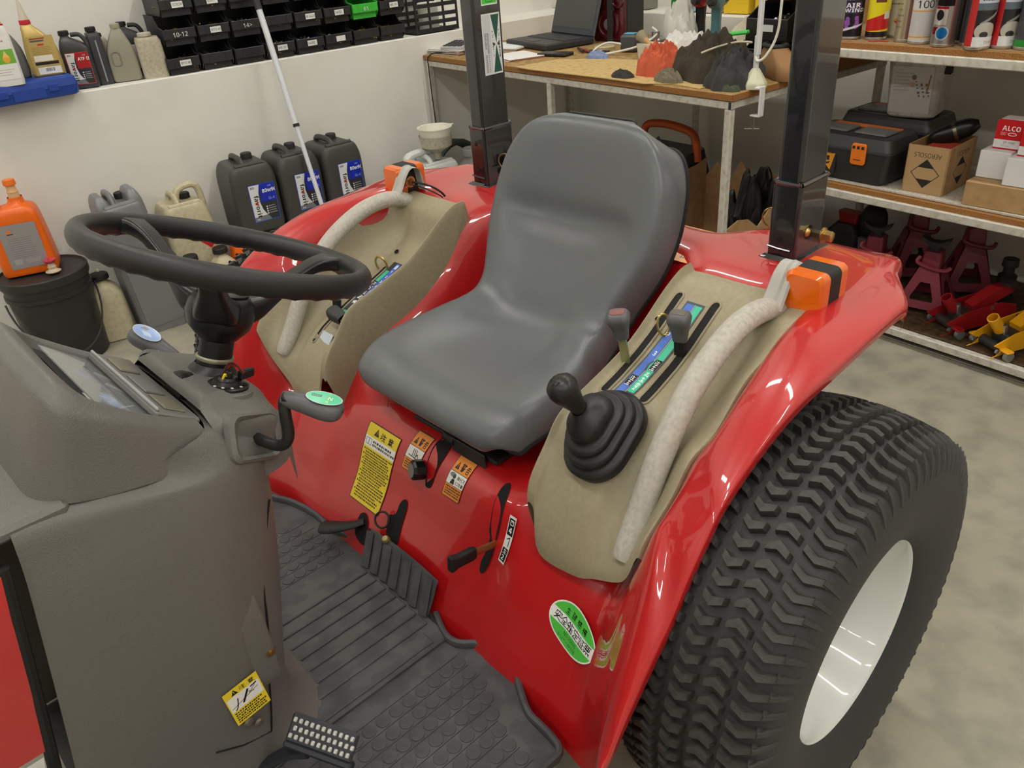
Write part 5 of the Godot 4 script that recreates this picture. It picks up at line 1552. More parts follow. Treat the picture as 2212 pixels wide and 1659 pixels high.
func left_ledge() -> void:
	var y := 0.925
	var o := thing("tool_case", "flat blue plastic case lying on the wall ledge under two oil bottles", "case", Vector3(-3.555, y, -0.455), Vector3(0, 96, 0))
	var bl := mat(c8(34, 70, 158), 0.4)
	part(o, "case_base", body([[0.0, 0.165, 0.10, 0.02], [0.005, 0.172, 0.106, 0.02], [0.034, 0.176, 0.11, 0.02]], 4), bl)
	part(o, "case_lid", body([[0.035, 0.176, 0.11, 0.02], [0.062, 0.172, 0.106, 0.02], [0.068, 0.164, 0.098, 0.02]], 4), mat(c8(36, 72, 160), 0.45))
	for s in [-0.085, 0.085]: part(o, "latch", MB.new().box(Vector3(s, 0.036, 0.111), Vector3(0.034, 0.026, 0.007), 0.002), bl)
	part(o, "case_panel", MB.new().box(Vector3(0, 0.026, 0.110), Vector3(0.11, 0.038, 0.004), 0.001), bl)
	y = 0.994
	# white bottle
	var wh := mat(c8(228, 229, 226), 0.4)
	var b := bottle("oil_bottle", "white oil bottle with a green band and amber drop label, on the blue case", "bottle", Vector3(-3.475, y, -0.415), 84, 0.112, 0.065, 0.205, wh, rubber(26), 1, 0.0)
	var k := Ink.new(220, 330, c8(232, 233, 230))
	k.rect(0, 100, 220, 110, c8(116, 178, 60))
	k.poly(PackedVector2Array([Vector2(0, 100), Vector2(90, 100), Vector2(30, 210), Vector2(0, 210)]), c8(70, 140, 40))
	k.oval(160, 170, 26, 32, c8(232, 170, 60))
	k.poly(PackedVector2Array([Vector2(160, 108), Vector2(138, 160), Vector2(182, 160)]), c8(240, 200, 120))
	k.text("HONDA", 100, 44, 16, c8(200, 50, 60))
	k.text("5W-30", 24, 84, 20, c8(60, 60, 60))
	k.lines(20, 250, 170, 3, 20, 5, c8(190, 150, 150), 4)
	label(b, "front_label", k, 0.098, 0.14, at(Vector3(0, 0.085, 0.0335)), 0.4)
	# grey bottle with a red spout, and the gold one
	var redm := mat(c8(196, 36, 52), 0.4)
	var clear := mat(c8(206, 196, 176), 0.45)
	b = bottle("oil_bottle", "grey oil bottle with a red collar and clear spout, behind the white bottle", "bottle", Vector3(-3.60, y, -0.475), 80, 0.085, 0.06, 0.185, mat(c8(112, 112, 108), 0.42), redm, 2, -0.012)
	part(b, "spout", lathe(p2("0.016,0.18 0.011,0.21 0.006,0.245 0.004,0.262"), 16), clear, at(Vector3(-0.012, 0, 0)))
	b = bottle("oil_bottle", "gold oil bottle with a red collar and clear spout, standing on the blue case", "bottle", Vector3(-3.555, y, -0.570), 80, 0.112, 0.062, 0.190, mat(c8(190, 164, 96), 0.32, 0.35), redm, 2, -0.024)
	part(b, "spout", lathe(p2("0.017,0.186 0.012,0.21 0.007,0.24 0.004,0.256"), 16), clear, at(Vector3(-0.024, 0, 0)))
	k = Ink.new(220, 300, c8(190, 164, 96))
	k.rect(30, 14, 120, 10, c8(150, 60, 50))
	k.rect(30, 30, 110, 14, c8(90, 90, 96))
	k.rect(80, 60, 50, 14, c8(196, 46, 40))
	k.lines(24, 84, 170, 5, 13, 6, c8(150, 126, 66), 5)
	k.rect(20, 150, 150, 44, c8(236, 230, 214))
	k.rect(16, 200, 190, 24, c8(30, 28, 26))
	k.rect(24, 242, 186, 54, c8(236, 234, 228))
	k.bars(80, 248, 80, 32)
	label(b, "front_label", k, 0.09, 0.13, at(Vector3(0.004, 0.07, 0.0315)), 0.4)
	y = 0.925
	var dk := mat(c8(58, 59, 62), 0.4)
	b = bottle("oil_bottle", "dark grey oil bottle with a red and white label beside the blue case", "bottle", Vector3(-3.605, y, -0.690), 70, 0.104, 0.062, 0.205, dk, rubber(22), 0, -0.022)
	loop_handle(b, "0.000,0.188,0 0.030,0.186,0 0.046,0.160,0 0.046,0.130,0", 0.008, dk)
	label(b, "front_label", oil_label("ATF II-D", c8(176, 24, 34), ""), 0.080, 0.112, at(Vector3(0.004, 0.072, 0.0316)), 0.4)
	b = bottle("oil_bottle", "narrow dark grey bottle seen edge on, with a light level strip", "bottle", Vector3(-3.64, y, -0.772), 80, 0.054, 0.10, 0.205, dk, rubber(22), 1, 0.0)
	part(b, "level_strip", MB.new().box(Vector3(0.004, 0.085, 0.0508), Vector3(0.005, 0.15, 0.001)), mat(c8(150, 156, 168), 0.4))
	b = bottle("oil_bottle", "cream bottle with a black cap and green label, half hidden on the ledge", "bottle", Vector3(-3.71, y, -0.80), 80, 0.07, 0.06, 0.175, mat(c8(184, 176, 156), 0.5), rubber(24), 1, 0.0)
	part(b, "green_label", MB.new().box(Vector3(0.01, 0.06, 0.031), Vector3(0.045, 0.05, 0.001)), mat(c8(120, 150, 60), 0.5))
	var tan_ := mat(c8(150, 146, 130), 0.4)
	b = bottle("oil_bottle", "grey beige bottle with a waisted grip and matching screw cap", "bottle", Vector3(-3.61, y, -0.850), 78, 0.108, 0.06, 0.208, tan_, mat(c8(160, 154, 134), 0.45), 2, 0.006)
	part(b, "grip_hollow", MB.new().grid(surf(rings([[0.0, 0.030, 0.018, 0.012], [0.002, 0.024, 0.014, 0.010], [-0.006, 0.016, 0.009, 0.007]], 4), 2, 1), false, true, true), mat(c8(132, 128, 112), 0.45), Transform3D(Basis(Vector3.RIGHT, PI / 2) * Basis(Vector3.UP, PI / 2), Vector3(-0.022, 0.085, 0.030)))
	b = bottle("oil_bottle", "black oil bottle with a curved grip behind the cream canister", "bottle", Vector3(-3.70, y, -0.925), 78, 0.105, 0.062, 0.205, mat(c8(46, 47, 50), 0.4), rubber(20), 0, -0.022)
	loop_handle(b, "0.000,0.190,0 0.032,0.186,0 0.048,0.158,0 0.048,0.120,0", 0.008, mat(c8(46, 47, 50), 0.4))
	part(b, "front_label", MB.new().box(Vector3(0, 0.075, 0.0316), Vector3(0.08, 0.09, 0.001)), mat(c8(200, 180, 188), 0.5))
	b = bottle("oil_bottle", "square cream canister with a dirty front beside the black bins", "bottle", Vector3(-3.585, y, -0.955), 78, 0.096, 0.075, 0.165, tex_mat("creamdirt", c8(196, 190, 172), 0.5, noise(0.02, 55, 4, 512, FastNoiseLite.TYPE_SIMPLEX_SMOOTH, ramp([0.0, c8(214, 206, 190), 0.5, c8(240, 238, 232), 1.0, Color.WHITE])), 6.0), mat(c8(190, 184, 168), 0.5), 1, -0.006)

func make_bin(label_: String, col: Color, p: Vector3) -> Node3D:
	var o := thing("storage_bin", label_, "storage bin", p, Vector3(0, 90, 0), "black storage bins on the wall ledge")
	var m := mat(col, 0.42)
	var w := 0.064
	var t := 0.0028
	# local z towards the room: front at 0, back at -0.20
	var b := MB.new()
	b.box(Vector3(0, 0.004, -0.105), Vector3(w * 2 - 0.012, 0.006, 0.17))
	b.box(Vector3(0, 0.055, -0.198), Vector3(w * 2, 0.11, t))
	part(o, "bin_floor", b, m)
	part(o, "front_wall", MB.new().box(Vector3(0, 0.042, 0.0), Vector3(w * 2, 0.036, 0.006), 0.002).box(Vector3(0, 0.012, -0.016), Vector3(w * 2 - 0.01, 0.028, 0.004), 0.001).box(Vector3(0, 0.0255, -0.008), Vector3(w * 2 - 0.004, 0.004, 0.018)), m)
	for s in [-1.0, 1.0]:
		var side := prism(p2("0,0.026 0,0.060 -0.045,0.066 -0.085,0.106 -0.20,0.108 -0.20,0.004 -0.02,0.004"), t)
		part(o, "side_wall", side, m, Transform3D(Basis(Vector3(0, 0, 1), Vector3(1, 0, 0), Vector3(0, 1, 0)), Vector3(s * w - t / 2, 0, 0)))
		part(o, "rim", tube(p3("%f,0.061,0.001 %f,0.067,-0.045 %f,0.107,-0.085 %f,0.109,-0.2" % [s * w, s * w, s * w, s * w]), 0.0035, 6), m)
	for s in [-0.035, 0.035]: part(o, "front_rib", MB.new().box(Vector3(s, 0.042, 0.0035), Vector3(0.003, 0.032, 0.002)), m)
	return o
func bolt_pile(kind: int) -> MB:
	var m := MB.new()
	var r := RandomNumberGenerator.new()
	r.seed = 100 + kind
	for i in 70:
		var L := r.randf_range(0.012, 0.035) if kind % 3 != 2 else r.randf_range(0.006, 0.014)
		var rad := r.randf_range(0.0025, 0.0042) if kind % 3 != 2 else r.randf_range(0.005, 0.008)
		var pos := Vector3(r.randf_range(-0.050, 0.050), r.randf_range(0.014, 0.034) + 0.010 * r.randf(), r.randf_range(-0.13, -0.015))
		pos.y += (-pos.z) * 0.10
		var x := Transform3D(Basis.from_euler(Vector3(r.randf_range(0.9, 2.0), r.randf() * TAU, r.randf_range(-0.6, 0.6))), pos)
		m.add(cyl(rad, L, 6), x)
		if kind % 3 != 2: m.add(cyl(rad * 1.8, 0.005, 6), x)
	return m
func left_bins() -> void:
	var black := c8(40, 41, 43)
	var proto: Node3D = null
	var cols := [c8(150, 116, 70), c8(196, 180, 130), c8(186, 160, 96), c8(160, 156, 146), c8(176, 172, 164), c8(200, 160, 80), c8(120, 116, 110), c8(190, 178, 150)]
	var piles := []
	for i in 6: piles.append(bolt_pile(i).done(20))
	var ord := ["first", "second", "third", "fourth", "fifth", "sixth", "seventh", "eighth"]
	var rown := ["bottom", "middle", "top"]
	var hints := {0: "10-12 chalked on it", 1: "a white tag"}
	for row in 3:
		for c in 8:
			var z := -1.058 - c * 0.1405 - row * 0.012
			var pos := Vector3(-3.53, 0.9255 + row * 0.1055, z)
			var green := row == 1 and c == 6
			var lab := "black plastic storage bin of small hardware, %s from the left in the %s row" % [ord[c], rown[row]]
			var o: Node3D
			if green: o = make_bin("bright green storage bin among the black ones in the middle row", c8(62, 190, 62), pos)
			elif proto == null:
				o = make_bin(lab, black, pos)
				proto = o
			else: o = copy(proto, lab, pos, Vector3(0, 90, 0))
			if not green and not (row == 0 and c == 2):
				var pc: Color = cols[(c * 3 + row * 5) % 8]
				solo("fastener_pile", piles[(c + row * 2) % 6], mat(pc, 0.32, 0.85), "loose pile of bolts and small metal parts in the %s bin of the %s row" % [ord[c], rown[row]], "fasteners", at(pos, Vector3(0, 90, 0)), "fasteners in the storage bins", "stuff")
	# tags and chalk marks on the bin fronts
	var tags := [[0, 0], [0, 3], [0, 4], [0, 5], [1, 1], [1, 4], [1, 5], [1, 7], [2, 0], [2, 1]]
	for q in tags:
		var k := Ink.new(90, 48, c8(232, 232, 230))
		var words := ["M10 M", "M8-30", "GAIKI", "", "M10-45", "M 6x20", "VARIE", "M6-16", "SCREW", "RIVET"]
		k.text(words[tags.find(q)], 8, 34, 20, c8(40, 40, 44), false, 0.9)
		var z: float = -1.058 - q[1] * 0.1405 - q[0] * 0.012
		var t := label(self, "x", k, 0.045, 0.022, face(Vector3(-3.5215, 0.9255 + q[0] * 0.1055 + 0.040, z - 0.004), Vector3(0, 0, -1), Vector3.UP), 0.6)
		t.name = numbered("bin_tag")
		tag(t, "white paper tag stuck on the front of the %s bin in the %s row" % [ord[q[1]], rown[q[0]]], "tag", "paper tags on the bins")
	for q in [[1, 0, "10-12"], [1, 2, "14>"], [1, 6, "61"]]:
		var tm := TextMesh.new()
		tm.text = q[2]
		tm.font_size = 26
		tm.pixel_size = 0.0009
		tm.depth = 0.0004
		var z: float = -1.058 - q[1] * 0.1405 - q[0] * 0.012
		var t := mi(tm, mat(c8(220, 220, 216), 0.8), face(Vector3(-3.5215, 0.9255 + q[0] * 0.1055 + 0.040, z), Vector3(0, 0, -1), Vector3.UP))
		t.name = numbered("chalk_mark")
		add_child(t)
		tag(t, "white hand written mark on the front of the %s bin in the %s row" % [ord[q[1]], rown[q[0]]], "marking")

func left_floor() -> void:
	# dark jerrycans, three wide and two high
	var can := tex_mat("cangrey", c8(66, 66, 62), 0.45, null, 8.0, noise(0.06, 4, 4), 0.03)
	var zz := [-1.148, -1.352, -1.556]
	var names_ := ["left", "middle", "right"]
	var proto: Node3D = null
	for lev in 2:
		for i in 3:
			var red_ := lev == 0 and i == 0
			var lab := "dark grey jerrycan with a %s label, %s of the %s layer" % ["red" if red_ else "blue", names_[i], "upper" if lev else "lower"]
			var p := Vector3(-3.395, 0.002 + lev * 0.288, zz[i])
			var o := jerry("jerrycan", lab, p, 90 + [-3, 0, 2][i], 0.198, 0.235, 0.30, can, rubber(40), "dark jerrycans stacked by the wall") if proto == null else copy(proto, lab, p, Vector3(0, 90 + [-3, 0, 2][i], 0))
			if proto == null: proto = o
	for lev in 2:
		for i in 3:
			var o: Node3D = get_node(NodePath("jerrycan" if lev + i == 0 else "jerrycan_%03d" % (lev * 3 + i)))
			var title := "80w90"
			if lev == 0 and i == 2: title = "85w140"
			var ok := "oil %s %s" % [title, lev == 0 and i == 0]
			if not M.has(ok): M[ok] = oil_label(title, c8(150, 24, 30) if lev == 0 and i == 0 else c8(14, 42, 178), "GL-4")
			label(o, "oil_label", M[ok], 0.112, 0.156, at(Vector3(0.020, 0.125, 0.1182)), 0.35)
	# white pole leaning on the wall
	var o := thing("leaning_pole", "long white pole with a black grip leaning on the wall ledge", "pole", Vector3(-3.07, 0, -1.375))
	var d := Vector3(-0.30, 0.919, -0.004).normalized()
	part(o, "lower_tube", cyl(0.0095, 0.72, 16), mat(c8(214, 217, 224), 0.35, 0, 0.3), aim(Vector3.ZERO, d))
	part(o, "upper_tube", cyl(0.0125, 0.48, 16), mat(c8(214, 217, 224), 0.35, 0, 0.3), aim(d * 0.725, d))
	part(o, "joint_ring", cyl(0.0135, 0.012, 16), rubber(24), aim(d * 0.718, d))
	part(o, "grip", cyl(0.0145, 0.14, 16), rubber(46), aim(d * 1.185, d))
	# black pail, orange jug on it, spout
	o = thing("pail", "black plastic pail with a ring handle standing against the wall", "bucket", Vector3(-3.350, 0, -0.285))
	var pm := tex_mat("pail", c8(38, 38, 37), 0.42, null, 8.0, noise(0.05, 6, 4), 0.04)
	part(o, "pail_body", lathe(p2("0.128,0 0.132,0.006 0.146,0.27 0.153,0.275 0.153,0.29 0.148,0.292 0.150,0.335"), 40), pm)
	part(o, "pail_lid", lathe(p2("0.156,0.325 0.158,0.33 0.158,0.356 0.152,0.360 0.146,0.352 0.05,0.350 0,0.350"), 40), mat(c8(44, 42, 40), 0.5))
	var hp := PackedVector3Array()
	for i in 25:
		var a := lerpf(0.0, PI, i / 24.0)
		hp.append(Vector3(sin(a) * 0.165, 0.262 - sin(a) * 0.20, cos(a) * 0.158))
	part(o, "wire_handle", tube(hp, 0.0035, 8), mat(c8(60, 60, 60), 0.4, 0.5))
	var orm := mat(c8(236, 104, 12), 0.36)
	o = thing("oil_jug", "orange oil jug with a grey label standing on the black pail", "jug", Vector3(-3.385, 0.361, -0.265), Vector3(0, 76, 0))
	part(o, "jug_body", MB.new().grid(surf(rings([[0.0, 0.085, 0.058, 0.02], [0.008, 0.094, 0.064, 0.02], [0.10, 0.092, 0.064, 0.022], [0.20, 0.082, 0.060, 0.022, 0.004], [0.235, 0.066, 0.052, 0.022, 0.010], [0.25, 0.030, 0.030, 0.026, 0.026], [0.272, 0.025, 0.025, 0.024, 0.028]], 5), 2, 1), false, true), orm, Transform3D(), 45)
	part(o, "jug_base", MB.new().fan(rings([[0.0, 0.085, 0.058, 0.02]], 5)[0], Vector3.DOWN), orm)
	loop_handle(o, "-0.03,0.245,0 -0.09,0.238,0 -0.125,0.20,0 -0.128,0.12,0 -0.10,0.07,0", 0.016, orm)
	part(o, "neck", lathe(p2("0.020,0.27 0.018,0.285 0.020,0.29 0.016,0.300 0.016,0.315"), 20), mat(c8(222, 176, 130), 0.4), at(Vector3(0.028, 0, 0)))
	part(o, "cap", lathe(p2("0.021,0.315 0.022,0.318 0.020,0.334 0,0.336"), 20), mat(c8(240, 120, 30), 0.4), at(Vector3(0.028, 0, 0)))
	var k := Ink.new(300, 420, c8(150, 146, 146))
	k.poly(PackedVector2Array([Vector2(60, 50), Vector2(100, 50), Vector2(92, 80), Vector2(66, 80)]), c8(232, 120, 40))
	k.rect(60, 84, 48, 10, c8(60, 50, 70))
	k.lines(50, 130, 200, 10, 20, 5, c8(116, 112, 112), 9)
	k.rect(40, 330, 60, 50, c8(170, 166, 166))
	k.lines(130, 340, 130, 3, 14, 5, c8(190, 180, 180), 8)
	label(o, "front_label", k, 0.125, 0.165, at(Vector3(0.006, 0.108, 0.0652)), 0.5)
	o = thing("jug_spout", "clear spout with a pink cap and pull ring lying on the pail lid", "spout", Vector3(-3.285, 0.3605, -0.315))
	part(o, "spout_body", lathe(p2("0.026,0 0.027,0.003 0.018,0.006 0.014,0.012 0.016,0.020 0.012,0.026 0.012,0.036"), 20), mat(c8(206, 190, 160), 0.35))
	part(o, "spout_cap", lathe(p2("0.014,0.034 0.022,0.044 0.022,0.047 0,0.048"), 20), mat(c8(206, 66, 88), 0.4))
	part(o, "pull_ring", tube(cr(p3("-0.01,0.048,0 -0.012,0.060,0.004 0.004,0.068,0.008 0.014,0.060,0.006 0.010,0.048,0.004"), 4), 0.0015, 6), mat(c8(216, 90, 106), 0.4))
	# dirty white jug with a black cap
	var dirty := tex_mat("dirtywhite", c8(206, 198, 172), 0.5, noise(0.018, 71, 5, 512, FastNoiseLite.TYPE_SIMPLEX_SMOOTH, ramp([0.0, c8(222, 216, 200), 0.4, c8(240, 237, 228), 1.0, Color.WHITE])), 4.0)
	o = bottle("chemical_jug", "dirty white square jug with a black cap on the floor beside the pail", "jug", Vector3(-3.385, 0, -0.468), 82, 0.135, 0.12, 0.275, dirty, rubber(26), 0, 0.0)
	loop_handle(o, "-0.01,0.20,-0.05 0.0,0.262,-0.045 0.006,0.268,-0.03 0.02,0.20,-0.02", 0.009, dirty)
	# silver jerrycan leaning
	var sil := mat(c8(132, 134, 136), 0.38, 0.25)
	o = jerry("fuel_can", "tall silver grey plastic canister with ribbed shoulders leaning on the wall", Vector3(-3.385, 0.002, -0.648), 90, 0.185, 0.20, 0.57, sil, rubber(30), "", Vector3(0, 0, 0))
	o.rotation_degrees = Vector3(0, 90, 3.5)
	for s in [-1.0, 1.0]: part(o, "shoulder_lug", body([[0.47, 0.030, 0.075, 0.02], [0.53, 0.028, 0.07, 0.02], [0.565, 0.018, 0.055, 0.015], [0.575, 0.010, 0.04, 0.01]], 4, 2), sil, at(Vector3(0.060 * s, 0, 0)))
	part(o, "face_panel", body([[0.03, 0.07, 0.006, 0.005], [0.05, 0.078, 0.008, 0.006], [0.40, 0.078, 0.008, 0.006], [0.44, 0.07, 0.006, 0.005]], 4), sil, at(Vector3(0, 0, 0.097)))
	# large white jug with a red diamond
	o = jerry("chemical_canister", "large cloudy white canister with a red flame diamond and black cap", Vector3(-3.41, 0.002, -0.855), 90, 0.20, 0.19, 0.50, dirty, rubber(28), "")
	loop_handle(o, "-0.02,0.44,0.02 0.0,0.515,0.02 0.075,0.52,0.02 0.09,0.43,0.02", 0.014, dirty)
	k = Ink.new(160, 160, c8(204, 34, 34))
	k.oval(80, 76, 16, 22, c8(30, 12, 12))
	k.poly(PackedVector2Array([Vector2(80, 36), Vector2(62, 84), Vector2(98, 84)]), c8(30, 12, 12))
	k.rect(50, 104, 60, 7, c8(30, 12, 12))
	k.text("3", 74, 142, 20, c8(30, 12, 12))
	label(o, "hazard_diamond", k, 0.075, 0.075, Transform3D(Basis(Vector3.BACK, PI / 4), Vector3(0.055, 0.325, 0.0955)), 0.4)
	o = bottle("chemical_jug", "small dirty white jug with a black cap, left one before the red diamond canister", "jug", Vector3(-3.265, 0, -0.800), 86, 0.11, 0.10, 0.285, dirty, rubber(26), 0, 0.0)
	o = bottle("chemical_jug", "small dirty white jug with a black cap, right one before the red diamond canister", "jug", Vector3(-3.265, 0, -0.925), 92, 0.11, 0.10, 0.285, dirty, rubber(26), 0, 0.0)
	o = bottle("oil_jug", "orange oil jug on the floor between the white jugs and the dark jerrycans", "jug", Vector3(-3.29, 0, -1.025), 88, 0.115, 0.09, 0.33, orm, mat(c8(196, 92, 30), 0.4), 2, -0.02)
	part(o, "grip_rib", tube(cr(p3("0.03,0.04,0.047 0.034,0.12,0.047 0.028,0.19,0.044"), 4), 0.010, 8), orm)
	# white canister with two funnels in it
	var milk := mat(c8(214, 216, 214), 0.45)
	o = jerry("water_canister", "translucent white canister under the funnels beside the bench leg", Vector3(-3.27, 0, -1.985), 96, 0.255, 0.22, 0.44, milk, rubber(30), "")
	loop_handle(o, "-0.12,0.40,0 -0.11,0.452,0 0.02,0.452,0 0.03,0.40,0", 0.018, milk)
	var grub := tex_mat("grubby", c8(200, 196, 182), 0.5, noise(0.02, 77, 4, 512, FastNoiseLite.TYPE_SIMPLEX_SMOOTH, ramp([0.0, c8(196, 186, 166), 0.5, c8(238, 236, 230), 1.0, Color.WHITE])), 7.0)
	o = thing("funnel", "grubby grey white funnel set in the mouth of the white canister", "funnel", Vector3(-3.235, 0.418, -2.02))
	part(o, "funnel_cone", lathe(p2("0.016,0 0.019,0.03 0.045,0.048 0.072,0.062 0.078,0.10 0.080,0.112 0.076,0.112 0.072,0.07 0.02,0.040"), 32), grub)
	o = thing("funnel", "clean cream funnel nested in the grubby funnel", "funnel", Vector3(-3.235, 0.468, -2.02))
	part(o, "funnel_cone", lathe(p2("0.010,0 0.060,0.030 0.070,0.045 0.078,0.090 0.082,0.094 0.082,0.098 0.074,0.096 0.060,0.042 0.012,0.008"), 32), mat(c8(232, 230, 214), 0.45))
	part(o, "hang_tab", MB.new().box(Vector3(0.01, 0.095, -0.088), Vector3(0.02, 0.003, 0.02), 0.001), mat(c8(232, 230, 214), 0.45))
	o = bottle("gas_bottle", "small grey plastic can with a looped grip behind the roll post", "can", Vector3(-3.27, 0, -2.235), 96, 0.16, 0.14, 0.42, mat(c8(176, 178, 176), 0.45), mat(c8(176, 178, 176), 0.45), 0, 0.0)
	o = thing("garden_hose", "dark green hose loop standing behind the grey can", "hose", Vector3(-3.40, 0, -2.20))
	var hq := PackedVector3Array()
	for i in 24: hq.append(Vector3(0, 0.22 + sin(TAU * i / 24) * 0.215, cos(TAU * i / 24) * 0.16))
	part(o, "hose_coil", tube(hq, 0.016, 8, 1, 1, Vector3.RIGHT, true), mat(c8(36, 70, 56), 0.5))
	part(o, "hose_coil", tube(hq, 0.016, 8, 1, 1, Vector3.RIGHT, true), mat(c8(56, 62, 56), 0.5), at(Vector3(0.03, 0.0, -0.02)))
	o = thing("refuse_sack", "black crumpled sack on the floor behind the dark jerrycans", "sack", Vector3(-3.33, 0, -1.745))
	part(o, "sack_heap", crumple(0.20, 0.16, 0.30, 4), mat(c8(26, 26, 28), 0.35))

func osb() -> StandardMaterial3D:
	return tex_mat("osb", c8(176, 132, 78), 0.6, noise(0.10, 81, 3, 512, FastNoiseLite.TYPE_CELLULAR, ramp([0.0, c8(150, 120, 84), 0.4, c8(220, 200, 170), 0.7, c8(255, 240, 215), 1.0, c8(120, 96, 66)])), 5.0, noise(0.1, 4, 3), 0.06)
func white_tube() -> StandardMaterial3D:
	return tex_mat("whitetube", c8(212, 209, 200), 0.5, noise(0.02, 91, 5, 512, FastNoiseLite.TYPE_SIMPLEX_SMOOTH, ramp([0.0, c8(206, 200, 188), 0.45, c8(244, 242, 238), 1.0, Color.WHITE])), 3.0)
func card() -> StandardMaterial3D:
	return tex_mat("card", c8(184, 150, 106), 0.75, noise(0.012, 61, 4, 512, FastNoiseLite.TYPE_SIMPLEX_SMOOTH, ramp([0.0, c8(226, 220, 210), 1.0, Color.WHITE])), 3.0)

func bench() -> void:
	var o := thing("workbench", "long white steel workbench with a worn chipboard top", "workbench", Vector3(-2.60, 0, -2.66))
	var wt := white_tube()
	var x0 := -0.905
	var x1 := 0.916
	var zf := 0.477
	var zb := -0.44
	part(o, "bench_top", MB.new().box(Vector3(0.003, 0.8265, 0.015), Vector3(1.84, 0.022, 0.93), 0.003), tex_mat("benchboard", c8(178, 152, 106), 0.65, noise(0.02, 83, 5, 512, FastNoiseLite.TYPE_SIMPLEX_SMOOTH, ramp([0.0, c8(150, 130, 100), 0.45, c8(228, 214, 186), 1.0, c8(255, 246, 224)])), 3.0, noise(0.06, 4, 4), 0.06))
	part(o, "board_edge", MB.new().box(Vector3(0.003, 0.8255, 0.4805), Vector3(1.838, 0.019, 0.002)).box(Vector3(0.9235, 0.8255, 0.015), Vector3(0.002, 0.019, 0.928)), osb())
	part(o, "front_rail", MB.new().box(Vector3(0.005, 0.8, zf - 0.0125), Vector3(1.83, 0.025, 0.025), 0.003), wt)
	part(o, "back_rail", MB.new().box(Vector3(0.005, 0.8, zb), Vector3(1.83, 0.025, 0.025), 0.003), wt)
	part(o, "end_rail", MB.new().box(Vector3(x1 - 0.0125, 0.8, 0.02), Vector3(0.025, 0.025, 0.9), 0.003), wt)
	part(o, "end_rail", MB.new().box(Vector3(x0 + 0.0125, 0.8, 0.02), Vector3(0.025, 0.025, 0.9), 0.003), wt)
	for x in [x0 + 0.0125, 0.005, x1 - 0.0125]:
		for z in [zf - 0.0125, zb]:
			part(o, "leg", MB.new().box(Vector3(x, 0.394, z), Vector3(0.026, 0.788, 0.026), 0.003), wt)
	part(o, "bare_corner", MB.new().box(Vector3(x1 - 0.004, 0.8, zf - 0.004), Vector3(0.011, 0.022, 0.011), 0.001), mat(c8(70, 74, 82), 0.4, 0.7))
	# cable over the bench edge
	o = thing("power_cable", "thin black cable hanging from the bench end down to the floor", "cable", Vector3.ZERO)
	part(o, "cable_run", tube(cr(p3("-3.30,0.845,-2.30 -3.41,0.850,-2.22 -3.455,0.835,-2.172 -3.460,0.76,-2.168 -3.457,0.5,-2.170 -3.450,0.2,-2.172 -3.44,0.004,-2.175"), 6), 0.0028, 8), rubber(26))
	part(o, "cable_plug", body([[0, 0.009, 0.012, 0.004], [0.03, 0.010, 0.013, 0.005], [0.038, 0.006, 0.007, 0.003]], 3), rubber(24), at(Vector3(-3.325, 0.846, -2.31), Vector3(90, 20, 0)))
	# under the bench
	o = thing("carton", "torn open cardboard carton of rubbish under the bench end", "box", Vector3(-1.99, 0, -2.52), Vector3(0, 0, 0))
	var cm := card()
	var torn := [[-0.27, 0.42], [-0.22, 0.40], [-0.16, 0.43], [-0.11, 0.36], [-0.05, 0.41], [0.0, 0.37], [0.07, 0.35], [0.12, 0.38], [0.2, 0.40], [0.27, 0.43]]
	for side in 4:
		var poly := PackedVector2Array([Vector2(0, 0.27), Vector2(0, -0.27)])
		for i in torn.size():
			var q: Array = torn[(i + side * 3) % torn.size()]
			poly.append(Vector2(q[1] - (0.10 if side == 0 else 0.02) + 0.02 * sin(i * 3.0 + side), lerpf(-0.27, 0.27, i / 9.0)))
		var a := side * PI / 2
		part(o, "carton_wall", prism(poly, 0.005), cm, Transform3D(Basis(Vector3.UP, a), Vector3.ZERO) * Transform3D(Basis(Vector3(0, 1, 0), Vector3(0, 0, 1), Vector3(1, 0, 0)), Vector3(0, 0, 0.27 if side % 2 == 0 else 0.27)))
	part(o, "carton_floor", MB.new().box(Vector3(0, 0.006, 0), Vector3(0.53, 0.008, 0.53)), cm)
	o = thing("refuse_sack", "black rubbish sack bulging from the torn carton", "sack", Vector3(-1.86, 0.014, -2.60))
	part(o, "sack_heap", crumple(0.30, 0.30, 0.46, 8, 6.0), mat(c8(16, 16, 17), 0.4))
	o = thing("paper_scrap", "white printed paper scrap hanging from the torn carton", "paper", Vector3(-1.95, 0.30, -2.235), Vector3(-8, 4, 12))
	part(o, "sheet", prism(p2("-0.03,-0.05 0.03,-0.06 0.035,0.05 -0.02,0.04"), 0.001), mat(c8(226, 226, 222), 0.7), at(Vector3.ZERO, Vector3(90, 0, 0)))
	o = thing("plastic_bag", "white and blue printed plastic bag against the carton", "bag", Vector3(-2.10, 0.0, -2.17))
	part(o, "bag_heap", crumple(0.16, 0.12, 0.28, 11, 6.0), mat(c8(204, 206, 212), 0.4))
	part(o, "blue_print", MB.new().box(Vector3(0.02, 0.22, 0.035), Vector3(0.05, 0.04, 0.004), 0.001), mat(c8(40, 120, 180), 0.5))
	o = thing("garden_tool", "orange tool handle arching in the shade below the bench", "tool", Vector3(-2.43, 0, -2.75))
	part(o, "handle", tube(cr(p3("-0.18,0.42,0 -0.16,0.51,0 -0.08,0.535,0 0.06,0.53,0 0.13,0.50,0 0.15,0.40,0"), 5), 0.018, 10), mat(c8(190, 82, 20), 0.45))
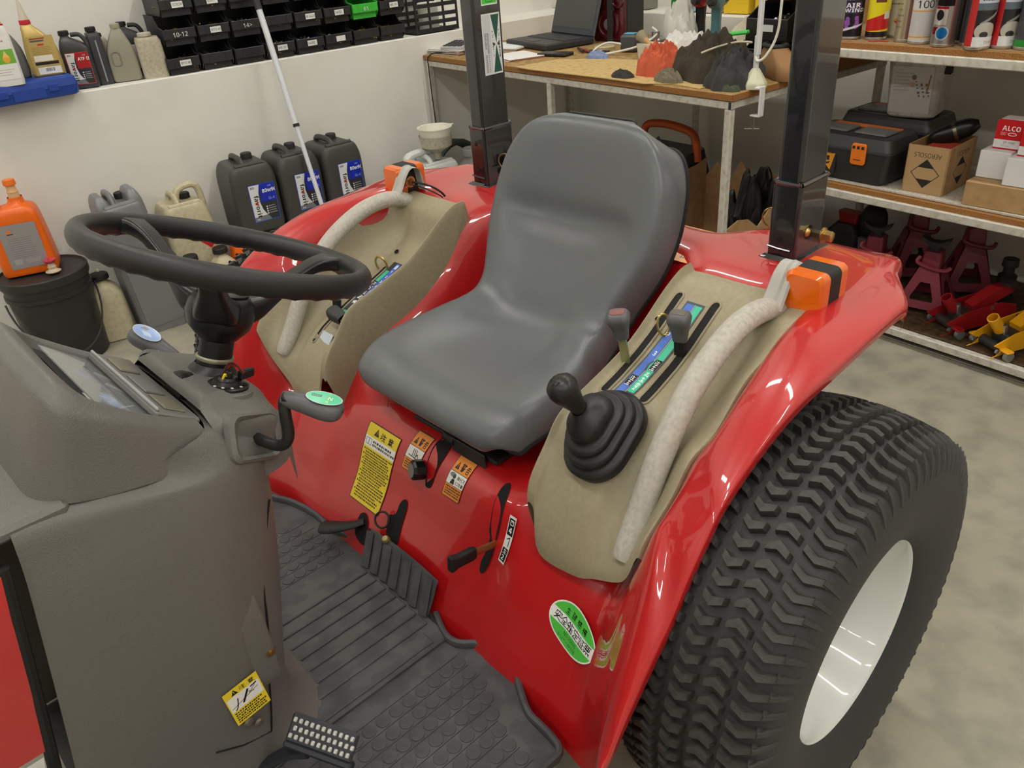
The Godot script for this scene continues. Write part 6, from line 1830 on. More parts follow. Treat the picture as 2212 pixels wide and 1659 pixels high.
	part(o, "tool_body", body([[0, 0.16, 0.09, 0.03], [0.30, 0.18, 0.10, 0.04], [0.44, 0.15, 0.08, 0.04]], 4), rubber(34), at(Vector3(-0.01, 0, 0)))
	o = thing("air_hose", "dark coiled hose lying below the bench behind the middle leg", "hose", Vector3(-2.80, 0, -2.72))
	part(o, "hose_coil", tube(cr(p3("-0.1,0.30,0 -0.05,0.50,0.02 0.0,0.52,0.02 0.06,0.46,0.02 0.12,0.40,0.0 0.10,0.1,0 0.0,0.02,0"), 5), 0.018, 8), mat(c8(70, 64, 46), 0.5))
	part(o, "hose_coil", tube(cr(p3("-0.06,0.2,0.05 -0.02,0.46,0.06 0.04,0.44,0.05 0.07,0.2,0.05 0.02,0.03,0.05"), 5), 0.018, 8), rubber(26))

func bench_top() -> void:
	var y := 0.838
	# cardboard mat
	var o := thing("cardboard_mat", "flattened cardboard sheet covering the front of the bench", "cardboard", Vector3(-2.18, y, -2.40), Vector3(0, 0, 0))
	part(o, "sheet", prism(p2("-0.60,0.235 -0.50,0.245 -0.1,0.232 0.13,0.236 0.22,0.19 0.36,0.21 0.36,-0.05 0.1,-0.16 -0.35,-0.10 -0.58,0.02"), 0.003), tex_mat("benchcard", c8(206, 180, 128), 0.75, noise(0.02, 87, 5, 512, FastNoiseLite.TYPE_SIMPLEX_SMOOTH, ramp([0.0, c8(190, 176, 146), 0.35, c8(236, 228, 206), 1.0, Color.WHITE])), 3.0))
	# laptop
	o = thing("laptop", "open black laptop with a matt grey screen on the bench", "laptop", Vector3(-3.14, y, -2.66), Vector3(0, -7, 0))
	part(o, "laptop_base", MB.new().box(Vector3(0, 0.016, 0.0), Vector3(0.36, 0.028, 0.27), 0.006), mat(c8(44, 45, 48), 0.45))
	part(o, "screen_lid", MB.new().box(Vector3(0, 0.125, 0.0), Vector3(0.36, 0.25, 0.014), 0.006), mat(c8(62, 66, 74), 0.45), at(Vector3(0, 0.028, -0.135), Vector3(-16, 0, 0)))
	part(o, "screen_panel", MB.new().box(Vector3(0, 0.135, 0.0075), Vector3(0.325, 0.205, 0.001)), mat(c8(74, 78, 76), 0.5), at(Vector3(0, 0.028, -0.135), Vector3(-16, 0, 0)))
	var kb := mat(c8(58, 59, 62), 0.5)
	var key := MB.new().box(Vector3.ZERO, Vector3(0.017, 0.004, 0.015), 0.001).done()
	for r in 6:
		for c in 16: part(o, "key", key, kb, at(Vector3(-0.157 + c * 0.0205 + (r % 2) * 0.004, 0.031, -0.085 + r * 0.0195)))
	part(o, "touch_pad", MB.new().box(Vector3(-0.01, 0.0305, 0.085), Vector3(0.07, 0.001, 0.045)), mat(c8(38, 39, 42), 0.4))
	# red speaker with a strap handle
	o = thing("loudspeaker", "glossy dark red portable speaker with round drivers and a black handle", "speaker", Vector3(-2.945, y, -2.90), Vector3(0, 12, 0))
	var rd := mat(c8(84, 20, 30), 0.25, 0, 0.8)
	part(o, "speaker_box", MB.new().box(Vector3(0, 0.19, -0.05), Vector3(0.18, 0.38, 0.16), 0.012), mat(c8(40, 40, 41), 0.5))
	part(o, "front_panel", MB.new().box(Vector3(0, 0.19, 0.035), Vector3(0.18, 0.38, 0.02), 0.010), rd)
	for q in [[0.0, 0.075, 0.062], [-0.045, 0.185, 0.036], [0.05, 0.18, 0.036], [0.0, 0.29, 0.062]]:
		part(o, "driver_ring", lathe(p2("%f,0 %f,0.010 %f,0.012 %f,0.004" % [q[2], q[2], q[2] * 0.8, q[2] * 0.72]), 28), rd, aim(Vector3(q[0], q[1], 0.044), Vector3.BACK))
		part(o, "driver_cone", lathe(p2("%f,0.003 %f,0.001 %f,0.006 %f,0.008 0,0.009" % [q[2] * 0.72, q[2] * 0.42, q[2] * 0.4, q[2] * 0.25]), 24), mat(c8(176, 170, 168), 0.3, 0.5) if q[2] > 0.05 else rd, aim(Vector3(q[0], q[1], 0.044), Vector3.BACK))
	part(o, "strap", MB.new().box(Vector3(0.028, 0.17, 0.075), Vector3(0.030, 0.33, 0.012), 0.004), rubber(26))
	# papers, calculator, phone
	for q in [["paper_pile", "stack of papers and folders at the left bench end", Vector3(-3.42, y, -2.30), 0.21, 0.15, 0.022, 8, c8(214, 210, 204)], ["paper_pile", "loose white sheets beside the laptop", Vector3(-3.00, y, -2.35), 0.21, 0.17, 0.008, -14, c8(228, 228, 226)], ["paper_pile", "white sheets lying behind the roll post", Vector3(-3.30, y, -2.50), 0.26, 0.18, 0.012, 20, c8(226, 227, 226)]]:
		o = thing(q[0], q[1], "papers", q[2], Vector3(0, q[6], 0))
		var n := int(q[5] / 0.002)
		for i in n: part(o, "sheet", MB.new().box(Vector3(sin(i * 2.3) * 0.006, 0.001 + i * 0.002, cos(i * 1.7) * 0.006), Vector3(q[3], 0.0016, q[4])), mat(c8(206, 120, 84), 0.7) if i % 5 == 1 else mat(q[7], 0.8), at(Vector3.ZERO, Vector3(0, sin(i * 3.1) * 5, 0)))
	o = thing("calculator", "silver desk calculator on the paper stack", "calculator", Vector3(-3.40, y + 0.023, -2.32), Vector3(6, 20, 0))
	part(o, "calculator_body", MB.new().box(Vector3(0, 0.010, 0), Vector3(0.12, 0.018, 0.16), 0.004), mat(c8(176, 176, 174), 0.4))
	for r in 5:
		for c in 4: part(o, "key", MB.new().box(Vector3(-0.042 + c * 0.028, 0.020, -0.03 + r * 0.022), Vector3(0.02, 0.005, 0.015), 0.001), mat(c8(56, 56, 58), 0.5))
	o = thing("phone", "black mobile phone lying in front of the laptop", "phone", Vector3(-2.86, y, -2.455), Vector3(0, 16, 0))
	part(o, "phone_body", MB.new().box(Vector3(0, 0.007, 0), Vector3(0.15, 0.013, 0.075), 0.004), mat(c8(22, 22, 24), 0.3))
	# clutter in the middle
	o = thing("power_adapter", "grey adapter block with a pale blue top and white leads", "adapter", Vector3(-2.62, y, -2.68), Vector3(0, 20, 0))
	part(o, "adapter_body", MB.new().box(Vector3(0, 0.035, 0), Vector3(0.075, 0.07, 0.06), 0.008), mat(c8(70, 74, 74), 0.4))
	part(o, "blue_top", MB.new().box(Vector3(0, 0.073, 0), Vector3(0.05, 0.006, 0.035), 0.002), mat(c8(90, 160, 196), 0.4))
	part(o, "lead", tube(cr(p3("0.03,0.02,0.02 -0.09,0.04,0.03 -0.14,0.012,0.08 -0.08,0.006,0.12 0.06,0.03,0.06 0.12,0.07,0.0 0.08,0.09,-0.05"), 6), 0.0045, 8), mat(c8(222, 220, 210), 0.5))
	o = thing("plastic_tub", "clear plastic tub holding a brush by the cardboard sheet", "tub", Vector3(-2.43, y, -2.60))
	part(o, "tub_wall", body([[0, 0.040, 0.034, 0.01], [0.055, 0.046, 0.040, 0.012]], 4), mat(c8(210, 212, 200), 0.25))
	o = thing("brush", "shaving style brush with a wooden handle resting in the clear tub", "brush", Vector3(-2.43, y + 0.058, -2.59), Vector3(0, 0, 60))
	part(o, "handle", lathe(p2("0.006,-0.02 0.009,-0.012 0.006,0.0 0.010,0.012 0.013,0.02"), 14), mat(c8(196, 150, 96), 0.4))
	part(o, "bristles", lathe(p2("0.013,0.02 0.018,0.03 0.024,0.055 0.016,0.062 0,0.064"), 14), mat(c8(150, 140, 116), 0.9))
	o = thing("glove", "crumpled light blue rubber glove on the bench", "glove", Vector3(-2.64, y, -2.50))
	part(o, "glove_heap", crumple(0.11, 0.07, 0.03, 23, 8.0, 20), mat(c8(120, 138, 176), 0.6))
	o = thing("pulley_disc", "small cream metal disc lying by the laptop", "disc", Vector3(-2.78, y, -2.68))
	part(o, "disc", lathe(p2("0.045,0 0.046,0.012 0.040,0.016 0.030,0.012 0.012,0.014 0,0.014"), 28), mat(c8(196, 186, 150), 0.4, 0.3))
	o = thing("carburettor", "small shiny metal engine part on the bench", "engine part", Vector3(-2.52, y, -2.74))
	part(o, "casting", MB.new().box(Vector3(0, 0.03, 0), Vector3(0.06, 0.05, 0.05), 0.008).add(cyl(0.018, 0.07, 14), at(Vector3(0, 0.01, 0.01))), mat(c8(160, 160, 158), 0.3, 0.9))
	part(o, "intake", cyl(0.02, 0.06, 16), mat(c8(190, 190, 188), 0.25, 0.9), at(Vector3(-0.04, 0.035, 0), Vector3(0, 0, -90)))
	o = thing("hand_tools", "dark loose pliers and screwdrivers beside the laptop", "tools", Vector3(-2.80, y, -2.58))
	for i in 5: part(o, "tool", tube(p3("%f,0.008,%f %f,0.010,%f" % [-0.08 + i * 0.03, -0.03 + i * 0.012, 0.02 + i * 0.03, 0.03 - i * 0.01]), 0.006, 8), mat([c8(40, 40, 42), c8(150, 60, 40), c8(60, 60, 64), c8(170, 168, 164), c8(36, 36, 38)][i], 0.4))
	# clear bag, drills
	o = thing("plastic_bag", "clear plastic bag standing upright behind the rags", "bag", Vector3(-2.50, y, -2.86))
	part(o, "bag_heap", crumple(0.17, 0.12, 0.22, 31, 5.0), mat(c8(206, 206, 198), 0.3))
	part(o, "bag_neck", lathe(p2("0.03,0.12 0.014,0.19 0.022,0.25 0.03,0.27"), 14), mat(c8(214, 214, 208), 0.3))
	for q in [[Vector3(-2.44, y, -2.92), c8(186, 34, 44), "red cordless drill with a black grip standing on its battery"], [Vector3(-2.34, y, -2.90), c8(74, 122, 130), "teal cordless drill standing on its battery beside the red one"]]:
		o = thing("cordless_drill", q[2], "drill", q[0], Vector3(0, 25, 0), "cordless drills on the bench")
		var dm := mat(q[1], 0.4)
		part(o, "battery", MB.new().box(Vector3(0, 0.02, 0), Vector3(0.075, 0.04, 0.10), 0.006), dm)
		part(o, "grip", body([[0.04, 0.020, 0.026, 0.012], [0.10, 0.018, 0.022, 0.012], [0.165, 0.020, 0.028, 0.012]], 4, 2), dm if q[1].b > 0.4 else rubber(36))
		part(o, "motor_housing", MB.new().grid(surf(rings([[-0.09, 0.020, 0.022, 0.015], [-0.07, 0.030, 0.032, 0.02], [0.03, 0.031, 0.033, 0.022], [0.06, 0.026, 0.028, 0.02], [0.075, 0.02, 0.02, 0.018]], 5), 2, 1), false, true), dm, at(Vector3(0, 0.19, 0), Vector3(90, 0, 0)))
		part(o, "chuck", lathe(p2("0.020,0 0.018,0.03 0.010,0.045 0,0.046"), 18), rubber(40), at(Vector3(0, 0.19, 0.075), Vector3(90, 0, 0)))
		part(o, "vent", MB.new().box(Vector3(0.031, 0.19, -0.04), Vector3(0.004, 0.03, 0.05)), rubber(30))
	# cloths and clothes
	for q in [["rag", "crumpled orange rag on the front of the bench", Vector3(-2.13, y + 0.003, -2.34), 0.19, 0.17, 0.115, 41, c8(206, 96, 64), 9.0], ["towel", "heap of white cloths behind the orange rag", Vector3(-2.25, y, -2.62), 0.30, 0.24, 0.11, 43, c8(226, 224, 220), 11.0], ["towel", "cream cloth folded on top behind the work clothes", Vector3(-2.05, y, -2.78), 0.26, 0.20, 0.15, 47, c8(206, 200, 178), 6.0], ["work_jacket", "dark brown crumpled work clothes heaped on the bench corner", Vector3(-1.90, y, -2.36), 0.32, 0.22, 0.155, 53, c8(66, 58, 46), 10.0], ["work_trousers", "dark grey crumpled trousers beside the brown work clothes", Vector3(-1.77, y, -2.31), 0.18, 0.22, 0.12, 59, c8(58, 58, 58), 8.0], ["glove", "small dark grey glove lying on the cardboard sheet", Vector3(-2.205, y + 0.003, -2.215), 0.10, 0.06, 0.028, 61, c8(56, 54, 50), 7.0], ["rag", "olive green rag at the front edge of the bench", Vector3(-1.745, y, -2.225), 0.12, 0.05, 0.03, 67, c8(72, 80, 60), 6.0], ["glove", "grey and tan work glove in front of the work clothes", Vector3(-2.00, y + 0.003, -2.235), 0.12, 0.07, 0.045, 71, c8(120, 112, 92), 7.0]]:
		o = thing(q[0], q[1], "cloth" if q[0] in ["rag", "towel"] else ("glove" if q[0] == "glove" else "clothes"), q[2])
		var cm := tex_mat("cloth%d" % q[6], q[7], 0.9, null, 20.0, noise(0.2, 3, 2, 256), 0.05)
		cm.rim_enabled = true
		cm.rim = 0.2
		part(o, "cloth_heap", crumple(q[3], q[4], q[5], q[6], q[8], 40), cm)
		if q[0] == "work_jacket": part(o, "reflective_piping", tube(cr(p3("0.02,0.10,0.10 0.05,0.115,0.05 0.09,0.125,0.0 0.12,0.12,-0.04"), 5), 0.0035, 6), mat(c8(200, 190, 164), 0.6))
	o = thing("hand_tools", "pair of pliers with bright green grips lying on the clothes", "tools", Vector3(-1.93, y + 0.125, -2.48), Vector3(0, 20, 8))
	for s in [-1, 1]: part(o, "grip", tube(cr(p3("-0.06,0,%f 0.0,0.004,%f 0.06,0.002,%f" % [0.002 * s, 0.014 * s, 0.010 * s]), 4), 0.006, 8), mat(c8(60, 190, 70), 0.4))
	part(o, "jaws", MB.new().box(Vector3(-0.075, 0, 0), Vector3(0.03, 0.008, 0.014), 0.002), mat(c8(60, 60, 62), 0.4, 0.7))
	o = thing("shoe", "tan slipper shoe with dark piping at the bench end", "shoe", Vector3(-1.735, y, -2.50), Vector3(0, 60, 0))
	part(o, "shoe_upper", MB.new().grid(surf(rings([[0.0, 0.045, 0.11, 0.04], [0.015, 0.048, 0.115, 0.045], [0.045, 0.044, 0.105, 0.04], [0.075, 0.034, 0.07, 0.03, 0, -0.03], [0.095, 0.030, 0.05, 0.03, 0, -0.045]], 5), 2, 1), false, true), mat(c8(150, 112, 72), 0.8))
	part(o, "shoe_collar", tube(rings([[0.096, 0.030, 0.05, 0.03, 0, -0.045]], 5)[0], 0.008, 8, 1, 1, Vector3.UP, true), rubber(34))
	# black stacking bins and red lid at the bench end
	for i in 2:
		o = thing("parts_bin", ["lower black open bin at the right bench end behind the lamp", "upper black open bin of metal parts at the right bench end"][i], "storage bin", Vector3(-1.83, y + i * 0.10, -2.66), Vector3(0, 0, 0))
		var bm := mat(c8(30, 31, 32), 0.4)
		part(o, "bin_floor", MB.new().box(Vector3(0, 0.004, 0), Vector3(0.16, 0.008, 0.24), 0.002), bm)
		part(o, "front_wall", MB.new().box(Vector3(0, 0.04, 0.12), Vector3(0.17, 0.07, 0.005), 0.002), bm)
		part(o, "back_wall", MB.new().box(Vector3(0, 0.06, -0.12), Vector3(0.17, 0.11, 0.005), 0.002), bm)
		for s in [-1, 1]: part(o, "side_wall", prism(p2("0.12,0.0 0.12,0.075 0.04,0.12 -0.12,0.12 -0.12,0"), 0.004), bm, Transform3D(Basis(Vector3(0, 0, 1), Vector3(1, 0, 0), Vector3(0, 1, 0)), Vector3(s * 0.083 - 0.002, 0, 0)))
		if i == 1: part(o, "white_tag", MB.new().box(Vector3(0, 0.045, 0.1235), Vector3(0.06, 0.022, 0.001)), mat(c8(220, 220, 218), 0.6))
	solo("metal_parts", bolt_pile(2).done(20), mat(c8(170, 170, 172), 0.3, 0.9), "loose shiny sockets and fittings in the upper black bin on the bench", "fasteners", at(Vector3(-1.83, y + 0.115, -2.60)), "", "stuff")
	o = thing("red_lid", "glossy red rounded tool housing above the black bins", "tool", Vector3(-1.83, y + 0.225, -2.68))
	part(o, "red_shell", body([[0, 0.06, 0.08, 0.03], [0.02, 0.085, 0.11, 0.04], [0.10, 0.085, 0.11, 0.04], [0.14, 0.06, 0.08, 0.03]], 5, 2), mat(c8(170, 24, 32), 0.3, 0, 0.7))
	# clamp lamp
	o = thing("bench_lamp", "white clamp lamp arm on the right end of the bench", "lamp", Vector3(-1.685, y, -2.30))
	var lw := mat(c8(222, 222, 224), 0.4)
	part(o, "lamp_foot", lathe(p2("0.040,0 0.041,0.014 0.036,0.022 0.014,0.058 0.010,0.062"), 8), mat(c8(216, 214, 186), 0.4))
	part(o, "lamp_pivot", cyl(0.009, 0.06, 14), lw, at(Vector3(0, 0.058, 0)))
	part(o, "lamp_arm", MB.new().box(Vector3(0.004, 0.36, 0), Vector3(0.013, 0.52, 0.020), 0.003), lw, at(Vector3(0, 0, 0), Vector3(0, 0, 0)))
	part(o, "arm_yoke", MB.new().box(Vector3(0.0, 0.13, 0), Vector3(0.020, 0.06, 0.012), 0.003), lw)
	part(o, "clamp", MB.new().box(Vector3(0.022, -0.032, 0.012), Vector3(0.006, 0.095, 0.026), 0.002).box(Vector3(0.006, -0.078, 0.012), Vector3(0.036, 0.006, 0.026), 0.002).box(Vector3(0.012, 0.008, 0.012), Vector3(0.024, 0.008, 0.026), 0.002), lw, at(Vector3(0.034, 0, 0.02)))
	part(o, "clamp_screw", tube(p3("0.03,-0.04,0.03 0.03,-0.125,0.03"), 0.003, 8), mat(c8(150, 146, 136), 0.35, 0.8))
	part(o, "screw_bar", tube(p3("0.006,-0.122,0.045 0.046,-0.122,0.018"), 0.002, 8), mat(c8(150, 146, 136), 0.35, 0.8))
	part(o, "lamp_cable", tube(cr(p3("0.0,0.10,0.005 0.012,0.085,0.01 0.034,0.10,0.0 0.055,0.16,-0.02 0.062,0.26,-0.02 0.062,0.55,-0.02"), 6), 0.0042, 8), mat(c8(226, 222, 208), 0.45))
	# goods on the ledge behind the bench
	for q in [["carton", "yellow carton on the ledge behind the bench", Vector3(-2.52, 0.926, -3.30), Vector3(0.13, 0.16, 0.10), c8(232, 196, 40)], ["carton", "second yellow carton beside the drills", Vector3(-2.36, 0.926, -3.31), Vector3(0.12, 0.19, 0.10), c8(226, 190, 60)], ["carton", "plain brown carton behind the cordless drills", Vector3(-2.02, 0.926, -3.30), Vector3(0.20, 0.13, 0.12), c8(186, 150, 104)], ["carton", "small pale pink and white carton under the yellow one", Vector3(-2.66, 0.926, -3.29), Vector3(0.10, 0.07, 0.10), c8(222, 206, 206)]]:
		crate_box(q[0], q[1], "box", q[2], 4, q[3], mat(q[4], 0.7))
	var b := bottle("water_bottle", "clear blue tinted plastic bottle on the ledge behind the bench", "bottle", Vector3(-2.80, 0.926, -3.29), 10, 0.08, 0.08, 0.22, mat(c8(150, 186, 204), 0.2), mat(c8(60, 120, 190), 0.4), 0)
	b = bottle("cleaner_bottle", "white bottle with a purple band behind the brown carton", "bottle", Vector3(-2.19, 0.926, -3.27), 10, 0.08, 0.06, 0.20, mat(c8(226, 226, 226), 0.4), mat(c8(230, 230, 230), 0.4), 0)
	part(b, "purple_band", MB.new().box(Vector3(0, 0.05, 0.031), Vector3(0.06, 0.03, 0.001)), mat(c8(90, 50, 120), 0.5))
	b = bottle("cleaner_bottle", "green bottle on the ledge at the edge of the speaker", "bottle", Vector3(-2.90, 0.926, -3.30), 10, 0.06, 0.06, 0.20, mat(c8(40, 130, 60), 0.35), mat(c8(40, 130, 60), 0.4), 0)
	# far left corner of the ledge, beside the roll post
	o = thing("crate", "black slatted plastic crate at the end of the row of bins", "crate", Vector3(-3.63, 0.926, -2.29), Vector3(0, 90, 0))
	for yy in [0.012, 0.045, 0.078, 0.12, 0.15]:
		for sz in [0.10, -0.10]: part(o, "slat", MB.new().box(Vector3(0, yy, sz), Vector3(0.24, 0.018, 0.006), 0.002), rubber(34))
	for xx in [-0.118, -0.04, 0.04, 0.118]:
		for sz in [0.10, -0.10]: part(o, "post", MB.new().box(Vector3(xx, 0.08, sz), Vector3(0.010, 0.16, 0.010), 0.002), rubber(34))
	part(o, "crate_floor", MB.new().box(Vector3(0, 0.004, 0), Vector3(0.24, 0.006, 0.2)), rubber(34))
	o = thing("tape_roll", "white round tub standing inside the black crate", "tub", Vector3(-3.62, 0.932, -2.30))
	part(o, "tub_wall", cyl(0.05, 0.12, 28, 0.004), mat(c8(222, 222, 212), 0.5))
	for q in [["grinding_disc", "cream round tub on the ledge right of the roll post", Vector3(-3.30, 0.926 + 0.055, -3.33), 0.09, 0.07, c8(206, 196, 150)], ["grinding_disc", "rusty orange disc under the cream tub", Vector3(-3.30, 0.926, -3.33), 0.085, 0.05, c8(176, 110, 76)]]:
		o = thing("round_tub" if q[5].g > 0.6 else "rusty_disc", q[1], "tub" if q[5].g > 0.6 else "disc", q[2])
		part(o, "drum", cyl(q[3], q[4], 32, 0.006), mat(q[5], 0.6))
	crate_box("tin_box", "small grey green tin box on the ledge beside the laptop screen", "box", Vector3(-3.14, 0.926, -3.31), 4, Vector3(0.11, 0.05, 0.09), mat(c8(140, 140, 128), 0.5))
	o = thing("wooden_batten", "pale wooden batten standing behind the roll post", "batten", Vector3(-3.44, 0.926, -3.02), Vector3(0, 20, 0))
	part(o, "batten", MB.new().box(Vector3(0, 0.2, 0), Vector3(0.05, 0.4, 0.02), 0.002), mat(c8(206, 182, 132), 0.6))

func shelves() -> void:
	var o := thing("shelving", "white steel shelving with three chipboard shelves beside the bench", "shelving", Vector3(-0.75, 0, -2.5))
	var wt := white_tube()
	var x0 := -0.925
	var x1 := 0.95
	var lv := [0.056, 0.491, 0.941]
	var boardm := [tex_mat("greasyboard", c8(104, 86, 64), 0.65, noise(0.02, 97, 5, 512, FastNoiseLite.TYPE_SIMPLEX_SMOOTH, ramp([0.0, c8(120, 112, 104), 0.4, c8(190, 180, 168), 0.8, c8(236, 222, 196), 1.0, c8(255, 236, 200)])), 3.0), tex_mat("whiteboardshelf", c8(206, 200, 188), 0.6, noise(0.03, 99, 5, 512, FastNoiseLite.TYPE_SIMPLEX_SMOOTH, ramp([0.0, c8(180, 172, 160), 0.4, c8(240, 238, 232), 1.0, Color.WHITE])), 4.0), tex_mat("topshelf", c8(172, 146, 112), 0.6, noise(0.02, 101, 5, 512, FastNoiseLite.TYPE_SIMPLEX_SMOOTH, ramp([0.0, c8(190, 176, 156), 0.5, c8(236, 226, 210), 1.0, Color.WHITE])), 3.0)]
	for i in 3:
		var y: float = lv[i]
		part(o, "front_rail", MB.new().box(Vector3(0, y - 0.0135, -0.0125), Vector3(x1 - x0, 0.027, 0.025), 0.003), wt)
		part(o, "back_rail", MB.new().box(Vector3(0, y - 0.0135, -0.66), Vector3(x1 - x0, 0.027, 0.025), 0.003), wt)
		part(o, "side_rail", MB.new().box(Vector3(x0 + 0.0125, y - 0.0135, -0.34), Vector3(0.025, 0.027, 0.62), 0.003), wt)
		if i == 0:
			part(o, "shelf_board", MB.new().box(Vector3(0, y - 0.004, -0.345), Vector3(x1 - x0 - 0.05, 0.008, 0.63)), boardm[0])
		else:
			part(o, "shelf_board", MB.new().box(Vector3(0, y + 0.009, -0.34), Vector3(x1 - x0, 0.018, 0.66), 0.001), osb())
			part(o, "shelf_top", MB.new().box(Vector3(0, y + (0.0225 if i == 1 else 0.0185), -0.346), Vector3(x1 - x0, 0.005 if i == 1 else 0.001, 0.645)), boardm[i])
	for x in [x0 + 0.0125, x1 - 0.0125]:
		for z in [-0.0125, -0.66]: part(o, "upright", MB.new().box(Vector3(x, 0.95, z), Vector3(0.026, 1.9, 0.026), 0.003), wt)
	for x in [x0 + 0.1, x1 - 0.1]: part(o, "foot", cyl(0.02, 0.03, 16), rubber(30), at(Vector3(x, 0, -0.05)))
	part(o, "end_panel", MB.new().box(Vector3(x0 - 0.008, 1.32, -0.25), Vector3(0.016, 0.98, 0.40), 0.002), osb())
	part(o, "corner_trim", MB.new().box(Vector3(x0 + 0.002, 1.32, -0.035), Vector3(0.03, 0.98, 0.012), 0.002), wt)

func spray(label_: String, p: Vector3, yaw: float, r: float, h: float, base: Color, metal: float, paint: Callable, capc := Color(0, 0, 0, 0)) -> Node3D:
	var o := thing("spray_can", label_, "spray can", p, Vector3(0, yaw, 0), "spray cans on the top shelf")
	var bm := mat(c8(196, 192, 184), 0.28, 0.85)
	part(o, "can_base", lathe(PackedVector2Array([Vector2(r * 0.94, 0), Vector2(r, 0.003), Vector2(r, 0.007), Vector2(r * 0.985, 0.009)]), 32), bm)
	# printed wrap
	var k := Ink.new(256, 256, base)
	paint.call(k)
	var m := MB.new()
	var n := 32
	for i in n:
		var a := TAU * i / n
		var b := TAU * (i + 1) / n
		var p0 := Vector3(sin(a) * r * 0.985, 0.009, cos(a) * r * 0.985)
		var p1 := Vector3(sin(b) * r * 0.985, 0.009, cos(b) * r * 0.985)
		var up := Vector3(0, h - 0.03, 0)
		var u0 := fposmod(float(i) / n + 0.5, 1.0)
		var u1 := u0 + 1.0 / n
		m.tri(p0, p1, p1 + up, Vector2(u0, 1), Vector2(u1, 1), Vector2(u1, 0))
		m.tri(p0, p1 + up, p0 + up, Vector2(u0, 1), Vector2(u1, 0), Vector2(u0, 0))
	var wm := k.material(0.3)
	wm.metallic = metal
	part(o, "can_wrap", m, wm)
	part(o, "can_shoulder", lathe(PackedVector2Array([Vector2(r * 0.985, h - 0.021), Vector2(r, h - 0.018), Vector2(r * 0.9, h - 0.008), Vector2(r * 0.55, h), Vector2(0, h)]), 28), bm)
	part(o, "can_cap", lathe(PackedVector2Array([Vector2(r * 0.86, h - 0.012), Vector2(r * 0.86, h + 0.03), Vector2(r * 0.8, h + 0.036), Vector2(0, h + 0.036)]), 24), mat(capc if capc.a > 0 else c8(30, 30, 32), 0.4))
	return o

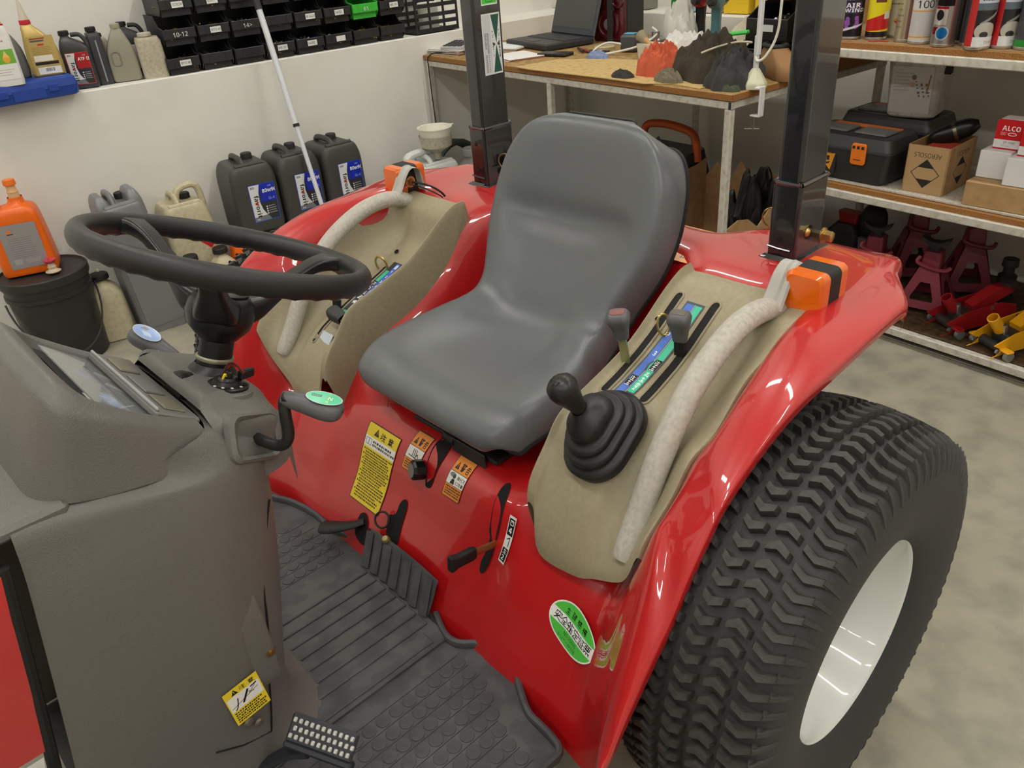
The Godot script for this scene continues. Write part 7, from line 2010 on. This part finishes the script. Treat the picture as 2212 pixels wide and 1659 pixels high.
func shelf_things() -> void:
	var y := 0.9605
	var F := 30.0 # turned towards the photographer
	spray("black and purple air freshener can with a flower print", Vector3(-1.532, y, -2.575), F, 0.034, 0.17, c8(24, 20, 28), 0.0, func(k):
		k.rect(0, 0, 256, 60, c8(200, 200, 208))
		k.rect(90, 70, 70, 60, c8(60, 50, 90))
		k.text("AIR", 100, 100, 24, Color.WHITE)
		k.text("WIND", 96, 124, 20, Color.WHITE)
		for i in 26: k.oval(70 + (i * 37) % 110, 150 + (i * 23) % 60, 8, 10, c8(120 + (i * 13) % 60, 84, 176))
		k.poly(PackedVector2Array([Vector2(60, 226), Vector2(190, 180), Vector2(190, 190), Vector2(70, 238)]), c8(220, 216, 226)), c8(226, 226, 226))
	spray("yellow insecticide can with a red label", Vector3(-1.452, y, -2.59), F, 0.033, 0.24, c8(238, 222, 30), 0.0, func(k):
		k.oval(128, 30, 40, 30, c8(206, 30, 36))
		k.rect(100, 66, 60, 14, c8(250, 240, 140))
		k.rect(96, 90, 66, 10, c8(250, 240, 140))
		k.rect(112, 120, 40, 14, c8(120, 60, 40))
		k.poly(PackedVector2Array([Vector2(70, 200), Vector2(190, 160), Vector2(190, 226), Vector2(70, 236)]), c8(206, 34, 34))
		k.rect(150, 166, 30, 26, c8(220, 226, 216))
		k.rect(70, 236, 120, 20, c8(24, 20, 20)), c8(240, 226, 40))
	spray("blue and white can half hidden behind the yellow one", Vector3(-1.475, y, -2.68), F, 0.030, 0.22, c8(186, 190, 200), 0.2, func(k): k.rect(90, 40, 80, 120, c8(60, 70, 120)))
	spray("white can with a red and yellow flame mark at the back", Vector3(-1.425, y, -2.66), F, 0.030, 0.22, c8(206, 202, 198), 0.1, func(k):
		k.lines(90, 60, 80, 5, 18, 7, c8(120, 110, 110), 3)
		k.poly(PackedVector2Array([Vector2(110, 200), Vector2(160, 150), Vector2(170, 210)]), c8(220, 170, 40))
		k.poly(PackedVector2Array([Vector2(110, 200), Vector2(170, 210), Vector2(150, 236)]), c8(196, 60, 40)))
	spray("pale gold metal can beside the white paint can", Vector3(-1.355, y, -2.585), F, 0.029, 0.235, c8(196, 188, 160), 0.7, func(k):
		k.rect(128, 0, 30, 256, c8(150, 110, 104))
		k.lines(70, 50, 40, 9, 20, 6, c8(150, 142, 116), 3), c8(196, 188, 160))
	spray("white paint can with black handwriting and an orange band", Vector3(-1.295, y, -2.565), F, 0.034, 0.235, c8(212, 210, 208), 0.0, func(k):
		k.text("iic", 150, 20, 22, c8(90, 150, 120), false)
		k.rect(120, 0, 14, 22, c8(40, 130, 96))
		k.text("Lynox", 92, 112, 26, c8(20, 20, 24), false, 1.1)
		k.text("1001", 100, 142, 24, c8(20, 20, 24), false, 1.1)
		k.rect(60, 150, 140, 5, c8(214, 160, 96))
		k.rect(60, 238, 140, 6, c8(214, 160, 96))
		k.rect(60, 156, 140, 80, c8(200, 198, 198)), c8(220, 220, 220))
	spray("chrome can with a black and red label and a blue round mark", Vector3(-1.216, y, -2.545), F, 0.033, 0.235, c8(170, 164, 160), 0.8, func(k):
		k.rect(74, 20, 70, 110, c8(34, 30, 32))
		k.rect(80, 50, 54, 8, c8(210, 206, 204))
		k.rect(80, 30, 54, 8, c8(190, 186, 184))
		k.rect(76, 136, 50, 56, c8(226, 222, 222))
		k.rect(76, 132, 50, 8, c8(190, 30, 40))
		k.oval(100, 160, 14, 18, c8(40, 40, 44))
		k.rect(70, 200, 60, 24, c8(150, 30, 40))
		k.oval(116, 220, 24, 24, c8(200, 214, 230))
		k.oval(116, 220, 19, 19, c8(40, 130, 206)))
	spray("dark can standing behind the chrome one", Vector3(-1.185, y, -2.62), F, 0.030, 0.23, c8(40, 42, 46), 0.2, func(k): k.rect(90, 30, 50, 20, c8(190, 40, 44)))
	spray("slate grey can between the dark and the red cans", Vector3(-1.155, y, -2.585), F, 0.029, 0.23, c8(70, 76, 82), 0.2, func(k): k.rect(60, 0, 20, 256, c8(56, 62, 68)))
	var brake := func(k: Ink):
		k.rect(0, 0, 256, 256, c8(196, 40, 40))
		k.rect(100, 0, 100, 132, c8(196, 204, 214))
		k.lines(112, 14, 76, 8, 15, 6, c8(70, 80, 90), 9)
		k.rect(100, 132, 100, 20, c8(96, 108, 116))
		k.rect(100, 152, 100, 76, c8(40, 40, 42))
		k.line(Vector2(120, 190), Vector2(190, 150), 8, c8(150, 146, 140))
		k.oval(138, 212, 36, 26, c8(190, 184, 172))
		k.oval(134, 222, 14, 9, c8(50, 48, 46))
		k.rect(100, 228, 100, 28, c8(226, 226, 226))
		k.text("bremtec", 140, 248, 10, c8(150, 150, 150), false)
	spray("red brake cleaner can, nearer of the pair with a disc picture", Vector3(-1.112, y, -2.535), F + 6, 0.034, 0.26, c8(196, 40, 40), 0.0, brake)
	spray("red brake cleaner can, farther of the pair with a disc picture", Vector3(-1.060, y, -2.575), F + 6, 0.033, 0.26, c8(196, 40, 40), 0.0, brake)
	spray("plain grey can behind the green based one", Vector3(-1.045, y, -2.66), F, 0.031, 0.24, c8(150, 148, 144), 0.3, func(k):
		k.rect(100, 60, 50, 40, c8(110, 108, 106))
		k.poly(PackedVector2Array([Vector2(130, 190), Vector2(150, 210), Vector2(130, 230), Vector2(110, 210)]), c8(220, 210, 206)))
	spray("dark grey can with a bright green base band", Vector3(-0.995, y, -2.575), F, 0.034, 0.26, c8(74, 76, 80), 0.1, func(k):
		k.rect(0, 236, 256, 20, c8(40, 150, 60))
		k.rect(90, 0, 80, 30, c8(60, 160, 80))
		k.rect(84, 90, 40, 24, c8(210, 212, 206))
		k.oval(140, 216, 12, 12, c8(226, 226, 226)), c8(40, 40, 42))
	var o := thing("straw", "thin red spray straw lying on the top shelf", "straw", Vector3(-1.415, y, -2.545), Vector3(0, 20, 0))
	part(o, "straw_tube", tube(p3("-0.03,0.002,0 0.03,0.002,0"), 0.0017, 6), mat(c8(200, 40, 40), 0.4))
	# middle shelf
	y = 0.516
	var bk := mat(c8(58, 59, 61), 0.42)
	for i in 2:
		var z := -2.625 if i == 0 else -2.86
		o = thing("toolbox", ["black and grey toolbox with orange latches at the front of the shelf", "black toolbox under the white bucket at the back of the shelf"][i], "toolbox", Vector3(-1.475 if i == 0 else -1.47, y, z), Vector3(0, 0, 0))
		var hh := 0.0 if i == 0 else 0.02
		part(o, "box_base", body([[0, 0.14, 0.082, 0.02], [0.01, 0.155, 0.09, 0.025], [0.105 + hh, 0.166, 0.098, 0.025]], 4), mat(c8(40, 41, 43), 0.42))
		part(o, "box_lid", body([[0.108 + hh, 0.168, 0.100, 0.025], [0.118 + hh, 0.168, 0.100, 0.025], [0.150 + hh, 0.158, 0.090, 0.025], [0.154 + hh, 0.150, 0.082, 0.022]], 4), bk)
		part(o, "lid_band", body([[0.106 + hh, 0.170, 0.102, 0.026], [0.111 + hh, 0.170, 0.102, 0.026]], 4), rubber(50))
		for s in [-0.07, 0.07]: part(o, "lid_tray", MB.new().box(Vector3(s, 0.157 + hh, 0.02), Vector3(0.115, 0.008, 0.085), 0.004), mat(c8(110, 111, 112), 0.35))
		part(o, "orange_insert", MB.new().box(Vector3(0.0, 0.155 + hh, -0.045), Vector3(0.24, 0.006, 0.03), 0.002), mat(c8(226, 116, 30), 0.45))
		if i == 0:
			part(o, "latch", body([[0.066, 0.022, 0.005, 0.004], [0.072, 0.026, 0.006, 0.004], [0.128, 0.026, 0.006, 0.004], [0.134, 0.022, 0.004, 0.003]], 3), mat(c8(232, 120, 24), 0.4), at(Vector3(0.062, 0, 0.102)))
			for s in [-0.016, 0, 0.016]: part(o, "latch_slot", MB.new().box(Vector3(0.062 + s, 0.122, 0.1085), Vector3(0.009, 0.009, 0.001)), rubber(20))
			part(o, "latch_line", MB.new().box(Vector3(0.062, 0.082, 0.1085), Vector3(0.026, 0.002, 0.001)), rubber(20))
			var k := Ink.new(240, 260, c8(34, 35, 37))
			k.poly(PackedVector2Array([Vector2(60, 20), Vector2(230, 20), Vector2(190, 220), Vector2(120, 150), Vector2(10, 120)]), c8(224, 148, 34))
			k.text("ETUM", 130, 54, 22, c8(30, 26, 22))
			k.rect(70, 76, 100, 46, c8(34, 32, 30))
			k.rect(104, 88, 12, 12, c8(224, 148, 34))
			k.poly(PackedVector2Array([Vector2(120, 150), Vector2(180, 132), Vector2(176, 150), Vector2(126, 172)]), c8(34, 32, 30))
			k.bars(8, 200, 50, 40)
			k.oval(90, 222, 12, 12, c8(220, 220, 220))
			label(o, "maker_sticker", k, 0.085, 0.085, at(Vector3(-0.062, 0.060, 0.0985), Vector3(-4, 0, 0)), 0.4)
	o = thing("bucket", "square white paint bucket with a black rim on the rear toolbox", "bucket", Vector3(-1.40, y + 0.178, -2.83), Vector3(0, 12, 0))
	part(o, "bucket_wall", body([[0, 0.072, 0.072, 0.03], [0.006, 0.078, 0.078, 0.032], [0.19, 0.092, 0.092, 0.036]], 5), tex_mat("paintbucket", c8(206, 206, 204), 0.5, noise(0.02, 111, 5, 512, FastNoiseLite.TYPE_SIMPLEX_SMOOTH, ramp([0.0, c8(150, 140, 124), 0.3, c8(232, 230, 226), 1.0, Color.WHITE])), 5.0))
	part(o, "bucket_rim", body([[0.186, 0.095, 0.095, 0.038], [0.206, 0.096, 0.096, 0.038]], 5), rubber(24))
	var kp := Ink.new(200, 220, c8(206, 206, 204))
	kp.lines(14, 30, 90, 6, 16, 5, c8(170, 168, 164), 14)
	kp.oval(108, 50, 12, 12, c8(110, 130, 80))
	kp.oval(104, 84, 14, 14, c8(200, 176, 160))
	for i in 14: kp.oval(120 + (i * 29) % 70, 70 + (i * 17) % 70, 4 + i % 4, 3 + i % 5, c8(110, 112, 110))
	kp.line(Vector2(186, 40), Vector2(176, 120), 7, c8(150, 110, 76))
	label(o, "print_panel", kp, 0.13, 0.15, at(Vector3(-0.004, 0.092, 0.0858), Vector3(4.2, 0, 0)), 0.5)
	part(o, "dark_flap", MB.new().box(Vector3(0.082, 0.165, 0.06), Vector3(0.05, 0.045, 0.02), 0.004), rubber(22))
	# aerosol carton, open, with a pump resting on it
	o = thing("carton", "open brown carton printed AEROSOLS upside down on the middle shelf", "box", Vector3(-1.205, y, -2.655), Vector3(0, 3, 0))
	var cm := card()
	part(o, "carton_front", MB.new().box(Vector3(0, 0.075, 0.095), Vector3(0.128, 0.15, 0.004), 0.001), cm)
	part(o, "carton_back", MB.new().box(Vector3(0, 0.075, -0.095), Vector3(0.128, 0.15, 0.004), 0.001), cm)
	for s in [-1, 1]: part(o, "carton_side", MB.new().box(Vector3(0.064 * s, 0.075, 0), Vector3(0.004, 0.15, 0.19), 0.001), cm)
	part(o, "carton_floor", MB.new().box(Vector3(0, 0.003, 0), Vector3(0.126, 0.004, 0.19)), cm)
	part(o, "red_contents", MB.new().box(Vector3(0.01, 0.12, 0.02), Vector3(0.10, 0.03, 0.13), 0.006), mat(c8(176, 60, 44), 0.7))
	for f in 2:
		var kx := face(Vector3(0, 0.075, 0.0975), Vector3(1, 0, 0), Vector3.UP) if f == 0 else face(Vector3(0.0665, 0.075, 0), Vector3(0, 0, -1), Vector3.UP)
		if M.has("aero"):
			label(o, "printed_panel", M["aero"], 0.13, 0.148, kx, 0.75)
			continue
		var k := Ink.new(240, 290, c8(186, 152, 108))
		M["aero"] = k
		k.im.fill(c8(184, 150, 106))
		k.text("AEROSOLS", 204, 42, 27, c8(50, 40, 30), false, 0.95, PI)
		for q in [[0, 0, 0, 1]]:
			k.poly(PackedVector2Array([Vector2(120, 78), Vector2(210, 168), Vector2(120, 258), Vector2(30, 168)]), c8(40, 34, 28))
			k.poly(PackedVector2Array([Vector2(120, 84), Vector2(204, 168), Vector2(120, 252), Vector2(36, 168)]), c8(186, 152, 108))
			k.poly(PackedVector2Array([Vector2(120, 84), Vector2(168, 132), Vector2(72, 132)]), c8(38, 34, 30))
			k.poly(PackedVector2Array([Vector2(120, 252), Vector2(168, 204), Vector2(72, 204)]), c8(38, 34, 30))
		label(o, "printed_panel", k, 0.122 if f == 0 else 0.13, 0.148, kx, 0.75)
	o = thing("spray_gun", "black oily spray gun body lying across the open carton", "tool", Vector3(-1.20, y + 0.165, -2.70), Vector3(0, 28, 24))
	part(o, "gun_body", MB.new().grid(surf(rings([[-0.07, 0.014, 0.014, 0.012], [-0.05, 0.026, 0.026, 0.022], [0.0, 0.030, 0.030, 0.026], [0.04, 0.028, 0.028, 0.024], [0.06, 0.022, 0.022, 0.02], [0.075, 0.012, 0.012, 0.01]], 5), 2, 1), false, true).fan(rings([[0.075, 0.012, 0.012, 0.01]], 5)[0], Vector3.UP), mat(c8(34, 34, 32), 0.3, 0.5), at(Vector3.ZERO, Vector3(0, 0, -90)))
	part(o, "gun_band", cyl(0.0315, 0.010, 24), mat(c8(110, 104, 86), 0.3, 0.8), at(Vector3(0.0, 0, 0), Vector3(0, 0, -90)))
	part(o, "gun_grip", MB.new().box(Vector3(-0.045, -0.035, 0), Vector3(0.035, 0.07, 0.035), 0.008), rubber(24))
	# brown carton, white cartons, two red and white filter boxes
	crate_box("carton", "long plain brown carton at the right of the middle shelf", "box", Vector3(-0.925, y, -2.62), 3, Vector3(0.275, 0.075, 0.17), cm)
	crate_box("carton", "left white carton on the long brown one", "box", Vector3(-1.015, y + 0.0755, -2.635), 3, Vector3(0.088, 0.082, 0.11), mat(c8(226, 226, 226), 0.7))
	crate_box("carton", "right white carton on the long brown one", "box", Vector3(-0.915, y + 0.0755, -2.600), 3, Vector3(0.10, 0.082, 0.12), mat(c8(228, 228, 230), 0.7))
	var fb := Ink.new(200, 240, c8(204, 26, 34))
	fb.text("ALCO", 46, 86, 40, Color.WHITE, true, 1.0)
	fb.oval(130, 112, 34, 14, Color.WHITE)
	fb.oval(130, 112, 28, 9, c8(204, 26, 34))
	fb.lines(40, 98, 46, 3, 10, 5, c8(236, 200, 200), 3)
	fb.rect(0, 160, 200, 80, c8(232, 232, 232))
	fb.text("SP-1000", 76, 192, 18, c8(60, 60, 64), false)
	fb.lines(60, 202, 100, 2, 10, 4, c8(170, 170, 174), 4)
	fb.rect(0, 228, 200, 12, c8(190, 24, 40))
	for q in [[-1.005, -2.650, "left"], [-0.915, -2.605, "right"]]:
		o = crate_box("filter_box", "%s red and white filter box on the white cartons" % q[2], "box", Vector3(q[0], y + 0.158, q[1]), 3, Vector3(0.072, 0.085, 0.072), mat(c8(204, 28, 36), 0.5), "filter boxes on the white cartons")
		label(o, "printed_front", fb, 0.0715, 0.0845, at(Vector3(0, 0.0425, 0.0365)), 0.4)
		label(o, "printed_side", fb, 0.0715, 0.0845, face(Vector3(0.0365, 0.0425, 0), Vector3(0, 0, -1), Vector3.UP), 0.4)
		part(o, "white_flap", MB.new().box(Vector3(0, 0.0855, 0), Vector3(0.06, 0.001, 0.055)), mat(c8(220, 214, 212), 0.6))
	o = thing("valve", "dark pipe fitting with a blue lever at the back of the middle shelf", "fitting", Vector3(-1.05, y, -2.85))
	part(o, "fitting_body", lathe(p2("0.03,0 0.03,0.012 0.014,0.016 0.014,0.10 0.018,0.11 0.018,0.13 0,0.132"), 20), mat(c8(34, 32, 30), 0.4, 0.5))
	part(o, "blue_lever", MB.new().box(Vector3(0.05, 0.105, 0), Vector3(0.09, 0.014, 0.016), 0.004), mat(c8(36, 52, 140), 0.4))
	part(o, "fitting_flange", cyl(0.04, 0.01, 24), mat(c8(30, 28, 26), 0.5), at(Vector3(-0.02, 0.0, 0.02)))
	# bottom shelf
	y = 0.057
	var first := axle_stand("maroon axle stand with a triangular window, front right of the four", Vector3(-1.195, y, -2.735), 12)
	copy(first, "maroon axle stand at the front left, partly behind the fender", Vector3(-1.415, y, -2.745), Vector3(0, 14, 0))
	copy(first, "maroon axle stand in the shade, rear left of the four", Vector3(-1.375, y, -2.96), Vector3(0, 40, 0)).scale = Vector3(1.0, 1.2, 1.0)
	copy(first, "maroon axle stand in the shade, rear right of the four", Vector3(-1.165, y, -2.96), Vector3(0, 35, 0)).scale = Vector3(1.0, 1.15, 1.0)
	trolley_jack("red trolley jack with a worn lifting arm on the bottom shelf", Vector3(-1.03, y, -2.65), -28, c8(150, 22, 28), c8(52, 46, 44))
	trolley_jack("yellow trolley jack with black chassis at the front of the bottom shelf", Vector3(-0.86, y, -2.60), -24, c8(230, 166, 24), c8(44, 46, 48))
	o = thing("bottle_jack", "black bottle jack standing behind the red trolley jack", "jack", Vector3(-1.00, y, -2.88))
	part(o, "jack_body", lathe(p2("0.045,0 0.045,0.02 0.03,0.026 0.03,0.13 0.018,0.14 0.018,0.16 0.026,0.165 0.024,0.19 0,0.192"), 20), rubber(22))
	o = thing("pump", "dark pump with a red cap at the left of the bottom shelf", "pump", Vector3(-1.59, y, -2.85))
	part(o, "pump_body", body([[0, 0.07, 0.06, 0.02], [0.17, 0.065, 0.055, 0.02], [0.20, 0.04, 0.04, 0.02]], 4), rubber(24))
	part(o, "red_cap", body([[0.20, 0.038, 0.02, 0.012], [0.24, 0.045, 0.024, 0.012]], 4), mat(c8(140, 20, 24), 0.4))
	o = thing("helmet_lamp", "black and grey inspection lamp behind the fender on the bottom shelf", "lamp", Vector3(-1.50, y, -2.86))
	part(o, "lamp_bowl", body([[0, 0.04, 0.04, 0.02], [0.10, 0.05, 0.045, 0.03], [0.16, 0.055, 0.05, 0.03]], 4), mat(c8(96, 98, 100), 0.45))
	part(o, "lamp_head", sphere(Vector3(0.052, 0.075, 0.05), 20, 12), rubber(20), at(Vector3(0, 0.215, 0)))

func axle_stand(label_: String, p: Vector3, yaw: float) -> Node3D:
	var o := thing("axle_stand", label_, "axle stand", p, Vector3(0, yaw, 0), "axle stands on the bottom shelf")
	var m := mat(c8(126, 42, 58), 0.45)
	# four sheet sides with windows
	for s in 4:
		var outer := p2("-0.085,0 -0.070,0 -0.058,0.022 0.058,0.022 0.070,0 0.085,0 0.030,0.175 -0.030,0.175")
		var b := MB.new()
		var hole := p2("-0.036,0.050 0.036,0.050 0.038,0.060 0.016,0.115 -0.016,0.115 -0.038,0.060")
		# ring of quads between outline and window
		var ob := p2("-0.058,0.022 0.058,0.022 0.072,0.045 0.032,0.165 -0.032,0.165 -0.072,0.045")
		for i in 6:
			var j := (i + 1) % 6
			for side in [1, -1]:
				var off := Vector3(0, 0, 0.0015 * side)
				var a := Vector3(ob[i].x, ob[i].y, 0) + off
				var c := Vector3(ob[j].x, ob[j].y, 0) + off
				var d := Vector3(hole[j].x, hole[j].y, 0) + off
				var e := Vector3(hole[i].x, hole[i].y, 0) + off
				if side > 0: b.quad(a, c, d, e)
				else: b.quad(e, d, c, a)
		for sg in [-1.0, 1.0]:
			for side in [1, -1]:
				var off := Vector3(0, 0, 0.0015 * side)
				var q := [Vector3(0.085 * sg, 0, 0), Vector3(0.068 * sg, 0, 0), Vector3(0.056 * sg, 0.024, 0), Vector3(0.072 * sg, 0.046, 0)]
				if (sg > 0) == (side > 0): q.reverse()
				b.quad(q[0] + off, q[1] + off, q[2] + off, q[3] + off)
		var tilt := atan2(0.055, 0.175)
		part(o, "stand_side", b, m, Transform3D(Basis(Vector3.UP, s * PI / 2), Vector3.ZERO) * Transform3D(Basis(Vector3.RIGHT, -tilt), Vector3(0, 0, 0.085)), 30)
	part(o, "stand_neck", body([[0.155, 0.034, 0.034, 0.010], [0.19, 0.032, 0.032, 0.012], [0.215, 0.028, 0.028, 0.012]], 4), m)
	part(o, "lock_handle", tube(cr(p3("-0.036,0.195,0.03 -0.040,0.178,0.042 0.0,0.165,0.046 0.05,0.160,0.042 0.066,0.170,0.03"), 5), 0.007, 8), m)
	var sd := rubber(28)
	part(o, "ratchet_bar", body([[0.21, 0.016, 0.012, 0.004], [0.235, 0.016, 0.012, 0.004]], 3), sd)
	part(o, "saddle", prism(p2("0.232,-0.018 0.248,-0.042 0.262,-0.046 0.256,-0.034 0.247,-0.015 0.247,0.015 0.256,0.034 0.262,0.046 0.248,0.042 0.232,0.018"), 0.036), sd, Transform3D(Basis(Vector3(0, 1, 0), Vector3(0, 0, 1), Vector3(1, 0, 0)), Vector3(0, 0, -0.018)))
	return o

func trolley_jack(label_: String, p: Vector3, yaw: float, c: Color, dark: Color) -> void:
	var o := thing("trolley_jack", label_, "trolley jack", p, Vector3(0, yaw, 0), "trolley jacks on the bottom shelf")
	var m := mat(c, 0.42)
	var dk := mat(dark, 0.4)
	# handle end faces +z
	for s in [-1.0, 1.0]:
		part(o, "side_plate", prism(p2("0.10,0.008 0.075,0.012 0.055,0.030 0.09,0.050 0.02,0.080 -0.10,0.10 -0.16,0.085 -0.17,0.035 -0.05,0.022 0.04,0.015"), 0.004), m, Transform3D(Basis(Vector3(0, 0, 1), Vector3(1, 0, 0), Vector3(0, 1, 0)), Vector3(s * 0.048 - 0.002, 0, 0)))
		part(o, "axle_arm", MB.new().box(Vector3(s * 0.066, 0.034, 0.055), Vector3(0.036, 0.008, 0.028), 0.003), m)
		part(o, "caster", cyl(0.016, 0.014, 18), mat(c8(150, 150, 150), 0.4, 0.6), Transform3D(Basis(Vector3.FORWARD, PI / 2), Vector3(s * 0.072 - 0.007, 0.016, 0.05)))
		for q in [Vector3(s * 0.052, 0.028, 0.075), Vector3(s * 0.052, 0.085, -0.07)]: part(o, "plate_bolt", cyl(0.007, 0.006, 6), mat(c8(196, 194, 188), 0.3, 0.9), Transform3D(Basis(Vector3.FORWARD, -PI / 2 * s), q))
		part(o, "front_wheel", cyl(0.022, 0.02, 20), rubber(40), Transform3D(Basis(Vector3.FORWARD, PI / 2), Vector3(s * 0.058 - 0.01, 0.022, -0.15)))
	part(o, "cross_tube", cyl(0.016, 0.09, 16), dk, Transform3D(Basis(Vector3.FORWARD, PI / 2), Vector3(-0.045, 0.026, 0.045)))
	part(o, "pump_block", MB.new().box(Vector3(0, 0.045, -0.005), Vector3(0.07, 0.045, 0.07), 0.006), dk)
	part(o, "ram", cyl(0.017, 0.12, 16), dk, at(Vector3(0, 0.05, -0.03), Vector3(-90, 0, 0)))
	part(o, "pump_piston", cyl(0.008, 0.04, 14), mat(c8(190, 190, 188), 0.25, 0.9), at(Vector3(0.012, 0.06, 0.02), Vector3(15, 0, 0)))
	part(o, "handle_socket", lathe(p2("0.018,0 0.018,0.065 0.0145,0.065 0.0145,0.01"), 20), m, at(Vector3(-0.004, 0.072, 0.028), Vector3(38, 0, 0)))
	part(o, "lift_arm", prism(p2("-0.03,0.05 -0.02,0.085 -0.10,0.135 -0.15,0.140 -0.165,0.12 -0.12,0.10"), 0.045), m, Transform3D(Basis(Vector3(0, 0, 1), Vector3(1, 0, 0), Vector3(0, 1, 0)), Vector3(-0.0225, 0, 0)))
	part(o, "arm_pad", MB.new().box(Vector3(0, 0.118, -0.075), Vector3(0.038, 0.006, 0.085), 0.002), mat(c8(140, 120, 92), 0.7), at(Vector3(0, 0.005, 0), Vector3(-28, 0, 0), Vector3.ONE))
	part(o, "lift_saddle", cyl(0.026, 0.014, 20), dk, at(Vector3(0, 0.135, -0.155)))
